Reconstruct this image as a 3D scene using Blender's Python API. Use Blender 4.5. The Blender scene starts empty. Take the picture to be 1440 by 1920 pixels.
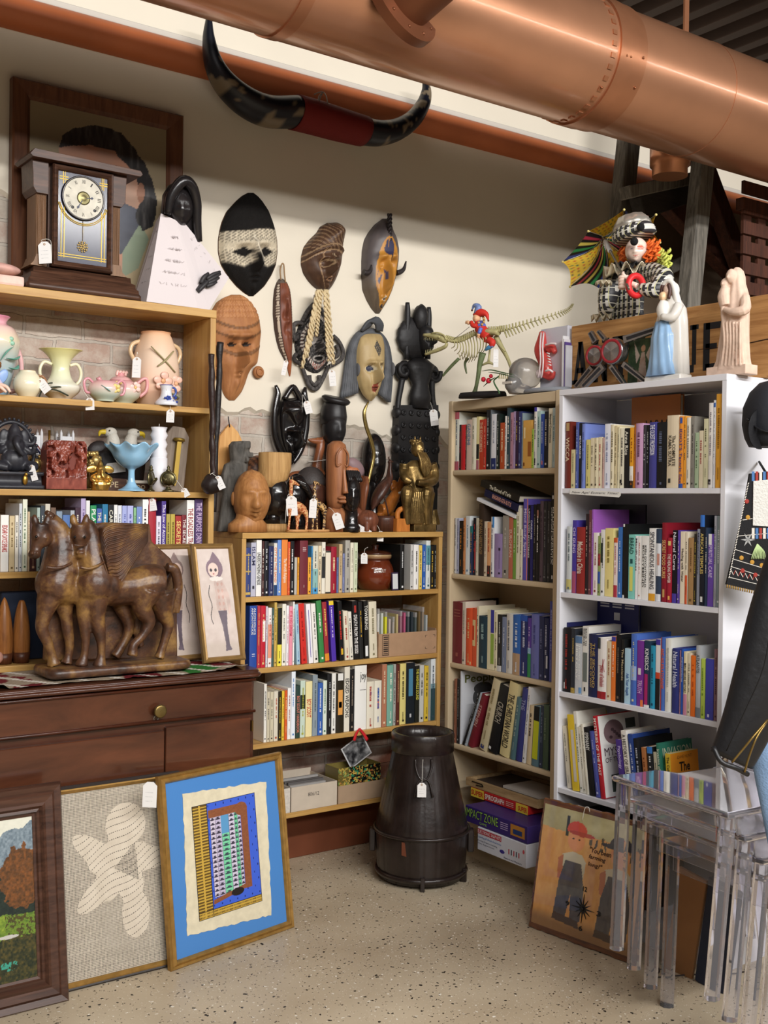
import bpy,bmesh,math,random
from math import sin,cos,hypot,atan2,radians,exp
import numpy as np
NA,LS=np.array,np.linspace
from mathutils import Vector,Matrix,noise
# == camera
F,YAW,PIT,ROL,CAMH=2103.83,radians(35.8536),radians(-.50776),radians(.76673),1.42
def _basis():
 cy,sy=cos(YAW),sin(YAW)
 f=NA([sy*cos(PIT),cy*cos(PIT),sin(PIT)])
 r=NA([cy,-sy,0.]);u=np.cross(r,f)
 return r*cos(ROL)+u*sin(ROL),-r*sin(ROL)+u*cos(ROL),f
CR,CU,CF=_basis();CO=NA([0,0,CAMH])
SC=bpy.context.scene
COL=SC.collection
cd=bpy.data.cameras.new('camera');cam=bpy.data.objects.new('camera',cd);COL.objects.link(cam)
cd.sensor_fit='AUTO';cd.sensor_width=36;cd.lens=F*36/1920;cd.clip_start=.05;cd.clip_end=60
cam.matrix_world=Matrix(((CR[0],CU[0],-CF[0],0),(CR[1],CU[1],-CF[1],0),(CR[2],CU[2],-CF[2],CAMH),(0,0,0,1)))
SC.camera=cam
# == light
SC.view_settings.view_transform='Standard';SC.view_settings.look='None'
SC.view_settings.gamma=1;SC.view_settings.use_curve_mapping=False
SC.view_settings.exposure=0.26
w=bpy.data.worlds.new('room_world');SC.world=w;w.use_nodes=True
w.node_tree.nodes['Background'].inputs[0].default_value=(1,.93,.84,1)
w.node_tree.nodes['Background'].inputs[1].default_value=.075
def area(name,loc,target,sx,sy,power,col):
 l=bpy.data.lights.new(name,'AREA');l.shape='RECTANGLE';l.size=sx;l.size_y=sy;l.energy=power;l.color=col
 o=bpy.data.objects.new(name,l);COL.objects.link(o);o.location=loc
 o.rotation_euler=(Vector(target)-Vector(loc)).to_track_quat('-Z','Y').to_euler()
area('ceiling_tube_row',(2.0,-1.6,3.72),(2.2,3.8,1.5),5.0,.16,235,(1,.985,.965))
area('ceiling_tube_row_far',(0,-4.6,3.72),(1.5,3.5,1.0),7.0,.2,205,(1,.985,.965))
area('ceiling_tube_row_near',(.2,.3,3.75),(1.2,2.2,0),3.2,.2,24,(1,.985,.965))
area('ceiling_tube_row_right',(8.6,-1.6,3.72),(5,3.0,2.2),6.5,.12,55,(1,.985,.965))
# == pixel -> point helpers
def ray(x,y):return CF*F+CR*(x-720)-CU*(y-960)
def onplane(x,y,p,n):
 d=ray(x,y);n=NA(n,float);return CO+d*((NA(p,float)-CO)@n)/(d@n)
def onY(x,y,Y):return onplane(x,y,(0,Y,0),(0,1,0))
def onZ(x,y,z):return onplane(x,y,(0,0,z),(0,0,1))
def facing(x,y,P):return onplane(x,y,P,(CF[0],CF[1],0))
def proj(P):
 d=NA(P,float)-CO;c=d@CF;return 720+F*(d@CR)/c,960-F*(d@CU)/c
RC=-YAW
PI=math.pi
# == materials
def lin(c):
 return tuple(((v/255)/12.92 if v/255<=.04045 else((v/255+.055)/1.055)**2.4)for v in c)
MATS={}
def mat(c,rough=.6,metal=0,spec=.4,bump=0,bscale=60,var=0,vscale=8,key='',trans=0,ior=1.45,coat=0,alpha=1):
 k=(tuple(c),rough,metal,spec,bump,bscale,var,vscale,key,trans,coat,alpha)
 if k in MATS:return MATS[k]
 m=bpy.data.materials.new('m_%d_%d_%d'%tuple(int(v)for v in c[:3]));m.use_nodes=True
 nt=m.node_tree;b=nt.nodes['Principled BSDF']
 L=lin(c);b.inputs['Base Color'].default_value=(*L,1)
 b.inputs['Roughness'].default_value=rough;b.inputs['Metallic'].default_value=metal
 b.inputs['Specular IOR Level'].default_value=spec
 b.inputs['Transmission Weight'].default_value=trans;b.inputs['IOR'].default_value=ior
 b.inputs['Coat Weight'].default_value=coat;b.inputs['Coat Roughness'].default_value=.1
 if alpha<1:b.inputs['Alpha'].default_value=alpha
 if var or bump:
  tc=nt.nodes.new('ShaderNodeTexCoord')
 if var:
  n=nt.nodes.new('ShaderNodeTexNoise');n.inputs['Scale'].default_value=vscale;n.inputs['Detail'].default_value=5
  nt.links.new(tc.outputs['Object'],n.inputs['Vector'])
  r=nt.nodes.new('ShaderNodeValToRGB');r.color_ramp.elements[0].position=.3;r.color_ramp.elements[1].position=.7
  r.color_ramp.elements[0].color=(*[v*(1-var)for v in L],1);r.color_ramp.elements[1].color=(*[min(1,v*(1+var)+.01*var)for v in L],1)
  nt.links.new(n.outputs[0],r.inputs[0]);nt.links.new(r.outputs[0],b.inputs['Base Color'])
 if bump:
  n=nt.nodes.new('ShaderNodeTexNoise');n.inputs['Scale'].default_value=bscale;n.inputs['Detail'].default_value=4
  nt.links.new(tc.outputs['Object'],n.inputs['Vector'])
  bp=nt.nodes.new('ShaderNodeBump');bp.inputs['Strength'].default_value=bump;bp.inputs['Distance'].default_value=.004
  nt.links.new(n.outputs[0],bp.inputs['Height']);nt.links.new(bp.outputs[0],b.inputs['Normal'])
 MATS[k]=m;return m
def wood(c1,c2,axis='x',scale=6,rough=.45,stretch=12,coat=0,spec=.35):
 k=('wood',tuple(c1),tuple(c2),axis,scale,rough,stretch,coat)
 if k in MATS:return MATS[k]
 m=bpy.data.materials.new('wood');m.use_nodes=True;nt=m.node_tree;b=nt.nodes['Principled BSDF']
 tc=nt.nodes.new('ShaderNodeTexCoord');mp=nt.nodes.new('ShaderNodeMapping')
 s=[stretch]*3;s['xyz'.index(axis)]=1;mp.inputs['Scale'].default_value=s
 n=nt.nodes.new('ShaderNodeTexNoise');n.inputs['Scale'].default_value=scale;n.inputs['Detail'].default_value=7
 n.inputs['Distortion'].default_value=.6;n.inputs['Roughness'].default_value=.6
 r=nt.nodes.new('ShaderNodeValToRGB');r.color_ramp.elements[0].position=.32;r.color_ramp.elements[1].position=.68
 r.color_ramp.elements[0].color=(*lin(c1),1);r.color_ramp.elements[1].color=(*lin(c2),1)
 nt.links.new(tc.outputs['Object'],mp.inputs[0]);nt.links.new(mp.outputs[0],n.inputs['Vector'])
 nt.links.new(n.outputs[0],r.inputs[0]);nt.links.new(r.outputs[0],b.inputs['Base Color'])
 bp=nt.nodes.new('ShaderNodeBump');bp.inputs['Strength'].default_value=.15;bp.inputs['Distance'].default_value=.002
 nt.links.new(n.outputs[0],bp.inputs['Height']);nt.links.new(bp.outputs[0],b.inputs['Normal'])
 b.inputs['Roughness'].default_value=rough;b.inputs['Specular IOR Level'].default_value=spec;b.inputs['Coat Weight'].default_value=coat
 MATS[k]=m;return m
def painted(rough=.6,spec=.4,metal=0,bump=0,bscale=80,coat=0):
 """material whose colour pattern is stored in the mesh (paint, glaze, print)"""
 k=('vc',rough,spec,metal,bump,bscale,coat)
 if k in MATS:return MATS[k]
 m=bpy.data.materials.new('painted_surface');m.use_nodes=True;nt=m.node_tree;b=nt.nodes['Principled BSDF']
 a=nt.nodes.new('ShaderNodeAttribute');a.attribute_name='Col'
 nt.links.new(a.outputs['Color'],b.inputs['Base Color'])
 b.inputs['Roughness'].default_value=rough;b.inputs['Specular IOR Level'].default_value=spec;b.inputs['Metallic'].default_value=metal
 b.inputs['Coat Weight'].default_value=coat
 if bump:
  tc=nt.nodes.new('ShaderNodeTexCoord');n=nt.nodes.new('ShaderNodeTexNoise');n.inputs['Scale'].default_value=bscale;n.inputs['Detail'].default_value=4
  nt.links.new(tc.outputs['Object'],n.inputs['Vector'])
  bp=nt.nodes.new('ShaderNodeBump');bp.inputs['Strength'].default_value=bump;bp.inputs['Distance'].default_value=.003
  nt.links.new(n.outputs[0],bp.inputs['Height']);nt.links.new(bp.outputs[0],b.inputs['Normal'])
 MATS[k]=m;return m
 # == mesh builder
def catmull(P,n=6):
 P=[NA(p,float)for p in P]
 if len(P)<3:return P
 Q=[2*P[0]-P[1]]+P+[2*P[-1]-P[-2]];out=[]
 for i in range(1,len(Q)-2):
  for k in range(n):
   t=k/n;a,b,c,d=Q[i-1],Q[i],Q[i+1],Q[i+2]
   out.append(.5*((2*b)+(c-a)*t+(2*a-5*b+4*c-d)*t*t+(3*b-a-3*c+d)*t**3))
 out.append(P[-1]);return out
class MB:
 def __init__(s):s.v=[];s.f=[];s.m=[];s.s=[];s.c=[];s.hasc=False
 def add(s,V,Fc,mat=0,smooth=False,col=None):
  o=len(s.v);V=[tuple(float(q)for q in p)for p in V];s.v+=V
  s.f+=[tuple(i+o for i in f)for f in Fc];s.m+=[mat]*len(Fc);s.s+=[smooth]*len(Fc)
  if col is None:s.c+=[(.5,.5,.5)]*len(V)
  else:
   s.hasc=True
   s.c+=[tuple(col)]*len(V)if np.ndim(col)==1 else[tuple(c)for c in col]
  return s
 def box(s,x0,x1,y0,y1,z0,z1,mat=0,M=None,col=None):
  V=[(x,y,z)for z in(z0,z1)for y in(y0,y1)for x in(x0,x1)]
  if M is not None:V=[tuple(M@Vector(p))for p in V]
  return s.add(V,[(0,2,3,1),(4,5,7,6),(0,1,5,4),(2,6,7,3),(0,4,6,2),(1,3,7,5)],mat,False,col)
 def prism(s,pts,y0,y1,mat=0,smooth=False,M=None,col=None):
  """outline in x,z pulled along y (y0 front .. y1 back)"""
  n=len(pts);V=[(p[0],y0,p[1])for p in pts]+[(p[0],y1,p[1])for p in pts]
  if M is not None:V=[tuple(M@Vector(p))for p in V]
  Fc=[tuple(range(n)),tuple(range(2*n-1,n-1,-1))]+[(i,i+n,(i+1)%n+n,(i+1)%n)for i in range(n)]
  return s.add(V,Fc,mat,smooth,col)
 def grid(s,P,mat=0,smooth=True,cu=False,cv=False,col=None):
  """P[v][u] grid of points"""
  nv=len(P);nu=len(P[0]);V=[p for r in P for p in r];Fc=[]
  for j in range(nv if cv else nv-1):
   for i in range(nu if cu else nu-1):
    a=j*nu+i;b=j*nu+(i+1)%nu;c=((j+1)%nv)*nu+(i+1)%nu;d=((j+1)%nv)*nu+i
    Fc.append((a,b,c,d))
  if col is not None and np.ndim(col)==3:col=[q for r in col for q in r]
  return s.add(V,Fc,mat,smooth,col)
 def loft(s,rings,mat=0,n=20,cap=True,fold=None,smooth=True,col=None):
  """rings: (x,y,z,rx,ry[,rot]) stacked ellipses; fold(t,ang)->radius factor; col(t,ang)->rgb"""
  P=[];C=[]
  for j,r in enumerate(rings):
   rot=r[5]if len(r)>5 else 0;row=[];crow=[];t=j/max(1,len(rings)-1)
   for i in range(n):
    a=2*PI*i/n;k=fold(t,a)if fold else 1
    x,y=r[3]*k*cos(a),r[4]*k*sin(a)
    row.append((r[0]+x*cos(rot)-y*sin(rot),r[1]+x*sin(rot)+y*cos(rot),r[2]))
    if callable(col):crow.append(col(t,a))
   P.append(row);C.append(crow)
  o=len(s.v)
  s.grid(P,mat,smooth,cu=True,col=(C if callable(col)else col))
  if cap:
   m=len(rings)-1
   s.f+=[tuple(o+i for i in range(n))[::-1],tuple(o+m*n+i for i in range(n))];s.m+=[mat]*2;s.s+=[False]*2
  return s
 def lathe(s,prof,c=(0,0,0),n=28,mat=0,sx=1,sy=1,fold=None,col=None,cap=True,sm=5):
  pr_=catmull([(p[0],p[1])for p in prof],sm)if sm>1 else prof
  return s.loft([(c[0],c[1],c[2]+p[1],max(p[0],1e-5)*sx,max(p[0],1e-5)*sy)for p in pr_],mat,n,cap,fold,True,col)
 def tube(s,path,rad,mat=0,n=10,sm=4,flat=1,col=None,cap=True,up=(0,0,1)):
  """tube along path, radius scalar or list; flat squeezes the second cross axis"""
  k=len(path);R=[rad]*k if np.isscalar(rad)else list(rad)
  Q=catmull([tuple(p)+(r,)for p,r in zip(path,R)],sm)if(sm>1 and k>2)else[NA(tuple(p)+(r,),float)for p,r in zip(path,R)]
  C=NA([q[:3]for q in Q]);R=[max(q[3],1e-5)for q in Q];rows=[]
  prev=None
  for i in range(len(C)):
   t=C[min(i+1,len(C)-1)]-C[max(i-1,0)];t=t/(np.linalg.norm(t)+1e-12)
   if prev is None:
    a=NA(up,float);a=a-t*(a@t)
    if np.linalg.norm(a)<.05:a=NA([1.,0,0]);a=a-t*(a@t)
   else:a=prev-t*(prev@t)
   a=a/(np.linalg.norm(a)+1e-12);b=np.cross(t,a);prev=a
   rows.append([C[i]+R[i]*(cos(2*PI*j/n)*b+flat*sin(2*PI*j/n)*a)for j in range(n)])
  o=len(s.v);s.grid(rows,mat,True,cu=True,col=col)
  if cap:
   m=len(rows)-1
   s.f+=[tuple(o+i for i in range(n))[::-1],tuple(o+m*n+i for i in range(n))];s.m+=[mat]*2;s.s+=[False]*2
  return s
 def ell(s,c,r,mat=0,n=16,M=None,col=None,fn=None):
  if np.isscalar(r):r=(r,r,r)
  nv=max(6,n*3//4);P=[];C=[]
  for j in range(nv+1):
   th=PI*(j/nv);th=min(max(th,.02),PI-.02);row=[];cr=[]
   for i in range(n):
    ph=2*PI*i/n;d=(sin(th)*cos(ph),sin(th)*sin(ph),-cos(th))
    k=fn(d)if fn else 1
    p=Vector((d[0]*r[0]*k,d[1]*r[1]*k,d[2]*r[2]*k))
    if M is not None:p=M@p
    row.append((c[0]+p[0],c[1]+p[1],c[2]+p[2]))
    if callable(col):cr.append(col(d))
   P.append(row);C.append(cr)
  o=len(s.v);s.grid(P,mat,True,cu=True,col=(C if callable(col)else col))
  s.f+=[tuple(o+i for i in range(n))[::-1],tuple(o+nv*n+i for i in range(n))];s.m+=[mat]*2;s.s+=[True]*2
  return s
 def text(s,body,x0,x1,z0,z1,y,mat=0,rot=0,bold=0,M=None,fill=True,depth=0,shear=0):
  """lettering fitted in the box x0..x1, z0..z1 on a plane facing -y. rot=-90 reads downwards (spines)"""
  V,Fc=glyphs(body,bold,shear);V=NA(V)
  mn,mx=V.min(0),V.max(0);w_,h_=mx[0]-mn[0],mx[1]-mn[1]
  U=(V-mn)/NA([max(w_,1e-6),max(h_,1e-6)])
  W,Hh=x1-x0,z1-z0
  bw,bh=(W,Hh)if rot==0 else(Hh,W)
  if not fill:
   k=min(bw/w_,bh/h_);bw2,bh2=w_*k,h_*k
  else:bw2,bh2=bw,bh
  U=(U-.5)*NA([bw2,bh2])
  if rot==-90:U=np.stack([U[:,1],-U[:,0]],1)
  elif rot==90:U=np.stack([-U[:,1],U[:,0]],1)
  P=[Vector((x0+x1,0,z0+z1))*.5+Vector((u[0],y,u[1]))for u in U]
  if M is not None:P=[M@p for p in P]
  return s.add(P,Fc,mat)
_G={}
def glyphs(body,bold=0,shear=0):
 k=(body,bold,shear)
 if k not in _G:
  cu=bpy.data.curves.new('lettering','FONT');cu.body=body;cu.size=1;cu.resolution_u=2;cu.offset=bold;cu.shear=shear;cu.space_line=.85
  o=bpy.data.objects.new('lettering',cu);COL.objects.link(o)
  dg=bpy.context.evaluated_depsgraph_get();me=bpy.data.meshes.new_from_object(o.evaluated_get(dg))
  _G[k]=([(v.co.x,v.co.y)for v in me.vertices],[tuple(p.vertices)for p in me.polygons])
  bpy.data.objects.remove(o);bpy.data.curves.remove(cu);bpy.data.meshes.remove(me)
 return _G[k]
LATE=[]
def mk(name,mb,mats,parent=None,loc=None,rot=None,label=None,cat=None,group=None,kind=None,bevel=0,voxel=0,smooth=0,seg=1,disp=0,dscale=30):
 if not isinstance(mats,(list,tuple)):mats=[mats]
 me=bpy.data.meshes.new(name);me.from_pydata(mb.v,[],mb.f)
 for m in mats:me.materials.append(m)
 me.polygons.foreach_set('material_index',mb.m);me.polygons.foreach_set('use_smooth',mb.s)
 if mb.hasc:
  ca=me.color_attributes.new('Col','FLOAT_COLOR','POINT')
  arr=np.ones((len(mb.v),4),np.float32);arr[:,:3]=NA(mb.c,np.float32);ca.data.foreach_set('color',arr.ravel())
 if bevel or voxel:
  bm=bmesh.new();bm.from_mesh(me)
  if voxel:bmesh.ops.recalc_face_normals(bm,faces=bm.faces)
  if bevel:
   bmesh.ops.bevel(bm,geom=[e for e in bm.edges if len(e.link_faces)==2 and e.calc_face_angle(0)>.5],offset=bevel,segments=seg,affect='EDGES',profile=.6)
  bm.to_mesh(me);bm.free()
 me.update()
 o=bpy.data.objects.new(name,me);COL.objects.link(o)
 if voxel:
  r=o.modifiers.new('fuse','REMESH');r.mode='VOXEL';r.voxel_size=voxel;r.use_smooth_shade=True
  if smooth:
   q=o.modifiers.new('soften','SMOOTH');q.iterations=smooth;q.factor=.5
  if disp:
   tx=bpy.data.textures.new('carve','CLOUDS');tx.noise_scale=dscale
   d=o.modifiers.new('carve','DISPLACE');d.texture=tx;d.strength=disp;d.mid_level=.5;d.texture_coords='LOCAL'
  LATE.append(o)
 if parent:o.parent=parent
 if loc is not None:o.location=loc
 if rot is not None:o.rotation_euler=rot if not np.isscalar(rot)else(0,0,rot)
 tag(o,label,cat,group,kind);return o
def tag(o,label=None,cat=None,group=None,kind=None):
 if label:o['label']=label
 if cat:o['category']=cat
 if group:o['group']=group
 if kind:o['kind']=kind
 return o
def thing(name,label,cat,loc=(0,0,0),rot=0,group=None):
 o=bpy.data.objects.new(name,None);o.empty_display_size=.05;COL.objects.link(o)
 o.location=loc;o.rotation_euler=rot if not np.isscalar(rot)else(0,0,rot)
 return tag(o,label,cat,group)
def bake():
 dg=bpy.context.evaluated_depsgraph_get()
 for o in LATE:
  me=bpy.data.meshes.new_from_object(o.evaluated_get(dg));old=o.data
  mats=[m for m in old.materials]
  o.modifiers.clear();o.data=me;me.name=o.name
  if len(me.materials)==0:
   for m in mats:me.materials.append(m)
  for p in me.polygons:p.use_smooth=True
 LATE.clear()
def Rz(a):return Matrix.Rotation(a,4,'Z')
def Ry(a):return Matrix.Rotation(a,4,'Y')
def Rx(a):return Matrix.Rotation(a,4,'X')
def Tr(x,y,z):return Matrix.Translation((x,y,z))
def G(x,y,cx,cy,sx,sy):return exp(-((x-cx)/sx)**2-((y-cy)/sy)**2)
def frame(mb,x0,x1,z0,z1,wd,prof,mat=0):
 """mitred picture frame; prof: list of (inset from outer edge 0..wd, y) from outer back to inner back"""
 rings=[]
 for t,y in prof:
  rings.append([(x0+t,y,z0+t),(x1-t,y,z0+t),(x1-t,y,z1-t),(x0+t,y,z1-t)])
 for i in range(len(rings)-1):
  A,B=rings[i],rings[i+1]
  for k in range(4):
   mb.add([A[k],A[(k+1)%4],B[(k+1)%4],B[k]],[(0,1,2,3)],mat)
 return mb
def picture(x0,x1,z0,z1,y,fn,nu=120,nv=160,thick=.004):
 """flat painted sheet with fn(u,v)->rgb255 arrays (v from the bottom)"""
 mb=MB();u,v=np.meshgrid(LS(0,1,nu),LS(0,1,nv))
 C=np.asarray(fn(u,v),float)/255;C=np.clip(C,0,1);C=np.where(C<=.04045,C/12.92,((C+.055)/1.055)**2.4)
 P=np.stack([x0+(x1-x0)*u,np.full_like(u,y),z0+(z1-z0)*v],-1)
 mb.grid(P.tolist(),0,False,col=C.tolist())
 mb.box(x0,x1,y+.0005,y+thick,z0,z1,0,col=tuple(C.reshape(-1,3).mean(0)))
 return mb
def mix(a,b,t):
 t=np.asarray(t)[...,None];return np.asarray(a,float)*(1-t)+np.asarray(b,float)*t
def rgb(c):return NA(c,float)
_rng=np.random.RandomState(5)
_tab=_rng.rand(64,64)
def vnoise(x,y):
 x=np.asarray(x,float);y=np.asarray(y,float)
 xi=np.floor(x).astype(int);yi=np.floor(y).astype(int);fx=x-xi;fy=y-yi;fx=fx*fx*(3-2*fx);fy=fy*fy*(3-2*fy)
 g=lambda a,b:_tab[a%64,b%64]
 return g(xi,yi)*(1-fx)*(1-fy)+g(xi+1,yi)*fx*(1-fy)+g(xi,yi+1)*(1-fx)*fy+g(xi+1,yi+1)*fx*fy
def fbm(x,y,o=4):
 s=0;a=.5
 for i in range(o):s=s+a*vnoise(x*2**i+7*i,y*2**i+3*i);a/=2
 return s
def inpoly(u,v,poly):
 u=np.asarray(u);v=np.asarray(v);ins=np.zeros(u.shape,bool);n=len(poly);j=n-1
 for i in range(n):
  xi,yi=poly[i];xj,yj=poly[j]
  with np.errstate(divide='ignore',invalid='ignore'):
   c=((yi>v)!=(yj>v))&(u<(xj-xi)*(v-yi)/(yj-yi+1e-12)+xi)
  ins^=c;j=i
 return ins
SC.cycles.use_denoising=True
SC.cycles.max_bounces=10;SC.cycles.diffuse_bounces=4;SC.cycles.glossy_bounces=4;SC.cycles.transmission_bounces=10;SC.cycles.transparent_max_bounces=12
SC.cycles.caustics_reflective=False;SC.cycles.caustics_refractive=False
# == THE ROOM
WALLY=3.84
def floor_mat():
 m=bpy.data.materials.new('speckled_floor');m.use_nodes=True;nt=m.node_tree;b=nt.nodes['Principled BSDF'];L=nt.links
 tc=nt.nodes.new('ShaderNodeTexCoord')
 n=nt.nodes.new('ShaderNodeTexNoise');n.inputs['Scale'].default_value=2.2;n.inputs['Detail'].default_value=8;L.new(tc.outputs['Object'],n.inputs['Vector'])
 r=nt.nodes.new('ShaderNodeValToRGB');r.color_ramp.elements[0].position=.3;r.color_ramp.elements[1].position=.72
 r.color_ramp.elements[0].color=(*lin((176,158,132)),1);r.color_ramp.elements[1].color=(*lin((202,186,160)),1);L.new(n.outputs[0],r.inputs[0])
 col=r.outputs[0]
 for sc,th,keep,c in((38,.17,.5,(40,34,28)),(75,.2,.6,(74,62,48)),(52,.16,.42,(236,230,218)),(110,.17,.55,(228,220,204))):
  mp=nt.nodes.new('ShaderNodeMapping');mp.inputs['Location'].default_value=(sc,sc*.3,0);L.new(tc.outputs['Object'],mp.inputs[0])
  nz=nt.nodes.new('ShaderNodeTexNoise');nz.inputs['Scale'].default_value=sc*1.3;L.new(mp.outputs[0],nz.inputs['Vector'])
  mxv=nt.nodes.new('ShaderNodeMixRGB');mxv.inputs[0].default_value=.02;L.new(mp.outputs[0],mxv.inputs[1]);L.new(nz.outputs[1],mxv.inputs[2])
  v=nt.nodes.new('ShaderNodeTexVoronoi');v.inputs['Scale'].default_value=sc;L.new(mxv.outputs[0],v.inputs['Vector'])
  lt=nt.nodes.new('ShaderNodeMath');lt.operation='LESS_THAN';lt.inputs[1].default_value=th;L.new(v.outputs['Distance'],lt.inputs[0])
  sp=nt.nodes.new('ShaderNodeSeparateColor');L.new(v.outputs['Color'],sp.inputs[0])
  gt=nt.nodes.new('ShaderNodeMath');gt.operation='LESS_THAN';gt.inputs[1].default_value=keep;L.new(sp.outputs[0],gt.inputs[0])
  ml=nt.nodes.new('ShaderNodeMath');ml.operation='MULTIPLY';L.new(lt.outputs[0],ml.inputs[0]);L.new(gt.outputs[0],ml.inputs[1])
  mx=nt.nodes.new('ShaderNodeMixRGB');mx.inputs[2].default_value=(*lin(c),1);L.new(ml.outputs[0],mx.inputs[0]);L.new(col,mx.inputs[1]);col=mx.outputs[0]
 L.new(col,b.inputs['Base Color']);b.inputs['Roughness'].default_value=.42;b.inputs['Specular IOR Level'].default_value=.35
 return m
def brick_mat():
 m=bpy.data.materials.new('whitewashed_brick');m.use_nodes=True;nt=m.node_tree;b=nt.nodes['Principled BSDF'];L=nt.links
 tc=nt.nodes.new('ShaderNodeTexCoord');mp=nt.nodes.new('ShaderNodeMapping');mp.inputs['Rotation'].default_value=(PI/2,0,0)
 L.new(tc.outputs['Object'],mp.inputs[0])
 nz=nt.nodes.new('ShaderNodeTexNoise');nz.inputs['Scale'].default_value=14;nz.inputs['Detail'].default_value=6;L.new(tc.outputs['Object'],nz.inputs['Vector'])
 mxv=nt.nodes.new('ShaderNodeMixRGB');mxv.inputs[0].default_value=.02;L.new(mp.outputs[0],mxv.inputs[1]);L.new(nz.outputs[1],mxv.inputs[2])
 br=nt.nodes.new('ShaderNodeTexBrick');L.new(mxv.outputs[0],br.inputs['Vector']);br.inputs['Scale'].default_value=1
 br.inputs['Brick Width'].default_value=.205;br.inputs['Row Height'].default_value=.074;br.inputs['Mortar Size'].default_value=.006;br.inputs['Mortar Smooth'].default_value=.25
 br.inputs['Color1'].default_value=(*lin((176,164,150)),1);br.inputs['Color2'].default_value=(*lin((168,138,124)),1);br.inputs['Mortar'].default_value=(*lin((172,163,152)),1)
 sx=nt.nodes.new('ShaderNodeSeparateXYZ');L.new(tc.outputs['Object'],sx.inputs[0])
 n2=nt.nodes.new('ShaderNodeTexNoise');n2.inputs['Scale'].default_value=7;n2.inputs['Detail'].default_value=7;L.new(tc.outputs['Object'],n2.inputs['Vector'])
 ad=nt.nodes.new('ShaderNodeMath');ad.operation='MULTIPLY_ADD';L.new(n2.outputs[0],ad.inputs[0]);ad.inputs[1].default_value=.9;L.new(sx.outputs[2],ad.inputs[2])
 rr=nt.nodes.new('ShaderNodeValToRGB');rr.color_ramp.elements[0].position=.62;rr.color_ramp.elements[1].position=1.0;L.new(ad.outputs[0],rr.inputs[0])
 wsh=nt.nodes.new('ShaderNodeValToRGB');wsh.color_ramp.elements[0].position=.40;wsh.color_ramp.elements[1].position=.62
 wsh.color_ramp.elements[0].color=(0,0,0,1);n3=nt.nodes.new('ShaderNodeTexNoise');n3.inputs['Scale'].default_value=11;n3.inputs['Detail'].default_value=8;n3.inputs['Roughness'].default_value=.7
 L.new(tc.outputs['Object'],n3.inputs['Vector']);L.new(n3.outputs[0],wsh.inputs[0])
 m1=nt.nodes.new('ShaderNodeMixRGB');m1.blend_type='MULTIPLY';m1.inputs[0].default_value=1;m1.inputs[2].default_value=(*lin((150,112,98)),1);L.new(br.outputs[0],m1.inputs[1])
 m2=nt.nodes.new('ShaderNodeMixRGB');m2.inputs[2].default_value=(*lin((198,189,176)),1);m2.inputs[1].default_value=(0,0,0,1);L.new(br.outputs[0],m2.inputs[1])
 mf=nt.nodes.new('ShaderNodeMath');mf.operation='MULTIPLY';mf.inputs[1].default_value=.8;L.new(wsh.outputs[0],mf.inputs[0]);L.new(mf.outputs[0],m2.inputs[0])
 m3=nt.nodes.new('ShaderNodeMixRGB');L.new(rr.outputs[0],m3.inputs[0]);L.new(m1.outputs[0],m3.inputs[1]);L.new(m2.outputs[0],m3.inputs[2])
 L.new(m3.outputs[0],b.inputs['Base Color']);b.inputs['Roughness'].default_value=.9;b.inputs['Specular IOR Level'].default_value=.15
 bp=nt.nodes.new('ShaderNodeBump');bp.inputs['Strength'].default_value=.8;bp.inputs['Distance'].default_value=.008
 inv=nt.nodes.new('ShaderNodeMath');inv.operation='MULTIPLY_ADD';L.new(br.outputs[1],inv.inputs[0]);inv.inputs[1].default_value=-1;L.new(n3.outputs[0],inv.inputs[2])
 L.new(inv.outputs[0],bp.inputs['Height']);L.new(bp.outputs[0],b.inputs['Normal'])
 return m
mk('floor',MB().box(-5,13,-6,3.9,-.1,0),floor_mat(),kind='structure')
mk('wall_back',MB().box(-3,13,WALLY,4.0,0,3.9),brick_mat(),kind='structure')
mk('wall_right',MB().box(12.6,12.8,-6,3.84,0,3.9),mat((96,78,62),.9,var=.2,vscale=2),kind='structure')
rr_=random.Random(3);edge=[]
key=[(-3,2.75),(.6,2.66),(1.0,2.52),(1.12,2.47),(1.22,2.42),(1.4,2.38),(1.7,2.34),(1.83,2.2),(1.865,1.84),(1.92,1.80),(1.98,1.775),(2.02,1.755),(2.12,1.775),(2.2,1.77),(2.32,1.76),(2.45,1.775),(2.56,1.74),(2.66,1.735),(2.73,1.71),(2.82,1.69),(2.86,1.715),(2.95,1.70),(3.05,1.72),(3.12,1.66),(3.25,1.63),(3.5,1.62),(13,1.6)]
for(a,b)in zip(key,key[1:]):
 n=max(1,int((b[0]-a[0])/.022))if a[0]>.5 and b[0]<4 else 4
 for i in range(n):
  t=i/n;edge.append((a[0]+(b[0]-a[0])*t,a[1]+(b[1]-a[1])*t+rr_.uniform(-.007,.007)))
edge.append((13,1.6));mb=MB()
for(a,b)in zip(edge,edge[1:]):
 y0=WALLY-.014
 mb.add([(a[0],y0,a[1]),(b[0],y0,b[1]),(b[0],y0,3.9),(a[0],y0,3.9),(a[0],WALLY,a[1]-.012),(b[0],WALLY,b[1]-.012)],[(0,1,2,3),(0,4,5,1)])
plaster=mat((222,213,196),.85,spec=.2,bump=.25,bscale=9,var=.03,vscale=3)
mk('wall_plaster',mb,plaster,kind='structure')
mb=MB();mb.box(-3,8,WALLY-.03,WALLY,0,.235);mb.box(-3,8,WALLY-.036,WALLY-.03,.0,.17)
mk('baseboard_back',mb,mat((112,62,40),.5,bump=.2,bscale=30,var=.18,vscale=5),kind='structure',bevel=.003)
mb=MB();pts=[(cos(a)*.06,sin(a)*.054)for a in LS(PI,2*PI,13)]
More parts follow.
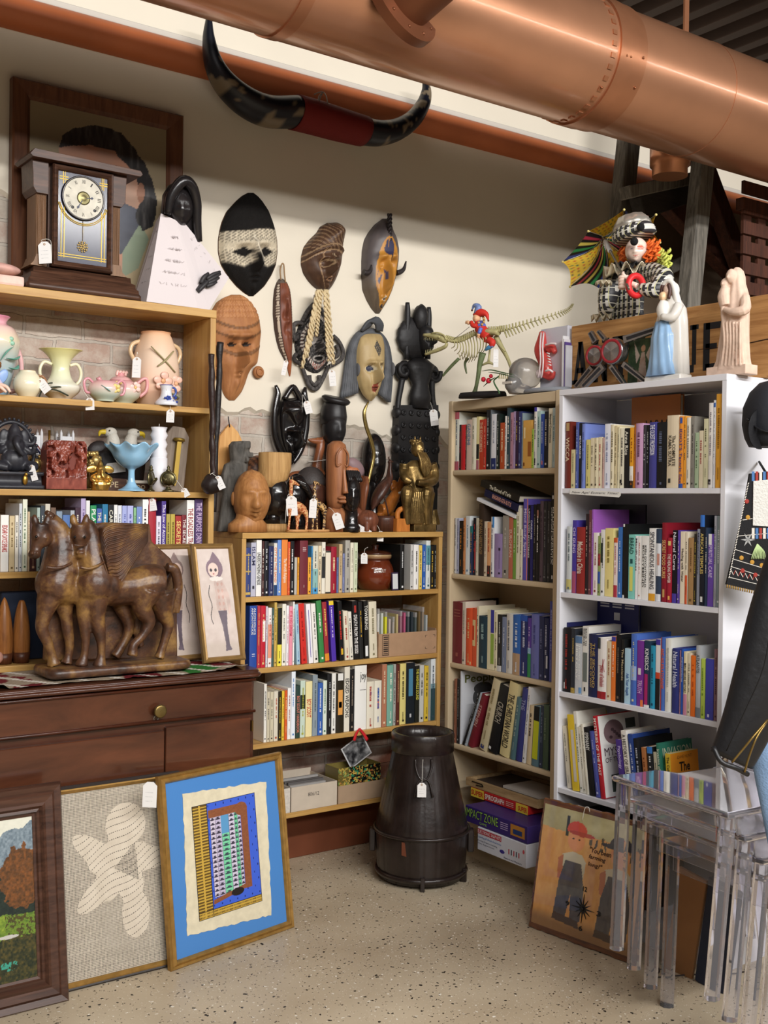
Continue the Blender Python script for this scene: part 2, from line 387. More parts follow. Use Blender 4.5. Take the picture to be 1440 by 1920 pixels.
P=[[(x,WALLY-.014+q[0]*0+q[1]*1.1,3.052+q[0]*.95)for q in pts]for x in LS(-3,8,12)]
mb.grid(P,0,True)
mk('trim_1',mb,mat((176,98,58),.5,var=.14,vscale=4,bump=.1,bscale=12),kind='structure')
mk('trim_2',MB().box(-3,8,WALLY-.03,WALLY-.01,3.106,3.13),mat((198,192,182),.7),kind='structure',bevel=.003)
mb=MB();xs=[];x=-5
while x<13:
 xs+=[(x,3.86),(x+.06,3.86),(x+.085,3.80),(x+.15,3.80),(x+.175,3.86)];x+=.175
mb.grid([[(a,y,z)for a,z in xs]for y in(-6,3.9)],0,False)
mk('ceiling',mb,mat((56,38,28),.7,var=.2,vscale=3),kind='structure')
# == copper duct
cop=mat((196,140,106),.32,metal=.7,spec=.5,coat=.5,bump=.05,bscale=25,var=.05,vscale=6)
cop2=mat((182,124,90),.32,metal=.7,var=.1,vscale=9)
DY,DZ,DR=2.80,2.968,.2125
duct=thing('air_duct','large round copper coloured air duct running below the ceiling','air duct',(0,DY,DZ))
def cyl(mb,x0,x1,r,n=64,cap=False,r2=None):
 r2=r2 or r
 P=[[(x,rr*cos(a),rr*sin(a))for a in LS(0,2*PI,n,endpoint=False)]for x,rr in((x0,r),(x1,r2))]
 mb.grid(P,0,True,cu=True)
 return mb
def dx(px,py):
 d=ray(px,py);return CO[0]+d[0]*(DY-.15)/d[1]
xa,xb=dx(590,60),dx(1135,240)
mb=MB();cyl(mb,-1.5,xa,DR*.985);cyl(mb,xa,xb+.02,DR*1.0);cyl(mb,xb+.02,10,DR*.99);
mk('pipe',mb,cop,duct)
for k,(a,b,r)in enumerate(((xa-.035,xa+.004,DR*1.012),(xb-.0,xb+.075,DR*1.035),(xb+.06,xb+.13,DR*1.022),(xb+.62,xb+.632,DR*1.0))):
 mb=MB();cyl(mb,a,b,r);cyl(mb,a,a+.0005,DR*.97,r2=r);cyl(mb,b-.0005,b,r,r2=DR*.97);mk('joint_band',mb,cop2 if k!=3 else cop,duct)
for a in LS(PI*.75,PI*1.75,19):
 mk('crimp',MB().box(-.007,.012,DR-.006,DR+.0035,-.008,.008,0,Rx(a)@Tr(xb-.03,0,0)),cop2,duct)
for x,a in((xb+.11,3.75),(xb+.11,3.3),(xb+.03,3.35),(xb+.05,3.35),(xb-.03,3.9),(xa-.02,3.6),(xa+.5,3.3)):
 mk('rivet',MB().ell((x,DR*1.03*cos(a),DR*1.03*sin(a)),.0045,n=8),mat((150,96,66),.35,metal=.8),duct)
pb=NA(onY(770,-4,DY-.19));zx=Vector((.22,-.9,.38)).normalized();q_=zx.to_track_quat('Z','Y').to_matrix().to_4x4();M=Tr(pb[0],pb[1]-DY,pb[2]-DZ)@q_;mb=MB()
for(r0,z0,r1,z1)in((.128,-.05,.128,-.02),(.128,-.02,.082,-.012),(.082,-.012,.08,.6)):
 mb.grid([[tuple(M@Vector((r*cos(a),r*sin(a),z)))for a in LS(0,2*PI,40,endpoint=False)]for r,z in((r0,z0),(r1,z1))],0,True,cu=True)
for a in LS(0,2*PI,10,endpoint=False):mb.ell(tuple(M@Vector((.105*cos(a),.105*sin(a),-.016))),.005,n=6)
mk('branch_collar',mb,mat((120,74,50),.4,metal=.6),duct)
mb=MB();ph=onY(1278,45,DY+.02);mb.box(ph[0]-.012,ph[0]+.012,-.005,.003,DR-.002,.85)
mk('hanger_strap',mb,cop2,duct)
# == timber frame behind the right-hand bookcases
grey_w=wood((72,68,62),(132,126,116),'z',5,.8);red_w=wood((54,28,18),(86,46,30),'z',5,.7)
def bar(mb,p,q,wd,dp,mat_=0):
 p,q=Vector(p),Vector(q);d=(q-p);L=d.length;z=d.normalized();y=Vector((0,1,0));x=y.cross(z).normalized();y=z.cross(x)
 M=Matrix(((x[0],y[0],z[0],p[0]),(x[1],y[1],z[1],p[1]),(x[2],y[2],z[2],p[2]),(0,0,0,1)))
 return mb.box(-wd/2,wd/2,-dp/2,dp/2,0,L,mat_,M)
tf=thing('timber_frame','dark weathered timber post frame with diagonal braces behind the white bookcase','timber frame',(4.2,3.3,0))
def tpart(name,a,b,Y,wd,m,ext=0,ext0=0):
 p,q=Vector(onY(*a,Y)),Vector(onY(*b,Y));d=(q-p).normalized();q=q+d*ext;p=p-d*ext0
 o=Vector((4.2,3.3,0));return mk(name,bar(MB(),p-o,q-o,wd,.07),m,tf,bevel=.004)
p_=onY(1290,577,3.25);q_=onY(1318,300,3.25)
tpart('post',(1290,577),(1317,318),3.25,.085,grey_w,.12,1.9)
tpart('post',(1165,395),(1177,280),3.55,.09,grey_w,.3,2.2)
tpart('rafter',(1172,362),(1312,332),3.40,.055,grey_w,.05)
tpart('rafter',(1195,392),(1312,352),3.42,.10,wood((34,30,26),(52,46,40),'x',5,.8),.05)
tpart('brace',(1250,372),(1440,575),3.48,.12,red_w,.4)
tpart('brace',(1325,330),(1385,490),3.38,.085,red_w,.3,.1)
tpart('rail',(1250,505),(1330,470),3.62,.05,grey_w,.05)
mb=MB();a_=onY(1256,318,3.2);mb.loft([(a_[0]-4.2,-.1,a_[2]-.03,.075,.075),(a_[0]-4.2,-.1,a_[2]+.01,.075,.075),(a_[0]-4.2,-.1,a_[2]+.015,.085,.085),(a_[0]-4.2,-.1,a_[2]+.09,.085,.085)],n=24)
mk('copper_flange',mb,cop2,tf)
mk('wall_shade_board',MB().box(-.12,2.6,.42,.44,.9,2.96),mat((104,88,72),.85,var=.15,vscale=2),tf)  # added board, its dull brown stands in for shade on the wall behind
lt=thing('lattice_panel','reddish brown wooden lattice panel at the far right behind the bookcases','lattice',(0,0,0))
c0=onY(1392,560,3.1);c1=onY(1392,385,3.1);mb=MB()
for i in range(7):mb.box(c0[0]+i*.105,c0[0]+i*.105+.055,3.1,3.115,.9,c1[2])
mk('vertical_slats',mb,red_w,lt)
mb=MB()
for i in range(24):mb.box(c0[0]-.02,c0[0]+.75,3.085,3.1,.95+i*.088,.95+i*.088+.055)
mk('horizontal_slats',mb,red_w,lt)
mk('top_rail',MB().box(c0[0]-.03,c0[0]+.8,3.08,3.12,c1[2]-.02,c1[2]+.03),red_w,lt)
# == FURNITURE
pine=wood((172,128,68),(204,164,98),'x',3,.4,10,coat=.15);pineV=wood((170,126,68),(202,162,98),'z',3,.4,10,coat=.15)
def shelf_set(root,parts,m):
 for nm,(x0,x1,y0,y1,z0,z1),mm,bv in parts:mk(nm,MB().box(x0,x1,y0,y1,z0,z1),mm or m,root,bevel=bv,seg=2)
SY,SX0,SX1=3.58,1.957,2.885
low=thing('pine_bookcase','low honey pine bookcase in the corner under the masks, holding four book shelves','bookcase',(SX0,SY,0))
W_=SX1-SX0
SMALLZ=[1.0685,.806,.529,.255]
shelf_set(low,[('side_panel',(0,.018,0,.25,0,1.281),pineV,.002),('side_panel',(W_-.018,W_,0,.25,0,1.281),pineV,.002),('top_panel',(0,W_,-.003,.25,1.281,1.302),pine,.002)]+[('shelf',(.018,W_-.018,.001,.25,z-.019,z),pine,.002)for z in SMALLZ],pine)
TY,TX0,TX1=3.60,.55,1.853
tall=thing('pine_bookcase','tall honey pine bookcase on the left with pottery, ornaments and books','bookcase',(TX0,TY,0))
W_=TX1-TX0
TALLZ=[1.745,1.4455,1.18,.88]
shelf_set(tall,[('side_panel',(0,.022,0,.22,0,2.094),pineV,.002),('side_panel',(W_-.022,W_,0,.22,0,2.066),pineV,.002),('top_panel',(0,W_,-.003,.22,2.066,2.094),pine,.002)]+[('shelf',(.022,W_-.022,.001,.22,z-.02,z),pine,.002)for z in TALLZ],pine)
TAN=mat((206,186,154),.45,spec=.35,var=.03,vscale=5)
tanA=radians(1.0935);tanO=NA([2.912+sin(0)*0,3.583,0]);tanW=.656
tan=thing('bookcase','beige laminate bookcase with rounded edges in the corner, a dinosaur skeleton standing on it','bookcase',tuple(tanO),-(PI/2+tanA))
TANZ=[1.554,1.132,.768,.441]
shelf_set(tan,[('side_panel',(0,.026,-.004,.27,0,1.837),None,.006),('side_panel',(tanW-.026,tanW,-.004,.27,0,1.837),None,.006),('top_panel',(.026,tanW-.026,0,.27,1.796,1.834),None,.004),('back_panel',(.01,tanW-.01,.262,.268,.05,1.82),None,0)]+[('shelf',(.026,tanW-.026,.002,.262,z-.021,z),None,.007)for z in TANZ]+[('shelf',(.026,tanW-.026,.004,.262,.082,.10),None,.004),('plinth',(.026,tanW-.026,.02,.04,0,.082),None,0)],TAN)
WHT=mat((226,226,232),.4,spec=.4);whA=radians(-1.0616);whO=NA([2.808,2.842,0]);whW=.697
wht=thing('bookcase','white laminate bookcase at the right with paperbacks, an antiques sign standing on its top','bookcase',tuple(whO),-(PI/2+whA))
WHZ=[1.4765,1.112,.764,.426]
shelf_set(wht,[('side_panel',(0,.017,0,.285,0,1.802),None,.001),('side_panel',(whW-.017,whW,0,.285,0,1.802),None,.001),('top_panel',(0,whW,-.001,.285,1.802,1.822),None,.001),('back_panel',(.004,whW-.004,.278,.284,.04,1.80),None,0)]+[('shelf',(.017,whW-.017,.002,.278,z-.017,z),None,.001)for z in WHZ]+[('shelf',(.017,whW-.017,.002,.278,.07,.087),None,.001),('plinth',(.017,whW-.017,.012,.03,0,.07),None,0)],WHT)
mb=MB()
for z in np.arange(.2,1.75,.064):
 if z>1.1 or z<.75:mb.ell((whW+.0003,.05,z),(.0006,.003,.003),n=8)
dw=wood((52,28,18),(84,46,30),'x',3.2,.28,9,coat=.3);dwd=wood((62,34,22),(98,56,36),'x',2.4,.26,5,coat=.3);dwk=wood((48,22,12),(78,38,20),'x',4,.35,9,coat=.2)
DX0,DX1,DYF,DYB=.35,1.842,3.262,3.585
dr=thing('dresser','old dark mahogany dresser with one drawer, horse sculpture standing on top','dresser',(DX1,DYF,0))
Wd=DX1-DX0
def rrect(x0,x1,y0,y1,r,n=6):
 out=[]
 for cx,cy,a0 in((x1-r,y0+r,-PI/2),(x1-r,y1-r,0),(x0+r,y1-r,PI/2),(x0+r,y0+r,PI)):
  out+=[(cx+r*cos(a0+PI/2*k/n),cy+r*sin(a0+PI/2*k/n))for k in range(n+1)]
 return out
def slab(mb,x0,x1,y0,y1,r,zs,m=0):
 rings=[]
 for z,o in zs:rings.append([(p[0],p[1],z)for p in rrect(x0-o,x1+o,y0-o,y1+o,max(r+o,.002))])
 n=len(rings[0]);o0=len(mb.v);mb.grid(rings,m,True,cu=True)
 mb.f+=[tuple(o0+i for i in range(n))[::-1],tuple(o0+(len(rings)-1)*n+i for i in range(n))];mb.m+=[m]*2;mb.s+=[False]*2
 return mb
mk('top_panel',slab(MB(),-Wd,.012,-.004,.32,.03,[(.834,.0),(.836,.012),(.842,.016),(.848,.012),(.8495,.006),(.853,.008),(.858,.005),(.86,0)]),dw,dr)
mk('body',MB().box(-Wd,0,.012,.32,.06,.836),dw,dr,bevel=.003)
dd=MB();dd.box(-Wd+.02,-.012,0,.014,.722,.826);mk('drawer_front',dd,dwd,dr,bevel=.003)
mb=MB()
for z in(.826,.722):mb.tube([(-Wd,-.002,z),(-.004,-.002,z)],.0055,n=8,sm=1)
mk('beading',mb,dwk,dr)
kn=MB();kn.lathe([(.008,0),(.007,.012),(.019,.016),(.021,.022),(.018,.027),(.006,.029),(.0005,.029)],n=24)
ko=mk('knob',kn,mat((126,106,62),.35,metal=.8,var=.2,vscale=40),dr,loc=(-.352,-.0,.757),rot=(PI/2,0,0))
lp=MB();lp.tube([(-.006,.018,-.012),(-.012,.02,-.026),(-.003,.02,-.034),(.004,.02,-.024),(.002,.018,-.012)],.0012,n=6)
mk('wire_loop',lp,mat((200,200,196),.3,metal=.9),dr,loc=(-.352,-.02,.757))
mk('door',MB().box(-.322,-.018,.0,.016,.10,.70),dwd,dr,bevel=.002)
mk('door',MB().box(-Wd+.05,-.334,-.016,.012,.10,.692),dwd,dr,bevel=.002)
mk('hinge',MB().box(-.016,-.010,-.004,.012,.655,.69),mat((110,84,44),.4,metal=.8),dr)
for x in(-.03,-Wd+.03):
 mk('foot',MB().box(x-.025,x+.025,.03,.08,0,.06),dwk,dr)
 # == BOOKS
ORD='first second third fourth fifth sixth seventh eighth ninth tenth eleventh twelfth thirteenth fourteenth fifteenth sixteenth seventeenth eighteenth nineteenth twentieth'.split()
def ordn(n):
 if n<=20:return ORD[n-1]
 return('twenty-'+ORD[n-21])if n<30 else('thirtieth' if n==30 else 'thirty-'+ORD[n-31])
def hx(s):return tuple(int(s[i:i+2],16)for i in(0,2,4))
def cname(c):
 import colorsys
 h,s,v=colorsys.rgb_to_hsv(*[q/255 for q in c]);h*=360
 if v<.23:return 'black'
 if s<.12:return 'white' if v>.82 else('light grey' if v>.65 else('grey' if v>.4 else 'dark grey'))
 if s<.3 and v>.78:return{0:'cream',1:'pale green',2:'pale blue',3:'pale lilac',4:'pale pink'}[0 if 20<h<75 else 1 if h<165 and h>=75 else 2 if 165<=h<235 else 3 if 235<=h<300 else 4]
 if 15<=h<45 and v<.5:return 'dark brown' if v<.36 else 'brown'
 if 20<=h<48 and s<.5:return 'tan'
 pre='dark ' if v<.5 else('light ' if s<.45 and v>.6 else '')
 for lim,nm in((14,'red'),(38,'orange'),(65,'yellow'),(160,'green'),(195,'teal'),(255,'blue'),(295,'purple'),(335,'pink'),(361,'red')):
  if h<lim:return pre+nm
PAPER=mat((226,218,200),.8,spec=.2,var=.06,vscale=60)
BR=random.Random(11)
class Shelf:
 def __init__(s,name,O,rot,z,ox,oy,sc,yb=None):
  s.name,s.O,s.rot,s.z,s.t=name,NA(O,float),rot,z,(ox,oy,sc)
  s.dx=NA([cos(rot),sin(rot),0]);s.dy=NA([-sin(rot),cos(rot),0]);s.n=0;s.placed=[];s.lo,s.hi=next(v for k,v in(('low',(.0188,SX1-SX0-.0188)),('tall',(.0228,TX1-TX0-.0228)),('beige',(.0268,tanW-.0268)),('white',(.0178,whW-.0178)),('',(-9,9)))if k in name)
  s.top=min([q-.021 for Zs in(SMALLZ+[1.302],TALLZ,TANZ+[1.815],WHZ+[1.822])if any(abs(z-v)<1e-6 for v in Zs)for q in Zs if q>z+.05],default=None)
 def px(s,x,y):return s.t[0]+x/s.t[2],s.t[1]+y/s.t[2]
 def hit(s,X,Y,inset):
  P=onplane(X,Y,s.O+s.dy*inset,s.dy);return float((P-s.O)@s.dx),float(P[2])
 def base(s,x,inset):
  X=s.t[0]+x/s.t[2];Y=1000.
  for _ in range(6):
   a,_z=s.hit(X,Y,inset);P=s.O+s.dx*a+s.dy*inset;P[2]=s.z;Y=proj(P)[1]
  return a
 def loc(s,a,inset,dz=0):P=s.O+s.dx*a+s.dy*inset;return(P[0],P[1],s.z+dz)
def book_mesh(w,h,d,c,hard,bands,title,tc,marks,seed,tbox):
 R=random.Random(seed);mats=[mat(c,.38 if hard==2 else.45,spec=.4)];mb=MB();t=min(.0028 if hard else.0012,w*.2)
 k=5;sp=[(w*i/k,(-.0022 if hard else-.0006)*sin(PI*i/k)*min(1,w/.03))for i in range(k+1)]
 out=[(0,d)]+sp+[(w,d),(w-t,d)]+[(x,max(y,0)+t)for x,y in((w-t,0),(t,0))]+[(t,d)]
 n=len(out);V=[(x,y,z)for z in(0,h)for x,y in out]
 Fc=[(i,(i+1)%n,(i+1)%n+n,i+n)for i in range(n)]
 top=[n+i for i in range(n)];Fc+=[tuple(top),tuple(range(n))[::-1]]
 mb.add(V,Fc)
 def quad(z0,z1,col,x0=0,x1=1):
  if mat(col)not in mats:mats.append(mat(col))
  y=-.0030 if hard else-.0013
  y*=min(1,w/.03);y-=.0003
  mb.add([(w*x0,y*.35 if x0==0 else y,z0*h),(w*(x0+x1)/2,y,z0*h),(w*x1,y*.35 if x1==1 else y,z0*h),(w*x0,y*.35 if x0==0 else y,z1*h),(w*(x0+x1)/2,y,z1*h),(w*x1,y*.35 if x1==1 else y,z1*h)],[(0,1,4,3),(1,2,5,4)],mats.index(mat(col)))
 for b in bands:quad(*b)
 ty=(-.0034 if hard else-.0017)*min(1,w/.03)-.0006
 if title:
  if mat(tc)not in mats:mats.append(mat(tc))
  z0,z1=tbox
  lines=title.split('|')
  m=len(lines)
  for i,ln in enumerate(lines):
   xa,xb_=w*(.16+.68*(m-1-i)/m),w*(.16+.68*(m-i)/m)-(.002 if m>1 else 0)
   mb.text(ln,xa,xb_,h*z0,h*z1,ty,mats.index(mat(tc)),-90,bold=.012)
 elif marks:
  tc2=tc or((235,228,212)if sum(c)<330 else(40,36,40))
  if mat(tc2)not in mats:mats.append(mat(tc2))
  z=h*R.uniform(.84,.9);zl=h*R.uniform(.35,.5);lw=w*R.uniform(.22,.36);xc=w*R.uniform(.45,.55);mi=mats.index(mat(tc2))
  while z>zl:
   L=R.uniform(.0022,.0052);
   if R.random()>.18:mb.add([(xc-lw/2,ty,z-L),(xc+lw/2*R.uniform(.5,1),ty,z-L),(xc+lw/2*R.uniform(.6,1),ty,z),(xc-lw/2,ty,z)],[(0,1,2,3)],mi)
   z-=L+R.uniform(.0012,.0026)
  if R.random()<.6:
   z=h*R.uniform(.2,.28);zl=z-h*.12
   while z>zl:
    mb.add([(xc-lw/4,ty,z-.002),(xc+lw/4,ty,z-.002),(xc+lw/4,ty,z),(xc-lw/4,ty,z)],[(0,1,2,3)],mi);z-=.0034
  if R.random()<.7:
   s_=min(w*.2,.004);mb.add([(w/2-s_,ty,h*.05),(w/2+s_,ty,h*.05),(w/2+s_,ty,h*.05+2*s_),(w/2-s_,ty,h*.05+2*s_)],[(0,1,2,3)],mi)
 return mb,mats,t
def put_book(S,a0,w,h,inset,c,title='',tc=None,tilt=0,hard=None,bands=(),d=None,marks=True,tbox=(.25,.92),dz=.0006,yaw=0,label=None,pages=True,decor=None):
 S.n+=1;hard=(BR.random()<.4)if hard is None else hard;d=d or BR.uniform(.125,.155)+(.02 if h>.22 else 0)
 base=cname(c);tl=title.replace('|',' ')
 words=' '.join(tl.split()[:3])
 if label is None:
  size='thin ' if w<.012 else('thick ' if w>.04 else '');lean='leaning ' if abs(tilt)>2.5 else ''
  label=(size+lean+base+(' hardback' if hard else ' paperback')+((' lettered '+words)if words else '')+', '+ordn(S.n)+' from left, '+S.name)
 a=radians(tilt)
 pivot=a0 if tilt<=0 else a0+w
 t_=thing('book',label,'book',S.loc(pivot,inset,dz),(0,a,S.rot+yaw),'books on '+S.name)
 mb,mats,t=book_mesh(w,h,d,c,hard,bands,title,tc,marks,S.n*7+int(h*1e4),tbox)
 if decor:decor(mb,mats,w,h,d)
 off=0 if tilt<=0 else-w
 co=mk('cover',mb,mats,t_,loc=(off,0,0))
 ins=.004 if hard else.0008
 if pages and w>2*t+.002:
  mk('pages',MB().box(t+.0002,w-t-.0002,t+.001,d-ins,ins if hard else.0004,h-ins),PAPER,t_,loc=(off,0,0))
 return t_
def rect(a0,w,h,tl):
 a=radians(tl);p=a0 if tl<=0 else a0+w;off=0 if tl<=0 else-w;c,n=cos(a),sin(a)
 return[(p+c*x+n*z,-n*x+c*z)for x,z in((off,0),(off+w,0),(off+w,h),(off,h))]
def hitp(A,B,g=.0007):
 for P in(A,B):
  for i in range(4):
   ex,ez=P[(i+1)%4][0]-P[i][0],P[(i+1)%4][1]-P[i][1];L=hypot(ex,ez);nx,nz=ez/L,-ex/L
   a=[p[0]*nx+p[1]*nz for p in A];b=[p[0]*nx+p[1]*nz for p in B]
   if max(a)+g<=min(b)or max(b)+g<=min(a):return False
 return True
def stock(S,rows,inset=.012,**kw):
 """rows: (x0, x1, ytop, colour, title, title colour, options) measured on the photograph"""
 L=[]
 for r in rows:
  x0,x1,yt,c=r[:4];op=dict(r[6])if len(r)>6 else{}
  ins=op.pop('in',inset);tilt=op.pop('tilt',0)
  a0,a1=S.base(x0,ins),S.base(x1,ins);xm=op.pop('xt',(x0+x1)/2)
  h=(S.hit(*S.px(xm,yt),ins)[1]-S.z)/cos(radians(tilt))-abs(math.tan(radians(tilt)))*(a1-a0)/2
  if S.top:h=min(h,(S.top-S.z-.004-(a1-a0)*abs(sin(radians(tilt))))/cos(radians(tilt)))
  L.append([a0,(a1-a0-.0016)*cos(radians(tilt)),h,tilt,ins,c,r,op])
 L=[q for q in L if q[0]<S.hi-.006]
 for q in L:
  x=[p[0]for p in rect(*q[:4])];q[0]+=max(0,S.lo-min(x));q[1]-=max(0,q[0]+q[1]-S.hi)
 for q in(L[::-1]if L and L[-1][3]>0 else L):
  for o in S.placed:
   k=0
   while k<140 and hitp(rect(*q[:4]),rect(*o)):
    k+=1;g=q[3]
    if k<45:q[0]+=.0006 if o[0]<q[0]else-.0006
    elif abs(g)>.4 and k<125:q[3]=g-.3*(1 if g>0 else-1)
    else:q[0]+=.0006 if o[0]<q[0]else 0;q[1]-=.0005
  S.placed=S.placed+[tuple(q[:4])]
 for a0,w,h,tilt,ins,c,r,op in L:
  bands=[(z0,z1,hx(cc))+tuple(q)for z0,z1,cc,*q in op.pop('b',())]
  for k,v in kw.items():op.setdefault(k,v)
  put_book(S,a0,max(w,.004),h,ins,hx(c),r[4]if len(r)>4 else '',hx(r[5])if len(r)>5 and r[5]else None,tilt,bands=bands,**op)
so=(SX0,SY,0);to=(TX0,TY,0);tanR=-(PI/2+tanA);whR=-(PI/2+whA)
# == low pine bookcase
S=Shelf('low pine bookcase top row',so,0,SMALLZ[0],440,990,3.4286)
stock(S,[(70,102,128,'38447a','','c8b070',{'hard':1,'b':[(.84,.86,'b89c58'),(.5,.53,'b89c58'),(.04,.09,'c8a850')]}),(103,136,95,'b8b8ca','ISLAM','404060',{'tbox':(.58,.92),'b':[(.14,.2,'303038',.3,.7)]}),(137,172,78,'ecebe8','UNDERSTANDING GENESIS','181818',{'tbox':(.2,.78)}),(173,189,85,'4a2c2c'),(190,217,85,'1c1c22','','e8e8e8',{'hard':1}),(218,249,118,'282e58','','9090a0',{'hard':1}),(250,272,98,'dedad0','CITY IN THE SAND','e06a20',{'b':[(0,.2,'20406a')]}),(273,299,78,'6c90d0','','f0e8c0'),(300,339,75,'e2843c',"The World's Religions",'f4ecd8',{'tbox':(.22,.66)}),(340,356,90,'d8542c','','f0c080'),(357,382,85,'1a1a1c','','f0f0f0',{'tbox':(.3,.9)}),(383,401,190,'b8b2a8','','',{'marks':False}),(402,415,190,'e8a030'),(416,469,82,'6e2c34','','c8b0b0',{'hard':1,'d':.16,'marks':False,'b':[(.86,.875,'b89a9a',.3,.7),(.83,.845,'b89a9a',.3,.75),(.80,.815,'b89a9a',.3,.7),(.13,.17,'c8b0a8',.46,.54),(.12,.18,'c8b0a8',.49,.51)]}),(470,491,190,'e8a434','',''),(492,500,118,'4898d0'),(501,535,115,'d4d2c0','','202020',{'b':[(.0,.13,'4a9ad0'),(.13,.52,'88b4b0')]}),(536,557,115,'e0cfae'),(558,582,92,'e6e0d0','','',{'b':[(.3,.72,'2a2a2a')]}),(583,617,150,'e2d8c4','','',{'marks':False,'b':[(0,.03,'222222'),(.97,1,'222222')]}),(618,654,122,'981c30','','e8d0a0',{'hard':1}),(655,668,190,'6070a0'),(669,692,105,'c8ae84','','605040'),(693,707,165,'8088b0'),(708,740,80,'a8a49a','',''),(741,764,95,'e4dec8','','706850'),(765,789,95,'cfd6b8','','708058')])
stock(S,[(1062,1090,108,'161616','','e8e8e8',{'d':.17,'hard':1}),(1128,1148,108,'c8c6c2'),(1149,1182,108,'f0eeea','','403830'),(1183,1204,112,'e2c86a','','604818'),(1205,1227,108,'3060b0','','f0f0f0'),(1228,1257,82,'dce4e2','','305860',{'b':[(.5,.9,'5c98a8')]}),(1258,1279,115,'242018','','e0b840'),(1280,1295,110,'181a1c','','d8d8d0'),(1296,1309,110,'203058','','e0e0e0'),(1310,1340,105,'e8e6e0','','283050')])
S=Shelf('low pine bookcase second row',so,0,SMALLZ[1],440,990,3.4286)
stock(S,[(93,142,502,'2c4c9c','ALCOHOLICS|ANONYMOUS','e4e4e4',{'tbox':(.54,.97),'hard':1,'b':[(.22,.235,'d0d0e0',.3,.7),(.19,.2,'d0d0e0',.3,.7)]}),(143,164,502,'b83444','','e0b060'),(165,197,502,'c02434','','e0c080',{'b':[(.42,.76,'f4f0f0',.35,.9)]}),(198,211,505,'d8d0d8'),(212,237,515,'f0e8e4','','a05040',{'b':[(.15,.72,'e89c80')]}),(238,251,515,'48605c'),(252,270,480,'c8a858'),(273,302,515,'ecdc4c','','',{'b':[(.37,1,'181818')]}),(303,329,490,'ece8da','','2a2a2a'),(330,347,500,'f0eef0','','c05070'),(348,371,505,'ea96a8','IT IS NO DREAM','c82848',{'tbox':(.5,.92)}),(372,383,475,'f2f0ea','',''),(386,410,492,'a8c8d8','','4060a0',{'tilt':-3})])
stock(S,[(430,467,487,'d03028','','8a1010',{'tilt':-4.5,'xt':418}),(478,508,490,'f0eef2','','',{'tilt':-4.5,'xt':462,'marks':False,'b':[(.1,.9,'5038a0',.44,.56)]}),(510,540,488,'ece8e0','','181818',{'tilt':-4.5,'xt':495}),(548,581,462,'3c8648','','f0ece0',{'tilt':-5,'xt':524}),(582,611,478,'9c3038','','e8c060',{'tilt':-4.5,'xt':562,'b':[(.02,.14,'e09028')]}),(625,656,470,'5034a4','','e8d8f0',{'tilt':-4.5,'xt':600,'b':[(.93,1,'e8c838')]}),(678,706,472,'181818','','d83028',{'tilt':-4,'xt':650,'b':[(.1,.2,'d8c030',.3,.8)]}),(711,741,535,'e6dcc4','','a03830',{'tilt':-4,'xt':694}),(742,765,540,'e8e2d4','','303030',{'tilt':-4,'xt':728}),(768,802,470,'1c1818','DEATH FROM THE SKIES!','f0ece8',{'tilt':-3.2,'xt':755,'tbox':(.1,.76),'b':[(.8,.92,'a83028',.3,.7)]}),(804,830,475,'242424','','e0b030',{'tilt':-2.7,'xt':795}),(837,866,470,'1c1a18','TOWERING','e8e4d8',{'tilt':-2.6,'xt':820,'tbox':(.5,.92),'b':[(.04,.22,'f0f0ee',.15,.75)]}),(868,918,475,'ddd4bc','','807858',{'tilt':-2.2,'xt':870})])
S=Shelf('low pine bookcase third row',so,0,SMALLZ[2],460,1220,3.2727)
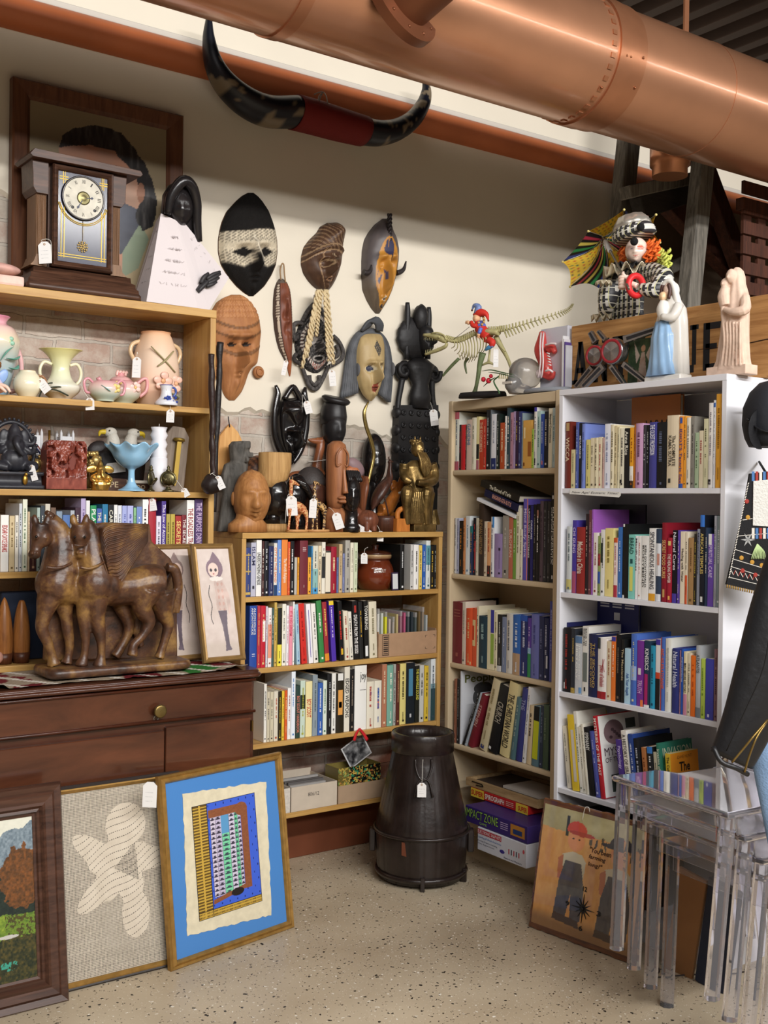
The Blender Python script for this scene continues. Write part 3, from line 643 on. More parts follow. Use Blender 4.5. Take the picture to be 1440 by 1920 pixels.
stock(S,[(112,130,205,'e8e4da'),(131,150,255,'cdc3aa'),(151,172,255,'d0c6aa'),(173,200,250,'dcd4c0','','b05030'),(201,221,250,'302818','','e0c040'),(222,239,248,'e4c040','','6a2a18'),(240,256,245,'d85c28','','f0d890'),(257,279,230,'f0eeea','','a05858'),(280,306,130,'e8eef4','','5888c0',{'d':.2}),(308,334,215,'2e443c','BOY SCOUT HANDBOOK','d8806c',{'tbox':(.1,.8)}),(335,366,185,'c8d8c8','','a8a838',{'b':[(.5,.75,'202a20')]}),(368,409,190,'ecdfa8','BOY SCOUT','c04028',{'tbox':(.35,.68)}),(410,442,150,'8c98a0','','485860'),(443,474,200,'3a62ae','','e8e8f0'),(475,499,185,'dce6d8','','2c6a4a'),(500,527,145,'1c1c1e','','c8c8c8'),(528,554,140,'eceae2','','303030'),(555,603,140,'2a2418','','',{'marks':False,'b':[(.88,1,'e8e6e0',.15,.85),(.3,.72,'e0a050',.2,.8),(.42,.52,'58a060',.3,.7)]}),(605,639,100,'e6e0d0','EDGED WEAPONS','282828',{'tbox':(.22,.82)}),(640,667,115,'1e1c1c','','908070'),(668,742,92,'f2f0ea','','',{'hard':1,'d':.18,'marks':False,'decor':lambda mb,mats,w,h,d:(mats.append(mat((20,20,20))),mb.text('joy',w*.42,w*.92,h*.74,h*.9,-.0042,len(mats)-1),mb.box(w*.4,w*.9,-.0042,-.004,h*.62,h*.626,len(mats)-1))}),(743,788,190,'e8e0cc','','b04838',{'b':[(.72,.78,'3858a0',.4,.6)]}),(789,834,185,'ebe4d2','','3858a0',{'b':[(.72,.78,'3858a0',.4,.6),(.4,.6,'c05048',.42,.58)]}),(836,866,85,'b4785c','','e8d8b8'),(867,905,90,'7cae9c','','e8ecd8'),(906,922,85,'a8a8a0'),(923,945,85,'5a2a22','','c89868'),(946,984,80,'e0d080','','383018'),(985,1038,75,'1a2026','','',{'marks':False,'b':[(.45,.9,'4c84a4',.25,.75),(.1,.16,'c0c0c0',.4,.6)]}),(1040,1066,95,'24241c','THE NASHVILLE SOUND','d8d04c',{'tbox':(.4,.95)}),(1067,1094,90,'c8c8c0','',''),(1096,1122,95,'d8b83c','','282010'),(1135,1186,50,'dce4e8','','384858',{'d':.19,'b':[(0,.52,'28464a'),(.52,.6,'7898a0')]})])
# == tall pine bookcase
S=Shelf('tall pine bookcase book row',to,0,TALLZ[2],0,900,2.88)
stock(S,[(2,47,190,'eceae4','EDGAR CAYCE SPEAKS','b83838',{'tbox':(.35,.82)}),(49,79,195,'ccb890','','705830'),(80,100,192,'e4ded0','','303030'),(101,119,128,'c8ccd0','',''),(120,147,105,'e0e2cc','','4a6848'),(148,161,172,'c8b090'),(162,196,200,'4a2a28','','c8a080'),(198,216,150,'a8b8b0'),(218,240,140,'384048'),(242,270,130,'d0c8b8'),(272,300,150,'705848'),(302,335,170,'8898a8'),(337,376,190,'5878b0'),(378,402,165,'b0b4bc'),(404,432,150,'402838'),(434,461,100,'b8a8cc','','604880'),(462,484,112,'e8e6e4','','586890'),(485,519,138,'2c9058','PLANET','f0f0e8',{'tbox':(.5,.94)}),(520,549,155,'4460a8','THE MOON','f0e8c0',{'tbox':(.5,.94)}),(550,581,132,'2c78a0'),(582,612,135,'1c1c20','CARE OF','e8e4d0',{'tbox':(.5,.92)}),(613,633,135,'ecebe6','','303848'),(634,656,138,'e0e2e8','','303848'),(657,684,140,'a8b0e0','','4850a0',{'b':[]}),(685,718,140,'b4b8e4','','4850a0'),(719,735,150,'88b888'),(736,765,145,'7890c8','','f0f0f0'),(767,799,105,'f0efec','','282828'),(800,841,95,'a82c38','','',{'hard':1,'marks':False}),(842,869,195,'e6e0ee','','403c50'),(870,895,115,'503c8c','The Law of Attraction','e8e0f0',{'tbox':(.25,.95)}),(896,919,185,'b0a050','','584818'),(920,944,185,'bca84c','','584818'),(945,979,195,'a83434','SECRETS','f0d880',{'tbox':(.45,.9)}),(980,1005,190,'782830','THE SECRET','e8e0d8',{'tbox':(.4,.92)}),(1006,1047,110,'efeeea','THE ROADLESS TRAVELED','a03838',{'tbox':(.15,.88)}),(1049,1093,102,'503c68','THE PURPOSE DRIVEN LIFE','d0b8d8',{'tbox':(.12,.95)})],inset=.02)
# == beige bookcase
S=Shelf('beige bookcase top row',tanO,tanR,TANZ[0],830,740,5.191)
stock(S,[(108,151,160,'e0e2d8','','486080',{'d':.17,'b':[(0,.15,'b05868'),(.88,1,'c86878')]}),(152,171,295,'201c20','','c04040'),(173,217,295,'c8282e','','',{'marks':False,'hard':1}),(219,229,300,'302828'),(230,280,245,'d6c0b2','GANDHI','7088a8',{'tbox':(.5,.92)}),(281,325,225,'ebe6d2','','808070'),(326,354,215,'e8dca0','','',{'d':.17,'marks':False,'b':[(.2,.48,'1e1e1e'),(0,.18,'b06878')]}),(355,394,245,'bc4028','THE ECONOMICS','e8c0a0',{'tbox':(.35,.95)}),(395,420,240,'c03c30','','e8c8a0'),(422,459,150,'1c1c20','','d0d0d0',{'d':.18}),(460,470,150,'707880'),(471,519,190,'e6e8ee','','a0a8b8',{'b':[(0,.2,'283468')]}),(520,556,190,'1c2824','','b0b8b0'),(557,600,275,'b85028','','f0dcb0'),(601,620,210,'e8e6e2'),(621,654,130,'344a54','','',{'d':.18}),(655,684,175,'b88a9c','','583848'),(685,705,165,'b098c0','','483060'),(706,734,165,'34203c','','d8c048'),(735,765,165,'343c70','','c0c8e0'),(766,778,180,'8898a0'),(779,864,250,'d8a654','','',{'d':.13,'marks':False,'b':[(.05,.12,'70401c',.08,.24),(.25,.55,'9c5c28',.6,.98),(.62,.85,'f0dca8',.12,.3)]}),(865,884,335,'a8cc50'),(885,914,125,'eceae6','','303030',{'b':[(.93,1,'4840a0'),(.08,.16,'202020',.3,.7)]}),(915,950,160,'b8d4d0','','406870'),(951,985,190,'3854a8','','d0d8f0',{'b':[(.06,.13,'d07878',.3,.7)]}),(986,1024,165,'1a1c24','','c8c0b0'),(1026,1064,135,'e6dfc8','Beyond Coincidence','282420',{'tbox':(.42,.9)}),(1066,1094,130,'b8ccd0','','608088')])
S=Shelf('beige bookcase second row',tanO,tanR,TANZ[1],830,740,5.191)
stock(S,[(112,134,1200,'d0d0d2','','606060'),(135,157,1205,'b0b4cc','','586090'),(158,195,1230,'201c18','','d88838'),(196,219,1200,'cc8a58','','603018'),(221,261,1182,'e0e6e8','','6080a0'),(263,291,1280,'28385c','','d0a060',{'b':[(.85,1,'2c7878')]}),(293,319,1200,'1c1a24','','c03838',{'b':[(.1,.6,'a83438',.6,1)]}),(320,346,1200,'d4cfbc','','888870'),(347,397,1065,'3a2e26','INDIAN HERITAGE','9a7c50',{'d':.17,'hard':1,'tbox':(.3,.78)}),(400,429,1235,'e0d0b8','','584028'),(430,464,1240,'e0a470','','b03828',{'b':[(0,.2,'2c2420')]}),(466,499,1190,'e8eaee','','303858',{'b':[(.82,1,'4888c8',.5,1)]}),(501,577,1355,'9c88b8','','',{'marks':False,'b':[(.62,.68,'382c40',.6,.85),(.08,.12,'382c40',.6,.85),(.2,.62,'584a68',.7,.74)]}),(579,639,1178,'9a948a','','c8c4bc',{'b':[(.08,.13,'40403c',.35,.65)]}),(640,679,1195,'bc6c54','EUROPEAN','e8c8b0',{'tbox':(.35,.8)}),(681,711,1215,'749c44','','e8ecd0'),(712,746,1105,'e8e2cc','','807858'),(747,775,1310,'e4dec8','','807858'),(777,824,1015,'6458b4','Mind Body Spirit','d8d0f0',{'d':.18,'tbox':(.28,.88),'b':[(0,1,'e08058',.93,1)]}),(826,846,1075,'18181a','UNSOLVED MYSTERIES','e8e8e4',{'tbox':(.3,.95)}),(847,874,1080,'282868','DREAMS','d8d8f0',{'tbox':(.55,.8)}),(876,904,1070,'1a1a1c','','908880'),(905,939,1065,'1c1a1a','','e8e4e0',{'b':[(.82,.92,'a07060',.25,.75)]}),(940,974,1035,'584850','','302830',{'hard':1}),(976,1009,1045,'2e2e30','','808080'),(1011,1044,1042,'2c2c2c','','787878'),(1046,1086,955,'161616','PLUNDERING|APPALACHIA','ecece8',{'tbox':(.2,.84),'b':[(.93,.97,'c8c8c8',.3,.7),(.04,.08,'d8d8d8',.35,.65)]})])
def slanted(label,p0,p1,th,d,c,title,tc,yaw=0,page=True):
 a0,z0=S.hit(830+p0[0]/5.191,740+p0[1]/5.191,.006);a1,z1=S.hit(830+p1[0]/5.191,740+p1[1]/5.191,.006)
 L=hypot(a1-a0,z1-z0);ang=atan2(z0-z1,a1-a0)
 P=S.O+S.dx*a0+S.dy*.006
 t_=thing('book',label,'book',(P[0],P[1],z0),(0,ang,S.rot),'books on '+S.name)
 mb=MB();mats=[mat(hx(c),.4)]
 mb.box(0,L,0,.003,0,th);mb.box(0,L,.003,d,0,.002);mb.box(0,L,.003,d,th-.002,th)
 mats.append(mat(hx(tc)));
 if title:mb.text(title,L*.24,L*.8,th*.2,th*.78,-.0006,1,bold=.02)
 mk('cover',mb,mats,t_)
 mk('pages',MB().box(.003,L-.003,.0032,d-.003,.0022,th-.0022),PAPER,t_)
slanted('white thin book lying slanted, lowest of three on the beige bookcase second shelf',(330,1028),(703,1205),.012,.14,'e8eaee','','404880')
slanted('navy book lettered Bhagavad-Gita lying slanted, middle of three on beige bookcase',(402,985),(725,1140),.029,.15,'1c2040','BHAGAVAD-GITA AS IT IS','d8a090')
slanted('black thick book about a shroud lying slanted, topmost of three on beige bookcase',(365,890),(735,1050),.027,.17,'24221e','The Shroud of Turin','e0dcc8')
S=Shelf('beige bookcase third row',tanO,tanR,TANZ[2],830,1090,5.052)
stock(S,[(92,181,195,'722a32','','',{'hard':1,'d':.14,'marks':False,'b':[(.86,.875,'9a5a50',.2,.85),(.81,.825,'9a5a50',.2,.8),(.76,.775,'9a5a50',.2,.85),(.11,.17,'9a5a50',.4,.65)]}),(182,212,195,'dcd0c0','','606060'),(213,217,150,'201c14','','',{'d':.1,'pages':False,'in':.155}),(219,278,258,'e45c36','','e8c088',{'b':[(.02,.07,'f0c090',.7,.95)]}),(279,318,255,'d85a38','','',{'marks':False,'b':[(.35,.8,'e4cc94',0,.8),(.45,.7,'c84c2c',0,.5)]}),(319,339,235,'e2d8bc','','',{'d':.19}),(340,417,330,'223e4c','','9ab8b8',{'hard':1}),(419,489,270,'e6dfbc','','',{'marks':False,'b':[(.62,1,'3c3c98',.5,.95),(.1,.6,'94b04c',.5,.95)]}),(490,514,290,'e8dfc0','','403020'),(515,557,315,'2a2a2a','','d8d8d0',{'d':.17,'b':[(0,.1,'d8d8d8')]}),(559,599,340,'7c88a4','','e0e4ec'),(601,660,310,'d6d2cc','','606468'),(662,733,320,'3468b4','','e0e8f4',{'b':[(0,.36,'b89878')]}),(735,799,320,'28306a','','d0d4e4',{'b':[(.9,1,'3058b0')]}),(801,834,350,'5a3c94','','e8e0f0',{'b':[(0,.4,'388c54'),(.4,.5,'90b8d8')]}),(836,909,315,'6f74b4','','4c5090',{'hard':1}),(911,954,330,'2a3054','','787ca0'),(956,1002,350,'22284c','','c0c4d8',{'b':[(.2,.4,'d0d0d8',.55,.9)]}),(1006,1044,190,'484c98','','a0a4d8',{'hard':1})])
S=Shelf('beige bookcase fourth row',tanO,tanR,TANZ[3],830,1090,5.052)
stock(S,[(104,129,925,'94604c','','d8b090'),(131,157,925,'2c2c30','','a0a0a0')])
stock(S,[(185,200,1068,'1c1c20','','b0b0b0',{'tilt':24,'xt':415}),(206,225,1075,'b0bcc8','','404850',{'tilt':23,'xt':430}),(232,276,1090,'7a2430','STEPHEN','d8a8a0',{'tilt':21,'xt':470,'tbox':(.4,.8)}),(345,412,940,'d6c8a4','','9c8c64',{'tilt':16,'xt':580,'hard':1,'b':[(.02,.07,'303a78',.2,.7)]}),(428,512,990,'1c1c1e','CHURCH','b8b0a0',{'tilt':14.5,'xt':610,'hard':1,'tbox':(.45,.75),'b':[(.03,.07,'e8e8e8',.1,.35)]}),(522,606,950,'e0d09a','THE CHRISTIAN WORLD','38342c',{'tilt':11,'xt':690,'hard':1,'tbox':(.12,.84)}),(615,660,1100,'587880','','a8b8b0',{'tilt':8.5,'xt':715,'hard':1}),(666,718,1010,'3c4080','THE','9ca0c8',{'tilt':7,'xt':760,'hard':1,'tbox':(.7,.85)}),(724,752,1000,'e8e8ea','','606068',{'tilt':6,'xt':810,'d':.17}),(764,806,1175,'d8c4a0','','',{'tilt':4,'xt':840,'hard':1}),(814,876,1180,'607c88','','',{'tilt':3,'xt':870,'marks':False,'b':[(.12,.76,'c8cc2c',.12,.95),(.76,1,'1a1a1a',.12,.95)]}),(884,914,1165,'384050','','8088a0',{'tilt':1.5,'xt':900}),(916,968,1165,'4a5c48','','788870',{'tilt':1,'xt':945,'hard':1}),(974,1022,1015,'1c2430','','707880',{'hard':1,'d':.17})])
def flat_face(nm,label,cat,S,pa,pb,inset,h,yaw,w,fn,th=.004,nu=60,nv=80,group=None):
 pass
 # == white bookcase
S=Shelf('white bookcase top row',whO,whR,WHZ[0],1040,730,4.2353)
stock(S,[(82,126,258,'6e2a20','WICCA','d8c0a0',{'tbox':(.4,.76),'hard':1,'b':[(.86,.98,'b09060',.2,.8)]}),(128,162,480,'d8cc9c','','808060'),(163,189,262,'5060a4','','a8b8e0'),(190,211,268,'1a1c24','META-MAGICK','e8e8f0',{'tbox':(.45,.8)}),(212,240,275,'788ad0','','303880'),(246,280,400,'d8cc84','','606030'),(281,312,388,'e0d4b4','','58503c'),(313,344,385,'e2d8b8','','58503c'),(345,374,380,'e4d8bc','','b04040'),(376,392,385,'c8a8a0'),(394,439,275,'e6e8f2','','8890b0'),(440,469,280,'e6dcbe','','403828'),(470,494,290,'d8caa2','','706040'),(495,514,300,'dcd4b4'),(516,549,310,'eae4cc','','',{'b':[(.08,.14,'282828',0,.5)]}),(551,591,310,'1a1a1c','Anne Rice','e8e4d4',{'tbox':(.55,.95)}),(593,624,305,'e8a42c','','905010',{'b':[(.12,.36,'eceadf'),(0,.12,'202020')]}),(626,636,280,'b87030','',''),(641,699,272,'c89cc0','','603858',{'b':[(0,1,'d8b4d0',.42,.48)]}),(701,724,285,'3c3840','','e0e0e0'),(726,746,285,'18181a','','c8c8c8'),(748,807,262,'44448c','THE OLDEST PROFESSION','e8e8f4',{'tbox':(.5,.96),'hard':1,'d':.15}),(809,885,262,'14161a','','586078',{'hard':1,'d':.14}),(888,982,208,'dfd0b4','The COMPLETE|KAMA SUTRA','4c4438',{'tbox':(.3,.72),'b':[(.07,.13,'30302c',.18,.38)]}),(985,1019,215,'ea9636',"IDIOT'S Tantric Sex",'383880',{'tbox':(.06,.82),'b':[(0,.06,'3858a8'),(.9,.98,'3858a8',.2,.8)]}),(1020,1041,215,'e8a23c'),(1043,1075,225,'e8e0d0','','383838'),(1077,1107,215,'88847c','','403c38'),(1110,1141,345,'a8bc9c','','405838'),(1143,1176,330,'dcd0b4','','a03838'),(1179,1214,235,'d4d0ac','','585838'),(1217,1252,110,'e8e4e0','','888088',{'hard':1,'b':[(.04,.1,'202020',.1,.7)]}),(1254,1272,88,'e4e6ea','','404858',{'b':[(.92,.97,'3060b0')]}),(1275,1331,38,'e6a83c','','8c6018',{'hard':1,'d':.17})])
def back_book(S,x,ins,w,h,d,c,label,decor=None):return put_book(S,max(S.base(x,ins),S.lo+.003),w,h,ins,hx(c),'',None,0,1,d=d,marks=False,yaw=-PI/2,label=label,decor=decor)
def on_cover(*parts):
 def f(mb,mats,w,h,d):
  M=Tr(w+.0006,0,0)@Rz(PI/2)
  for c,tx,x0,x1,z0,z1 in parts:
   if mat(c)not in mats:mats.append(mat(c))
   if tx:mb.text(tx,x0*d,x1*d,z0*h,z1*h,-.0004,mats.index(mat(c)),M=M)
   else:mb.add([tuple(M@Vector(p))for p in((x0*d,0,z0*h),(x1*d,0,z0*h),(x1*d,0,z1*h),(x0*d,0,z1*h))],[(0,1,2,3)],mats.index(mat(c)))
 return f
back_book(S,632,.2,.02,.318,.21,'b06c34','large orange-brown hardback standing behind the pink book on white bookcase top row',on_cover(((40,30,24),'WW',.3,.75,.62,.74)))
back_book(S,220,.2,.02,.226,.10,'6c98c8','blue boxed set standing behind small cream paperbacks on white bookcase top row',on_cover(((110,190,180),'',.1,.9,.1,.9),((70,90,190),'',.3,.7,.5,.85)))
back_book(S,1108,.2,.02,.238,.06,'44464a','dark grey hardback behind pale green paperback on white bookcase top row',on_cover(((24,24,26),'DO',.1,.6,.7,.95)))
S=Shelf('white bookcase second row',whO,whR,WHZ[1],1040,730,4.2353)
stock(S,[(92,134,1090,'cfd6d8','','607078',{'d':.16,'b':[(.05,.2,'c8c078')]}),(136,169,1040,'4a3c9c','CHI GUNG','d8c8f0',{'tbox':(.55,.9),'b':[(0,.3,'a85070')]}),(171,238,1095,'94302c','Medicine in China','e8d8c8',{'hard':1,'tbox':(.3,.78)}),(240,264,990,'2c2024','','c0a898'),(265,287,960,'6c4044','','c89898'),(288,302,955,'9a5cb4','','e0d0e8',{'d':.2}),(303,338,1140,'ece6e0','','8a3030'),(340,361,1165,'90a060','','',{'b':[(.5,.7,'a83838'),(.2,.4,'3858a8')]}),(362,394,1115,'e8e8e2','','',{'b':[(.5,.8,'2c3c34',0,.6)]}),(396,463,1105,'e8d890','','807030'),(466,497,1180,'ecdcd8','','a03838',{'b':[(0,.2,'b03848'),(.92,1,'d05c30')]}),(499,533,1095,'3c70b8','','c8d8f0'),(535,580,1070,'16181a','','',{'d':.19,'marks':False,'b':[(0,.04,'e0e0e0',.1,.4),(.96,1,'e0e0e0',.1,.4)]}),(583,634,1155,'84ccc0','BREAD','204844',{'tbox':(.7,.95),'b':[(.12,.5,'d8d870',.2,.75),(.55,.62,'205050',.3,.7)]}),(636,657,1165,'ecebec','Mindfulness','404048',{'tbox':(.45,.96)}),(659,684,1165,'f0eeea','','b04040'),(686,742,1165,'ecebe8','KEN DYCHTWALD|BODYMIND','202020',{'tbox':(.2,.85)}),(745,799,1105,'f0efec','SPONTANEOUS HEALING','484850',{'tbox':(.16,.95),'b':[(0,.1,'dca030')]}),(801,844,1110,'34445c','','',{'marks':False,'b':[(.35,.8,'e0e4ea'),(.5,.66,'c89080',.25,.75),(0,.1,'e4e6ea')]}),(846,888,1060,'8c1c2c','SECRET FOOD CURES','e0b878',{'d':.18,'hard':1,'tbox':(.3,.78),'b':[(.06,.16,'c8a060',.3,.7)]}),(890,929,1180,'a82438','THE HEALING POWER','f0e0d8',{'tbox':(.3,.75),'b':[(.04,.1,'e8b860',.3,.7),(.88,.95,'e0c878',.2,.8)]}),(931,968,1120,'16141c','Natural Cures','dcdce4',{'tbox':(.45,.97),'b':[(0,.13,'4c3c9c')]}),(970,991,1120,'5c44a0','',''),(993,1030,1130,'e8dcc4','Healing with Water','382c28',{'tbox':(.3,.76)}),(1031,1052,1135,'e4d8c0','','',{'b':[(0,.4,'d85c34')]}),(1058,1100,1180,'a88458','','6c5030'),(1101,1123,1150,'2a2620','','c8b040'),(1125,1147,1110,'8c90a0','Magnetotherapy','3c4058',{'tbox':(.4,.95)}),(1149,1186,1000,'1a1e28','AFRICAN TEMPLES','d8c070',{'hard':1,'tbox':(.35,.8),'b':[(.87,1,'3c78d0'),(.04,.1,'e8e8e8',.25,.75)]}),(1188,1210,1100,'2c3c54'),(1212,1257,1150,'6c4cac','SPIRITUAL CARE','d8c8f0',{'tbox':(.4,.86),'b':[(.85,1,'e8e8e8',.1,.7)]}),(1259,1279,1005,'a8aab4'),(1281,1318,1005,'8c9ca4','','d8e0e4')])
back_book(S,96,.2,.006,.31,.21,'181818','tall black album cover lettered white behind the blue book, white bookcase second row',on_cover(((230,226,220),'TAKARAZUKA',.08,.6,.74,.80)))
S=Shelf('white bookcase third row',whO,whR,WHZ[2],1030,1120,4.1143)
stock(S,[(84,98,190,'282c60','','b0b4d8',{'in':.035}),(99,159,235,'161418','','983028',{'hard':1,'b':[(.05,.15,'e8e8e8',.2,.3)]}),(161,194,240,'2c3038','','c8a850',{'b':[(0,.08,'a89048')]}),(196,249,300,'c8ccd0','JEWS GOD|HISTORY','f0f0ec',{'tbox':(.25,.85),'b':[(.88,1,'5878a0'),(.02,.12,'6898c8',.6,1)]}),(251,299,225,'e0ded8','BACK TO|SOURCES','202020',{'tbox':(.72,.97),'b':[(.2,.62,'6c7470',.15,.85),(.06,.12,'202020',.35,.6)]}),(301,369,285,'20264c','THE SECOND|JEWISH BOOK OF WHY','b89c5c',{'hard':1,'tbox':(.15,.86)}),(371,439,315,'eeeae6','power of kabbalah','a83038',{'tbox':(.2,.55),'b':[(0,.12,'9c2428'),(.82,1,'30383c',.0,.35)],'decor':lambda mb,mats,w,h,d:(mats.append(mat((160,30,40))),mb.text('K',w*.62,w*.9,h*.45,h*.66,-.0042,len(mats)-1))}),(441,473,340,'e0d0b0','','a06040'),(475,509,305,'ea7c34','','f4e4d0',{'b':[(.93,1,'3c3c98')]}),(511,549,285,'18181a','','706050',{'d':.19}),(551,576,325,'1c1e1e','The Messianic','c8b890',{'tbox':(.35,.85)}),(578,624,395,'b4d8ec','Ask Your Angels','2858a0',{'tbox':(.15,.55)}),(626,671,285,'4c70c4','','d8d0a8',{'hard':1,'b':[(.35,.55,'a0b8e4',0,1)]}),(673,724,335,'7a3498','TRUTH','e0b8e8',{'tbox':(.2,.4),'b':[(.48,.58,'e4dcdc',.2,.65),(0,.1,'e07840',.6,1)]}),(728,772,335,'243c54','KINESICS','f0f0f0',{'tbox':(.56,.88),'b':[(.04,.5,'b0286c',.1,.7),(.0,.04,'e8e8e8')]}),(776,814,375,'2c98bc','','184860',{'hard':1}),(816,853,325,'e8e4e4','','',{'marks':False,'b':[(0,.44,'1c1a1a'),(.44,.53,'d04a2c'),(.92,1,'44389c')]}),(855,889,310,'4c70c0','AND HIS RELATIONSHIP','e86c40',{'tbox':(.3,.85),'b':[(0,1,'c84838',0,.25)]}),(891,937,320,'ecece4','','b8b8b0',{'d':.18}),(945,998,395,'30387c','Natural Health','d0d4e8',{'hard':1,'tbox':(.4,.95)}),(1000,1011,410,'a07890'),(1012,1029,400,'2c58b0','Superstitions','f0f0f0',{'tbox':(.5,.88)}),(1031,1061,420,'e6dab8','MAN BEFORE HISTORY','282420',{'tbox':(.35,.82),'b':[(0,.33,'d08ca8')]}),(1063,1086,430,'e4d8bc','','282420'),(1088,1124,450,'ec7424','','b84810'),(1126,1164,375,'b8bcc0','ATLANTIS','50585c',{'tbox':(.62,.88),'b':[(0,.14,'788088')]}),(1166,1199,475,'bcd458','','6c8c20'),(1201,1264,475,'4448a8','','',{'marks':False,'b':[(.04,.09,'d8d8f0',.3,.55)]}),(1266,1299,400,'84646c','','483438')])
back_book(S,96,.2,.012,.335,.19,'282c68','large navy picture book standing at left end of white bookcase third row',on_cover(*[((214,216,230),'',.08+.3*k,.3+.3*k,.90-.03*j_,.915-.03*j_)for k in range(3)for j_ in range(2)],((220,222,232),'',.42,.56,.74,.82)))
S=Shelf('white bookcase fourth row',whO,whR,WHZ[3],1030,1120,4.1143)
stock(S,[(128,160,990,'d8d0bc','','707060',{'tilt':-8,'xt':105,'in':.02}),(180,232,905,'e4c434','','',{'tilt':-7,'xt':158,'marks':False,'b':[(.12,.8,'d0c8bc',.4,.85)]}),(236,262,885,'e6e4da','','708068',{'tilt':-8,'xt':212}),(264,286,1000,'dcd8c8','','606060',{'tilt':-8,'xt':232}),(288,310,980,'e4e0d0','','807858',{'tilt':-8,'xt':258}),(312,356,1000,'18181a','EPIPHANY','e0e0dc',{'tilt':-8,'xt':275,'tbox':(.66,.92),'hard':1}),(360,396,1030,'5058a8','','c0c4e8',{'tilt':-9,'xt':315,'hard':1}),(400,433,910,'b82430','MYSTERIES OF THE PAST','f0e8e0',{'tilt':-9,'xt':322,'d':.21,'hard':1,'tbox':(.28,.97)}),(560,602,1095,'4c3488','Psychology','d0c4f0',{'tilt':-8.5,'xt':520,'tbox':(.55,.9)}),(612,655,1025,'e8e4dc','A HISTORY OF ISRAEL','484440',{'tilt':-9,'xt':555,'tbox':(.35,.95)}),(658,696,1050,'2c4890','','c8d0e8',{'tilt':-8,'xt':600,'d':.19}),(700,742,1085,'1a1c22','','b8bcc8',{'tilt':-8,'xt':650,'hard':1,'d':.17}),(748,782,1155,'b87848','','703818',{'tilt':-7,'xt':705}),(786,830,1150,'202428','','e8e8e8',{'tilt':-6,'xt':755,'b':[(.9,1,'3c80d0')]}),(834,862,1195,'c8c4ac','','484840',{'tilt':-6,'xt':815}),(868,900,1130,'34806c','Invasion of Other','e4ecd8',{'tilt':-7,'xt':845,'tbox':(.45,.92),'d':.16})])
# == PRICE TAGS
TAGC=mat((236,234,232),.7);STR=mat((232,228,218),.8);INK=mat((110,112,120),.7)
def price_tag(label,top,P,hpx,tilt=0,string=(),wr=.55,eyelet=True,rot=None,group='paper price tags on strings'):
 """top: image point of the tag's hole end; P: a world point giving its distance; string: image points the cord runs through"""
 o=facing(top[0],top[1],P);dep=float((o-CO)@CF);h=hpx*dep/F;wd=h*wr
 t=thing('price_tag',label,'price tag',tuple(o),(0,0,RC if rot is None else rot),group)
 M=Ry(radians(tilt));c=wd*.28
 mb=MB();mb.prism([(-wd/2,-h),(wd/2,-h),(wd/2,-c),(wd/2-c,0),(-wd/2+c,0),(-wd/2,-c)],-.0006,.0006,0,M=M)
 R=random.Random(label)
 for k in range(3):
  z=-h*(.42+.17*k);x=-wd*.3
  while x<wd*R.uniform(.1,.34):
   L=R.uniform(.0012,.003);mb.add([tuple(M@Vector(p))for p in((x,-.0008,z),(x+L,-.0008,z+R.uniform(-.0008,.0012)),(x+L,-.0008,z+.0006),(x,-.0008,z+.0008))],[(0,1,2,3)],1);x+=L+.0012
 mk('card',mb,[TAGC,INK],t)
 if eyelet:
  e=MB();a=[tuple(M@Vector((.0028*cos(q),-.001,-c*.75+.0028*sin(q))))for q in LS(0,2*PI,12)]
  e.tube(a,.0009,n=6,sm=1,cap=False);mk('eyelet',e,mat((168,126,84),.6),t)
 if string:
  Mi=Matrix.Rotation(-(RC if rot is None else rot),4,'Z');pts=[tuple(M@Vector((0,-.0012,-c*.75)))]
  for s in string:
   q=facing(s[0],s[1],s[2]if len(s)>2 else P);pts.append(tuple(Mi@(Vector(q)-Vector(o))))
  mk('string',MB().tube(pts,.0007,n=6,sm=4),STR,t)
 return t
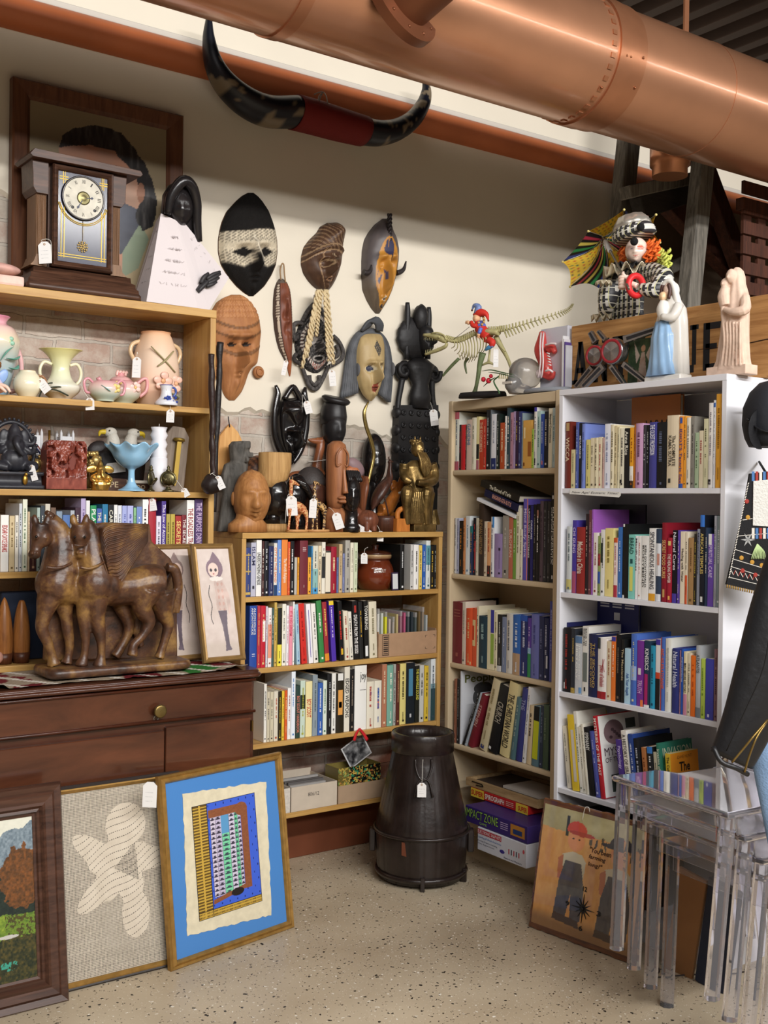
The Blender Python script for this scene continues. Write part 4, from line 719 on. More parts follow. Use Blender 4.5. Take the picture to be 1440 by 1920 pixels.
 # == WALL MASKS
def wall_origin(px,py,Y):return NA(onY(px,py,Y))
def relief(levels,conv,Y,depth,color=None,feats=(),extra=None,shrink=0,p=2.5,nu=61,nv=90,org=None,ridge=.5,m=0,vprof=None,back=.004):
 """carved face: levels (y, xl, xr) top to bottom in crop pixels -> height-field mesh hung on the plane Y"""
 ys=[l[0]for l in levels];mb=MB();P=[];UU=LS(-1,1,nu);VV=.5-.5*np.cos(LS(0,PI,nv));VV=.5*VV+.5*LS(0,1,nv)
 uu,vv=np.meshgrid(UU,VV);yy=ys[-1]+(ys[0]-ys[-1])*vv
 xl=np.interp(yy,ys,[l[1]for l in levels]);xr=np.interp(yy,ys,[l[2]-shrink*(l[2]-l[1])/max(q[2]-q[1]for q in levels)for l in levels])
 for _ in range(2):
  xl[1:-1]=(xl[:-2]+2*xl[1:-1]+xl[2:])/4;xr[1:-1]=(xr[:-2]+2*xr[1:-1]+xr[2:])/4
 wid=(xr-xl)/np.max(xr-xl)
 H=np.clip(1-np.abs(uu)**p,0,1)**ridge*depth*np.clip(wid,0,1)**.5*np.clip(1-np.abs(2*vv-1)**5,0,1)**.5
 if vprof is not None:H=H*np.interp(vv,[q[0]for q in vprof],[q[1]for q in vprof])
 for u0,v0,su,sv,a in feats:H=H+a*np.exp(-((uu-u0)/su)**2-((vv-v0)/sv)**2)
 if extra is not None:H=H+extra(uu,vv)
 edge=np.clip((1-np.abs(uu))*14,0,1);H=np.maximum(H,.002)*edge
 C=None
 if color is not None:
  C=np.clip(np.asarray(color(uu,vv),float)/255,0,1);C=np.where(C<=.04045,C/12.92,((C+.055)/1.055)**2.4)
 for j in range(nv):
  row=[]
  for i in range(nu):
   x,y=conv(xl[j,i]+(xr[j,i]-xl[j,i])*(UU[i]+1)/2,yy[j,i]);q=onY(x,y,Y)
   row.append((q[0]-org[0],-H[j,i],q[2]-org[2]))
  P.append(row)
 mb.grid(P,m,True,col=None if C is None else C.tolist())
 ring=[P[0][i]for i in range(nu)]+[P[j][-1]for j in range(1,nv)]+[P[-1][i]for i in range(nu-2,-1,-1)]+[P[j][0]for j in range(nv-2,0,-1)]
 rb=[(r[0],back,r[2])for r in ring];n=len(ring);o0=len(mb.v)
 cc=(.02,.015,.01)if C is not None else None
 mb.add(ring+rb,[(i,(i+1)%n,(i+1)%n+n,i+n)for i in range(n)]+[tuple(range(2*n-1,n-1,-1))],m,False,cc)
 return mb
def face(mouth=-.0,eyeu=.33,eyev=.55,nose=(.5,.36),d=1.0,ew=.16,brow=.012,fu=0):
 """gaussian features of a carved face: nose ridge, brow, eye hollows, lips, chin"""
 nt_,nb=nose;k=[];d=d*1.35;brow=brow*1.2
 for q in LS(nt_,nb,6):k.append((fu,q,.10+.05*(nt_-q)/(nt_-nb),.06,.020*d*(.55+.55*(nt_-q)/(nt_-nb))))
 k+=[(fu-.42*.7,eyev+.085,.26,.03,brow*d),(fu+.42*.7,eyev+.085,.26,.03,brow*d)]
 for s in(-1,1):k+=[(fu+s*eyeu,eyev,ew*1.3,.05,-.016*d),(fu+s*eyeu,eyev,ew*.8,.018,.010*d)]
 k+=[(fu,mouth+.018,.2,.014,.014*d),(fu,mouth-.018,.17,.015,.014*d),(fu,mouth,.2,.007,-.007*d),(fu,mouth-.1,.2,.05,.010*d),(fu-.45,mouth+.06,.2,.1,.006*d),(fu+.45,mouth+.06,.2,.1,.006*d)]
 return k
def c2(x,y):return 380+x/3,330+y/3
def c3(x,y):return 360+x/2.88,700+y/2.88
PY=WALLY-.016
def wall_thing(name,label,cat,px,py,group='carved masks on the wall'):
 o=onY(px,py,PY);return thing(name,label,cat,(o[0],PY,o[2]),0,group),o
def sm(a,b,x):t=np.clip((x-a)/(b-a),0,1);return t*t*(3-2*t)
# --- woven black and white mask
t,o=wall_thing('mask','large woven oval mask, black with a cream band across the eyes','mask',468,550)
L=[(95,255,285),(112,222,312),(140,190,340),(200,135,385),(260,108,412),(300,98,425),(360,88,438),(430,88,440),(500,104,430),(560,140,400),(620,190,355),(655,230,312),(675,262,285)]
def col_w(u,v):
 y=675+(95-675)*v;n=fbm(u*40,v*60)
 lo=np.where(u<.15,470+50*(1-np.abs(u+.45)*1.4),520-60*np.abs(u-.5))
 band=sm(312,322,y+6*np.sin(u*3)+4*vnoise(u*20,v*20))*sm(lo+14,lo-8,y)
 nose=sm(.14,.08,np.abs(u-.02))*sm(440,470,y)
 eye=np.zeros_like(u)
 for ex,wl,wr_ in((-.28,.48,.22),(.44,.22,.3)):
  d=np.where(u<ex,(ex-u)/wl,(u-ex)/wr_);eye=np.maximum(eye,sm(1.0,.8,d+np.abs(y-437)/(32)))
 w=np.clip(band*(1-eye)*(1-nose),0,1);wv=(np.sin(u*150)*np.sin(v*210)>-.25)
 c=mix((30,28,27),(205,192,168),w*(.55+.45*wv));line=sm(.035,.012,np.abs(u-.02))*sm(330,350,y)*sm(520,500,y)
 c=mix(c,(215,205,185),line*.85);return c*(.8+.4*n)[...,None]
fe=face(.16,.36,.41,(.46,.24),1.2)
mk('woven_face',relief(L,c2,PY,.055,col_w,fe,lambda u,v:.0012*np.sin(u*90)*np.sin(v*130),shrink=26,org=o),painted(.9,.1,bump=.6,bscale=300),t)
mk('rim',relief([(a,b-2,c+3)for a,b,c in L],c2,PY,.018,None,shrink=22,org=o),mat((74,50,34),.8),t)
# --- terracotta brown mask beside the tall bookcase
t,o=wall_thing('mask','terracotta brown wooden mask with ringed forehead beside the tall bookcase','mask',440,748)
L=[(668,160,215),(685,115,250),(710,78,282),(760,48,318),(820,36,338),(880,34,348),(940,40,340),(1000,50,332),(1060,62,322),(1080,78,285),(1120,92,262),(1170,102,245),(1215,112,225),(1245,128,200),(1262,148,182)]
def col_t(u,v):
 y=1262+(668-1262)*v;n=fbm(u*9,v*12);c=mix((150,96,58),(186,132,84),n)
 fy=y+60*np.clip(u,-1,1)**2
 cells=np.minimum(np.abs(((np.hypot((u*7)%1-.5,(v*17)%1-.5)))-.3),1)
 c=np.where(((y<800)*(cells<.09))[...,None],c*.7+rgb((70,52,36)),c)
 for e in(-.3,.3):c=np.where((np.hypot((u-e)/.17,(v-.52)/.018)<1)[...,None],rgb((30,20,14)),c)
 for yy_,th in((835,9),(895,8),(985,12)):
  c=np.where((np.abs(fy-30-yy_-0*u)<th)[...,None],c*.72,c)
 return c
def ex_t(u,v):
 y=1262+(668-1262)*v;fy=y+60*u**2;h=0*u
 for yy_ in(865,1015):h=h+.006*np.exp(-((fy-yy_)/9)**2)*(.7+.3*np.sin(u*40))
 d=np.hypot((u*7)%1-.5,(v*17)%1-.5);h=h+np.where(y<800,.006*np.exp(-((d-.28)/.1)**2),0)
 for e in(-.3,.25):h=h-.02*np.exp(-((u-e)/.2)**2-((y-955)/13)**2)
 return h
mk('face',relief(L,c2,PY,.055,col_t,face(.245,.3,.52,(.45,.31),.9),ex_t,shrink=24,org=o),painted(.6,.3,bump=.3),t)
for x,y,r in((305,1105,30),(62,1110,30)):
 q=onY(*c2(x,y),PY);rr=r*.0023/3*2.6/2.6;mb=MB();mb.ell((q[0]-o[0],-.012,q[2]-o[2]),(.024,.014,.024));mb.tube([(q[0]-o[0]+.013*cos(a),-.025,q[2]-o[2]+.013*sin(a))for a in LS(0,2*PI,17)],.004,n=6,sm=1,cap=False)
 mk('ear_ornament',mb,mat((160,106,64),.6,var=.1),t)
 # --- long narrow shell-trimmed mask
t,o=wall_thing('mask','long narrow reddish-brown mask with white dotted edge hung on a cord loop','mask',545,700)
L=[(578,430,455),(600,415,478),(640,402,494),(700,396,502),(780,395,506),(860,402,508),(930,415,506),(980,430,502),(1010,446,500),(1040,462,498),(1070,474,497),(1100,480,496),(1126,487,493)]
def col_l(u,v):
 y=1126+(578-1126)*v;n=fbm(u*6,v*14);c=mix((92,48,34),(142,82,56),n)
 c=np.where(((v<.16))[...,None],mix((150,84,50),(170,100,60),n),c)
 band=(np.abs(u)>.62)&(v>.12);dots=(np.hypot(((v*34)%1)-.5,(np.abs(u)-.8)*3.2)<.36)
 c=np.where(band[...,None],np.where(dots[...,None],rgb((206,190,170)),rgb((66,44,36))),c)
 c=np.where((v>.95)[...,None],rgb((96,84,76)),c)
 return c
mk('face',relief(L,c2,PY,.04,col_l,[(-.1,.78,.3,.035,.014),(-.1,.6,.3,.05,-.012),(.1,.68,.16,.09,.018),(0,.55,.25,.02,.014),(0,.46,.3,.05,-.014),(.1,.4,.2,.06,.012)],shrink=12,org=o),painted(.5,.4),t)
a=[onY(*c2(x,y),PY-.02)for x,y in((440,585),(436,530),(446,495),(456,500),(460,550),(466,600))]
mk('hanging_cord',MB().tube([tuple(q-NA([o[0],PY,o[2]]))for q in a],.003,n=8),mat((150,122,90),.9),t)
# --- high coiffure mask with raffia
t,o=wall_thing('mask','dark brown mask with high engraved hair bun and cream raffia strands hanging below','mask',598,540)
L=[(264,700,770),(285,660,795),(320,640,812),(360,598,812),(400,568,810),(450,554,808),(500,552,802),(550,566,782),(590,592,760),(620,620,738),(645,655,712),(658,676,695)]
def col_c(u,v):
 y=658+(264-658)*v;n=fbm(u*8,v*12);c=mix((62,42,32),(98,70,50),n)
 g=np.sin(v*120+u*18+4*np.sin(u*3));hair=(v>.58)
 c=np.where((hair&(g>.75))[...,None],rgb((140,112,84)),c)
 for lv in(.58,.66):
  c=np.where((np.abs(v-lv+.10*(u-.2)**2)<.012)[...,None],rgb((150,122,92)),c)
 fx=u-.04
 for ex in(-.22,.3):
  d=np.hypot((fx-ex)/.2,(v-.385)/.055);c=np.where(((d>.75)&(d<1))[...,None],rgb((168,140,108)),c)
 d=np.hypot((fx-.05)/.24,(v-.165)/.035);c=np.where(((d>.7)&(d<1))[...,None],rgb((160,122,92)),c)
 c=np.where((np.abs(u+.18+.25*np.sin(v*5))<.03)[...,None]&(v<.6)[...,None],rgb((146,116,86)),c)
 d=np.hypot((fx-.12)/.1,(v-.5)/.035);c=np.where((d<1)[...,None]&(np.sin(v*300+u*60)>.2)[...,None],rgb((168,146,116)),c)
 return c
def ex_c(u,v):return.03*np.exp(-((u-.25)/.5)**2-((v-.86)/.12)**2)+.014*np.exp(-((v-.63+.1*(u-.2)**2)/.03)**2)+.001*np.sin(v*120+u*18)*(v>.58)
mk('face',relief(L,c2,PY,.07,col_c,face(.165,.28,.385,(.44,.25),1.0,ew=.14,fu=.04),ex_c,shrink=34,org=o,p=1.8),painted(.5,.35,bump=.2),t)
mb=MB();R=random.Random(4)
for k,(x0,x1,yb)in enumerate(((646,560,1080),(652,585,1020),(660,602,960),(668,640,900),(690,712,1040),(700,736,1060),(686,704,1000))):
 for s in(-1,1):
  pts=[]
  for i in range(26):
   f=i/25;x=x0+(x1-x0)*f+s*7*sin(i*1.55+k);y=640+(yb-640)*f;q=onY(*c2(x,y),PY-.082-.012*sin(f*3)-.006*cos(i*1.55+k)*s);pts.append(tuple(q-NA([o[0],PY,o[2]])))
  mb.tube(pts,.0042,n=6,sm=2)
mk('raffia_strands',mb,mat((212,192,152),.9,bump=.4,bscale=400,var=.1,vscale=50),t)
# --- yellow and grey mask with twisted horn
t,o=wall_thing('mask','ochre yellow mask with blue paint patches, grey headdress and twisted top horn','mask',715,585)
L=[(240,1012,1052),(275,965,1070),(320,930,1085),(360,908,1108),(420,896,1124),(480,893,1122),(560,893,1108),(640,898,1082),(700,922,1050),(745,948,1018),(773,972,998)]
def col_g(u,v):
 y=773+(240-773)*v;n=fbm(u*8,v*12);c=mix((76,70,72),(102,92,88),n)
 c=mix(c,mix((86,74,62),(110,96,80),n),sm(.5,.2,v))
 d=np.hypot((u-.08)/.66,(v-.41)/.38);c=np.where((d<1)[...,None],mix((166,112,44),(200,142,58),n),c)
 bl=fbm(u*5+3,v*7);dk=(np.hypot((u-.06)/.3,(v-.67)/.09)<1)&(bl>.38);c=np.where(dk[...,None],rgb((52,52,78)),c)
 dk=(np.hypot((u+.28)/.24,(v-.37)/.09)<1)&(bl>.42);c=np.where(dk[...,None],rgb((70,68,92)),c)
 c=np.where(((np.abs(u-.14)<.03)&(v>.3)&(v<.58))[...,None],rgb((50,40,36)),c)
 c=np.where((np.hypot((u-.08)/.16,(v-.135)/.03)<1)[...,None],rgb((196,176,150)),c)
 c=np.where((np.hypot((u-.08)/.1,(v-.135)/.014)<1)[...,None],rgb((40,30,24)),c)
 c=np.where((np.hypot((u-.06)/.2,(v-.065)/.024)<1)[...,None],rgb((40,32,28)),c)
 return c
mk('face',relief(L,c2,PY,.065,col_g,face(.135,.26,.49,(.5,.24),1.1,ew=.15,fu=.06)+[(.0,.80,.6,.1,.012)],shrink=34,org=o),painted(.45,.4),t)
hb=mat((44,38,38),.5,bump=.3)
q0=onY(*c2(1052,370),PY-.06)-NA([o[0],PY,o[2]]);q1=onY(*c2(1052,215),PY-.06)-NA([o[0],PY,o[2]]);mb=MB()
for ph in(0,PI):mb.tube([tuple(q0+(q1-q0)*f+NA([.005*cos(f*22+ph),.005*sin(f*22+ph),0]))for f in LS(0,1,40)],.0065,n=8,sm=1)
mk('twisted_horn',mb,hb,t)
for pts in(((1090,545),(1110,540),(1132,522),(1144,480)),((905,540),(925,545),(945,530),(950,500))):
 mk('side_horn',MB().tube([tuple(onY(*c2(*p),PY-.045)-NA([o[0],PY,o[2]]))for p in pts],[.012,.011,.008,.003],n=10),hb,t)
 # --- shell mask with loops
t,o=wall_thing('mask','black shell-beaded mask with open loops on all sides, behind the raffia strands','mask',593,725)
L=[(760,615,662),(800,570,700),(840,540,722),(900,520,738),(960,516,742),(1020,530,732),(1060,552,712),(1095,590,676),(1108,620,650)]
def col_s(u,v):
 n=fbm(u*30,v*40);c=mix((40,38,38),(96,92,90),(n>.55)*1.)
 d=np.hypot(u/.86,(v-.5)/.46);bead=(d>.82)&(d<1.0);ang=np.arctan2((v-.5)*2,u)
 c=np.where(bead[...,None],np.where((np.sin(ang*44)>-.2)[...,None],rgb((208,200,190)),np.where((np.abs(ang+1.5)<.6)[...,None],rgb((150,54,44)),rgb((70,50,46)))),c)
 for ex in(-.38,.42):
  dd_=np.hypot((u-ex)/.26,(v-.52)/.08);c=np.where(((dd_>.6)&(dd_<1))[...,None],rgb((176,170,164)),c);c=np.where((dd_<.4)[...,None],rgb((20,18,18)),c)
 d=np.hypot(u/.4,(v-.22)/.05);c=np.where(((d>.7)&(d<1))[...,None],rgb((160,154,148)),c);c=np.where((d<.6)[...,None],rgb((18,16,16)),c)
 return c
mk('face',relief(L,c2,PY,.04,col_s,face(.22,.4,.52,(.6,.33),1.0),lambda u,v:.002*np.sin(u*60)*np.sin(v*80),shrink=20,org=o),painted(.75,.2,bump=.6,bscale=250),t)
lm=mat((70,66,64),.8,bump=.8,bscale=120,var=.6,vscale=90)
def wl(pts,Yo):return[tuple(onY(*c2(*p),PY-Yo)-NA([o[0],PY,o[2]]))for p in pts]
for pts in(((560,820),(590,760),(628,718),(645,716),(672,760),(692,820)),((575,840),(545,825),(515,835),(512,880),(522,930)),((735,900),(765,930),(790,985),(780,1030),(745,1055),(715,1070)),((735,1000),(752,1015),(765,990),(752,950)),((555,1060),(575,1120),(600,1180),(630,1200),(655,1180),(690,1110),(705,1070)),((600,1120),(605,1155),(630,1175),(655,1150),(655,1120)),((528,1000),(516,1020),(522,1040),(545,1055)),((615,770),(625,742),(645,742),(655,775))):
 mk('loop',MB().tube(wl(pts,.014),.0085,n=10),lm,t)
 # --- grey-haired mask
t,o=wall_thing('mask','cream-faced mask with grey carved hair, red lips and a lattice mark on the forehead','mask',692,750)
L=[(862,905,975),(880,870,1010),(910,845,1032),(960,828,1050),(1020,818,1060),(1090,810,1060),(1160,800,1058),(1220,790,1052),(1250,783,1050),(1276,800,1048)]
OUT=[(783,1248),(798,1150),(812,1050),(830,960),(870,892),(930,868),(988,884),(1034,945),(1054,1050),(1055,1150),(1046,1272)]
INN=[(862,1222),(864,1130),(860,1040),(868,965),(896,908),(936,890),(974,902),(1008,955),(1022,1050),(1012,1150),(996,1228)]
mb=MB()
for k in range(8):
 f=k/7;mb.tube([tuple(NA(onY(*c2(a[0]+(b[0]-a[0])*f,a[1]+(b[1]-a[1])*f),PY-.02-.012*sin(PI*f)))-NA([o[0],PY,o[2]]))for a,b in zip(OUT,INN)],.0105,n=8)
mk('hair',mb,mat((84,86,90),.6,bump=.3,var=.2,vscale=30),t)
LF=[(885,905,1005),(910,875,1022),(960,862,1030),(1020,860,1030),(1080,862,1028),(1140,868,1018),(1190,880,1002),(1230,900,985),(1255,922,965),(1266,938,952)]
def col_f(u,v):
 n=fbm(u*5,v*7);c=mix((162,136,92),(188,166,120),n)
 for ex in(-.34,.40):
  d=np.hypot((u-ex)/.24,(v-.47)/.042);c=np.where((d<1)[...,None],rgb((52,54,72)),c);d2=np.hypot((u-ex)/.30,(v-.47)/.052);c=np.where(((d2<1)&(d>=1))[...,None],rgb((214,200,166)),c)
 d=np.hypot((u-.05)/.34,(v-.185)/.062);c=np.where((d<1)[...,None],mix((126,58,42),(150,74,54),n),c);c=np.where(((d<.9)&(np.abs(v-.188)<.006))[...,None],rgb((70,28,22)),c)
 U_,V_=u-.2,v-.765;q=(np.abs(U_*.36+V_*.8)<.082)&(np.abs(U_*.36-V_*.8)<.12);la=(np.abs(np.sin((U_*.36+V_*.8)*75))>.5)|(np.abs(np.sin((U_*.36-V_*.8)*60))>.6);c=np.where((q&la)[...,None],rgb((60,58,56)),c)
 return c
t2=onY(*c2(940,1266),PY-.03)
mbf=relief(LF,c2,PY-.03,.045,col_f,face(.185,.36,.47,(.52,.28),1.1,ew=.2,fu=.04),None,shrink=16,org=o)
mk('face',MB().add([(p[0],p[1]-.03,p[2])for p in mbf.v],mbf.f,0,True,mbf.c),painted(.5,.4),t)
mb=MB();q=onY(*c2(952,850),PY-.05)-NA([o[0],PY,o[2]])
for k in range(7):mb.tube([(q[0]-.045+.006*k,-.04-.0*k,q[2]-.02+.004*k),(q[0]-.02+.006*k,-.055,q[2]+.02+.003*k),(q[0]+.012+.005*k,-.06,q[2]+.016),(q[0]+.028+.003*k,-.05,q[2]-.012)],.008,n=8)
mk('hair_knot',mb,mat((66,68,72),.6),t)
for x in(845,1040):
 q=onY(*c2(x,1090),PY)-NA([o[0],PY,o[2]]);mk('ear',MB().ell((q[0],-.03,q[2]),(.008,.022,.03)),mat((92,92,94),.6),t)
 # --- glossy black horned mask
t,o=wall_thing('mask','glossy black carved face mask with two horns and a pointed loop on top','mask',545,866)
BLK=mat((22,19,19),.22,spec=.5,coat=.4);BLKM=mat((30,29,30),.5,spec=.4,bump=.25,bscale=60)
L=[(132,500,560),(150,470,600),(190,458,614),(240,454,616),(290,456,612),(340,462,602),(390,476,588),(440,500,570),(475,525,552),(487,535,545)]
mk('face',relief(L,c3,PY,.055,None,face(.14,.34,.4,(.5,.24),1.5,fu=.03)+[(0,.82,.6,.12,.018)],lambda u,v:-.012*sm(.7,.66,v+.10*np.cos((u-.1)*4))*sm(.9,.6,np.abs(u)),shrink=8,org=o),BLK,t)
def w3(pts,Yo):return[tuple(onY(*c3(*p),PY-Yo)-NA([o[0],PY,o[2]]))for p in pts]
for pts in(((452,64),(462,110),(448,180),(442,260),(446,330),(466,400),(500,455),(540,486)),((612,76),(606,110),(616,180),(618,250),(612,320),(600,380),(575,440),(545,486))):
 mk('horn_rail',MB().tube(w3(pts,.02),[.006,.013,.014,.014,.014,.013,.012,.008],n=10),BLK,t)
mk('top_loop',MB().tube(w3(((498,140),(520,100),(545,74),(568,105),(592,150)),.022),.012,n=10),BLK,t)
price_tag('white price tag hanging on the glossy black horned mask',(574,752),(o[0],PY-.05,o[2]),24,-16,[(567,740),(568,770)])
# --- black carved panel figure
t,o=wall_thing('totem_carving','tall black carved figure panel with round halo, spirals and studded base against the wall','carving',782,985,'tall carvings')
def w2(pts,Yo=.02):return[tuple(onY(*c2(*p),PY-Yo)-NA([o[0],PY,o[2]]))for p in pts]
def pz(x,y,Yo=.02):return w2([(x,y)],Yo)[0]
sx=.00235/3
mb=MB();c=pz(1195,915);mb.ell((c[0],-.02,c[2]),(.095,.03,.092),n=28,fn=lambda d:1+.03*sin(atan2(d[2],d[0])*14));mk('halo',mb,BLKM,t)
for a,b in((1152,712),(1272,738)):mk('horn',MB().tube(w2([(a-6,1030),(a-4,900),(a,b+60),(a,b)],.03),[.012,.013,.013,.009],n=8),BLKM,t)
mb=MB();c=pz(1206,800);mb.ell((c[0],-.045,c[2]),(.034,.03,.055),fn=lambda d:1+.05*sin(d[2]*20+d[0]*12));mk('topknot',mb,BLKM,t)
L=[(845,1185,1240),(880,1176,1252),(930,1176,1254),(980,1186,1248),(1010,1200,1238),(1022,1212,1228)]
mbf=relief(L,c2,PY,.05,None,face(.22,.36,.5,(.6,.36),.8),shrink=6,org=o);mk('face',MB().add([(p[0],p[1]-.04,p[2])for p in mbf.v],mbf.f,0,True),BLKM,t)
for x,y,s in((1122,1100,1),(1288,1112,-1)):
 c=pz(x,y);mb=MB();mb.tube([(c[0]+(.042-.0028*k)*cos(s*k*.5+.3),-.03-.001*k,c[2]+(.042-.0028*k)*sin(s*k*.5+.3))for k in range(15)],.011,n=8,sm=2);mb.ell((c[0],-.02,c[2]),(.04,.018,.04));mk('spiral',mb,BLKM,t)
mb=MB();mb.loft([(*pz(1210,y)[:1],-.035,pz(1210,y)[2],w_,d_)for y,w_,d_ in((1310,.05,.03),(1240,.055,.035),(1180,.038,.03),(1120,.06,.035),(1060,.075,.035),(1030,.03,.025))],n=20);mk('torso',mb,BLKM,t)
for pts in(((1122,1140),(1112,1200),(1100,1270),(1096,1345)),((1290,1150),(1290,1200),(1296,1270),(1312,1340))):mk('arm',MB().tube(w2(pts,.03),[.014,.013,.012,.014],n=8),BLKM,t)
a,b=pz(1088,1290),pz(1306,1290);zb=1.3025-o[2]
mb=MB();mb.prism([(a[0],zb),(b[0],zb),(b[0]+.004,-.0+a[2]-.1),(b[0],b[2]),(a[0],a[2]),(a[0]-.004,a[2]-.1)],-.045,0)
R=random.Random(8)
for j in range(7):
 for i in range(5):
  x=a[0]+(b[0]-a[0])*(i+.5)/5;z=a[2]-.03-j*.052
  if z>zb+.02:mb.tube([(x+.009*cos(q),-.047,z+.009*sin(q))for q in LS(0,2*PI,10)],.0045,n=6,sm=1,cap=False);mb.ell((x,-.045,z),.005,n=8)
for x in(a[0],b[0]):
 for j in range(5):mb.ell((x,-.025,a[2]-.03-j*.075),(.018,.026,.024),n=12)
mk('studded_panel',mb,BLKM,t)
price_tag('white price tag hanging at the right side of the tall black carved panel',(812,768),(o[0]+.08,PY-.095,o[2]),30,-8,[(806,752),(803,764),(810,772)],wr=.5)
# --- small things on the wall
t,o=wall_thing('wooden_plaque','orange wood slice plaque with a black cord hanging on the brick by the walking sticks','plaque',430,890,'wall ornaments')
pts=[c3(x,y)for x,y in((125,548),(215,552),(262,470),(268,360),(248,318),(205,272),(180,300),(148,340),(140,440))]
P=[onY(*p,PY-.012)-NA([o[0],PY,o[2]])for p in pts]
mk('wood_slice',MB().prism([(p[0],p[2])for p in P][::-1],-.016,0),wood((196,138,76),(228,178,112),'z',5,.5),t,bevel=.002)
k0=w3 if False else None
a=[onY(*c3(*p),PY-.02)-NA([o[0],PY,o[2]])for p in((205,290),(198,255),(196,232))]
mk('cord',MB().tube([tuple(q)for q in a],.002,n=6),mat((30,32,40),.7),t)
price_tag('white price tag below the shell mask with loops',(622,694),(2.45,PY-.03,2.0),30,-6,[(618,680),(614,672)],wr=.42)
price_tag('small white tag on the raffia strands of the high coiffure mask',(592,552),(2.42,PY-.07,2.2),16,5,[(593,545)],wr=.5)
price_tag('narrow white tag at the tip of the long narrow mask',(537,676),(2.2,PY-.05,1.98),28,12,[(536,668)],wr=.3)
# --- painted horns on the beam
t=thing('mounted_horns','wide black painted pair of horns joined by a red band, mounted on the orange beam','horns',tuple(onY(610,235,3.70)),0)
o=NA(t.location)
def hconv(x,y):return 340+x/2.769,y/2.769
def hw(pts):return[tuple(onY(*hconv(*p),3.70)-o)for p in pts]
def col_horn(k):
 def f(P):
  P=NA(P);n=fbm(P[...,0]*22+k*7,P[...,2]*22);c=mix((22,24,34),(150,132,104),(n>.56)*.75);c=np.clip(c/255,0,1)**2.2;return c
 return f
for k,(pts,rad)in enumerate(((((143,95),(142,200),(165,320),(225,430),(330,525),(450,578),(592,582)),(.014,.028,.042,.056,.068,.076,.080)),(((940,682),(1030,692),(1120,672),(1200,620),(1255,540),(1272,470),(1264,420)),(.070,.066,.058,.048,.036,.024,.012)))):
 mb=MB().tube(hw(pts),rad,n=28,sm=8,flat=.75);C=col_horn(k)(mb.v);mb.c=[tuple(c)for c in C];mb.hasc=True
 mk('horn',mb,painted(.4,.4),t)
mk('red_band',MB().tube(hw(((586,582),(700,612),(820,648),(945,682))),[.083,.082,.079,.074],n=24,flat=.78),mat((112,26,24),.75,bump=.4,bscale=200),t)
mk('wire',MB().tube([tuple(NA(onY(*hconv(*p),3.64))-o)for p in((690,490),(715,480),(735,478),(715,500),(712,530),(735,480),(752,500),(760,535),(772,542))],.0022,n=6),mat((150,146,140),.4,metal=.6),t)
# == HELPERS FOR FRAMES AND FIGURES
def lean_frame(name,label,cat,bl,br,tl,z,group=None,W=None,H=None,ext=0):
 BL,BR=Vector(onZ(*bl,z)),Vector(onZ(*br,z));ex=(BR-BL).normalized()
 T=Vector(onplane(tl[0],tl[1],BL,ex));up=(T-BL).normalized();yb=up.cross(ex).normalized()
 W0=(BR-BL).length;H0=(T-BL).length;BL=BL-ex*ext
 o=bpy.data.objects.new(name,None);COL.objects.link(o)
 ey=Vector(up.cross(ex))
 if ey.dot(Vector((CF[0],CF[1],CF[2])))<0:ey=-ey
 o.matrix_world=Matrix(((ex[0],ey[0],up[0],BL[0]),(ex[1],ey[1],up[1],BL[1]),(ex[2],ey[2],up[2],BL[2]+.0008),(0,0,0,1)))
 tag(o,label,cat,group);return o,(W or W0)+ext,H or H0
def headfn(nose=.2,lips=.05,brow=.05,eyes=.06,chin=.06,cheek=.03,ears=.0,hair=0,hline=.45,jaw=.12):
 brow*=1.5;eyes*=1.6;lips*=1.6;chin*=1.3
 def f(d):
  az=atan2(d[0],-d[1]);e=d[2];k=1-jaw*sm(-.2,-1,e)*.6-.06*sm(.3,1.2,abs(az))*0
  fr=1 if abs(az)<1.7 else 0
  if fr:
   for i in range(5):
    q=.18-.1*i;k+=nose*(.25+.75*i/4)*.85*G(az,e,0,q,.11+.035*i,.1)
   k+=brow*(G(az,e,-.38,.24,.3,.09)+G(az,e,.38,.24,.3,.09))
   k-=eyes*(G(az,e,-.38,.08,.24,.11)+G(az,e,.38,.08,.24,.11));k+=eyes*.75*(G(az,e,-.38,.07,.15,.05)+G(az,e,.38,.07,.15,.05))
   k+=lips*(G(az,e,0,-.40,.26,.035)+1.1*G(az,e,0,-.50,.22,.04))-lips*.7*G(az,e,0,-.45,.3,.018)
   k+=chin*G(az,e,0,-.74,.3,.16)+cheek*(G(az,e,-.65,-.2,.3,.25)+G(az,e,.65,-.2,.3,.25))-.02*G(az,e,0,-.6,.3,.05)
  if hair:k+=hair*sm(hline,hline+.06,e+.35*(1 if abs(az)>1.25 else 0)*0+.25*max(0,abs(az)-.9))
  return k
 return f
def ears(mb,c,r,m=0):
 for s in(-1,1):mb.ell((c[0]+s*r[0]*.98,c[1]+.1*r[1],c[2]-.02*r[2]),(r[0]*.12,r[1]*.2,r[2]*.26),m,10)
 return mb
GOLD=mat((176,136,60),.32,metal=.9,var=.3,vscale=40);BRASS=mat((150,128,78),.35,metal=.85,var=.35,vscale=50)
# == TOP OF THE TALL PINE BOOKCASE
ZT=2.0945
def c1(x,y):return x/3,100+y/3
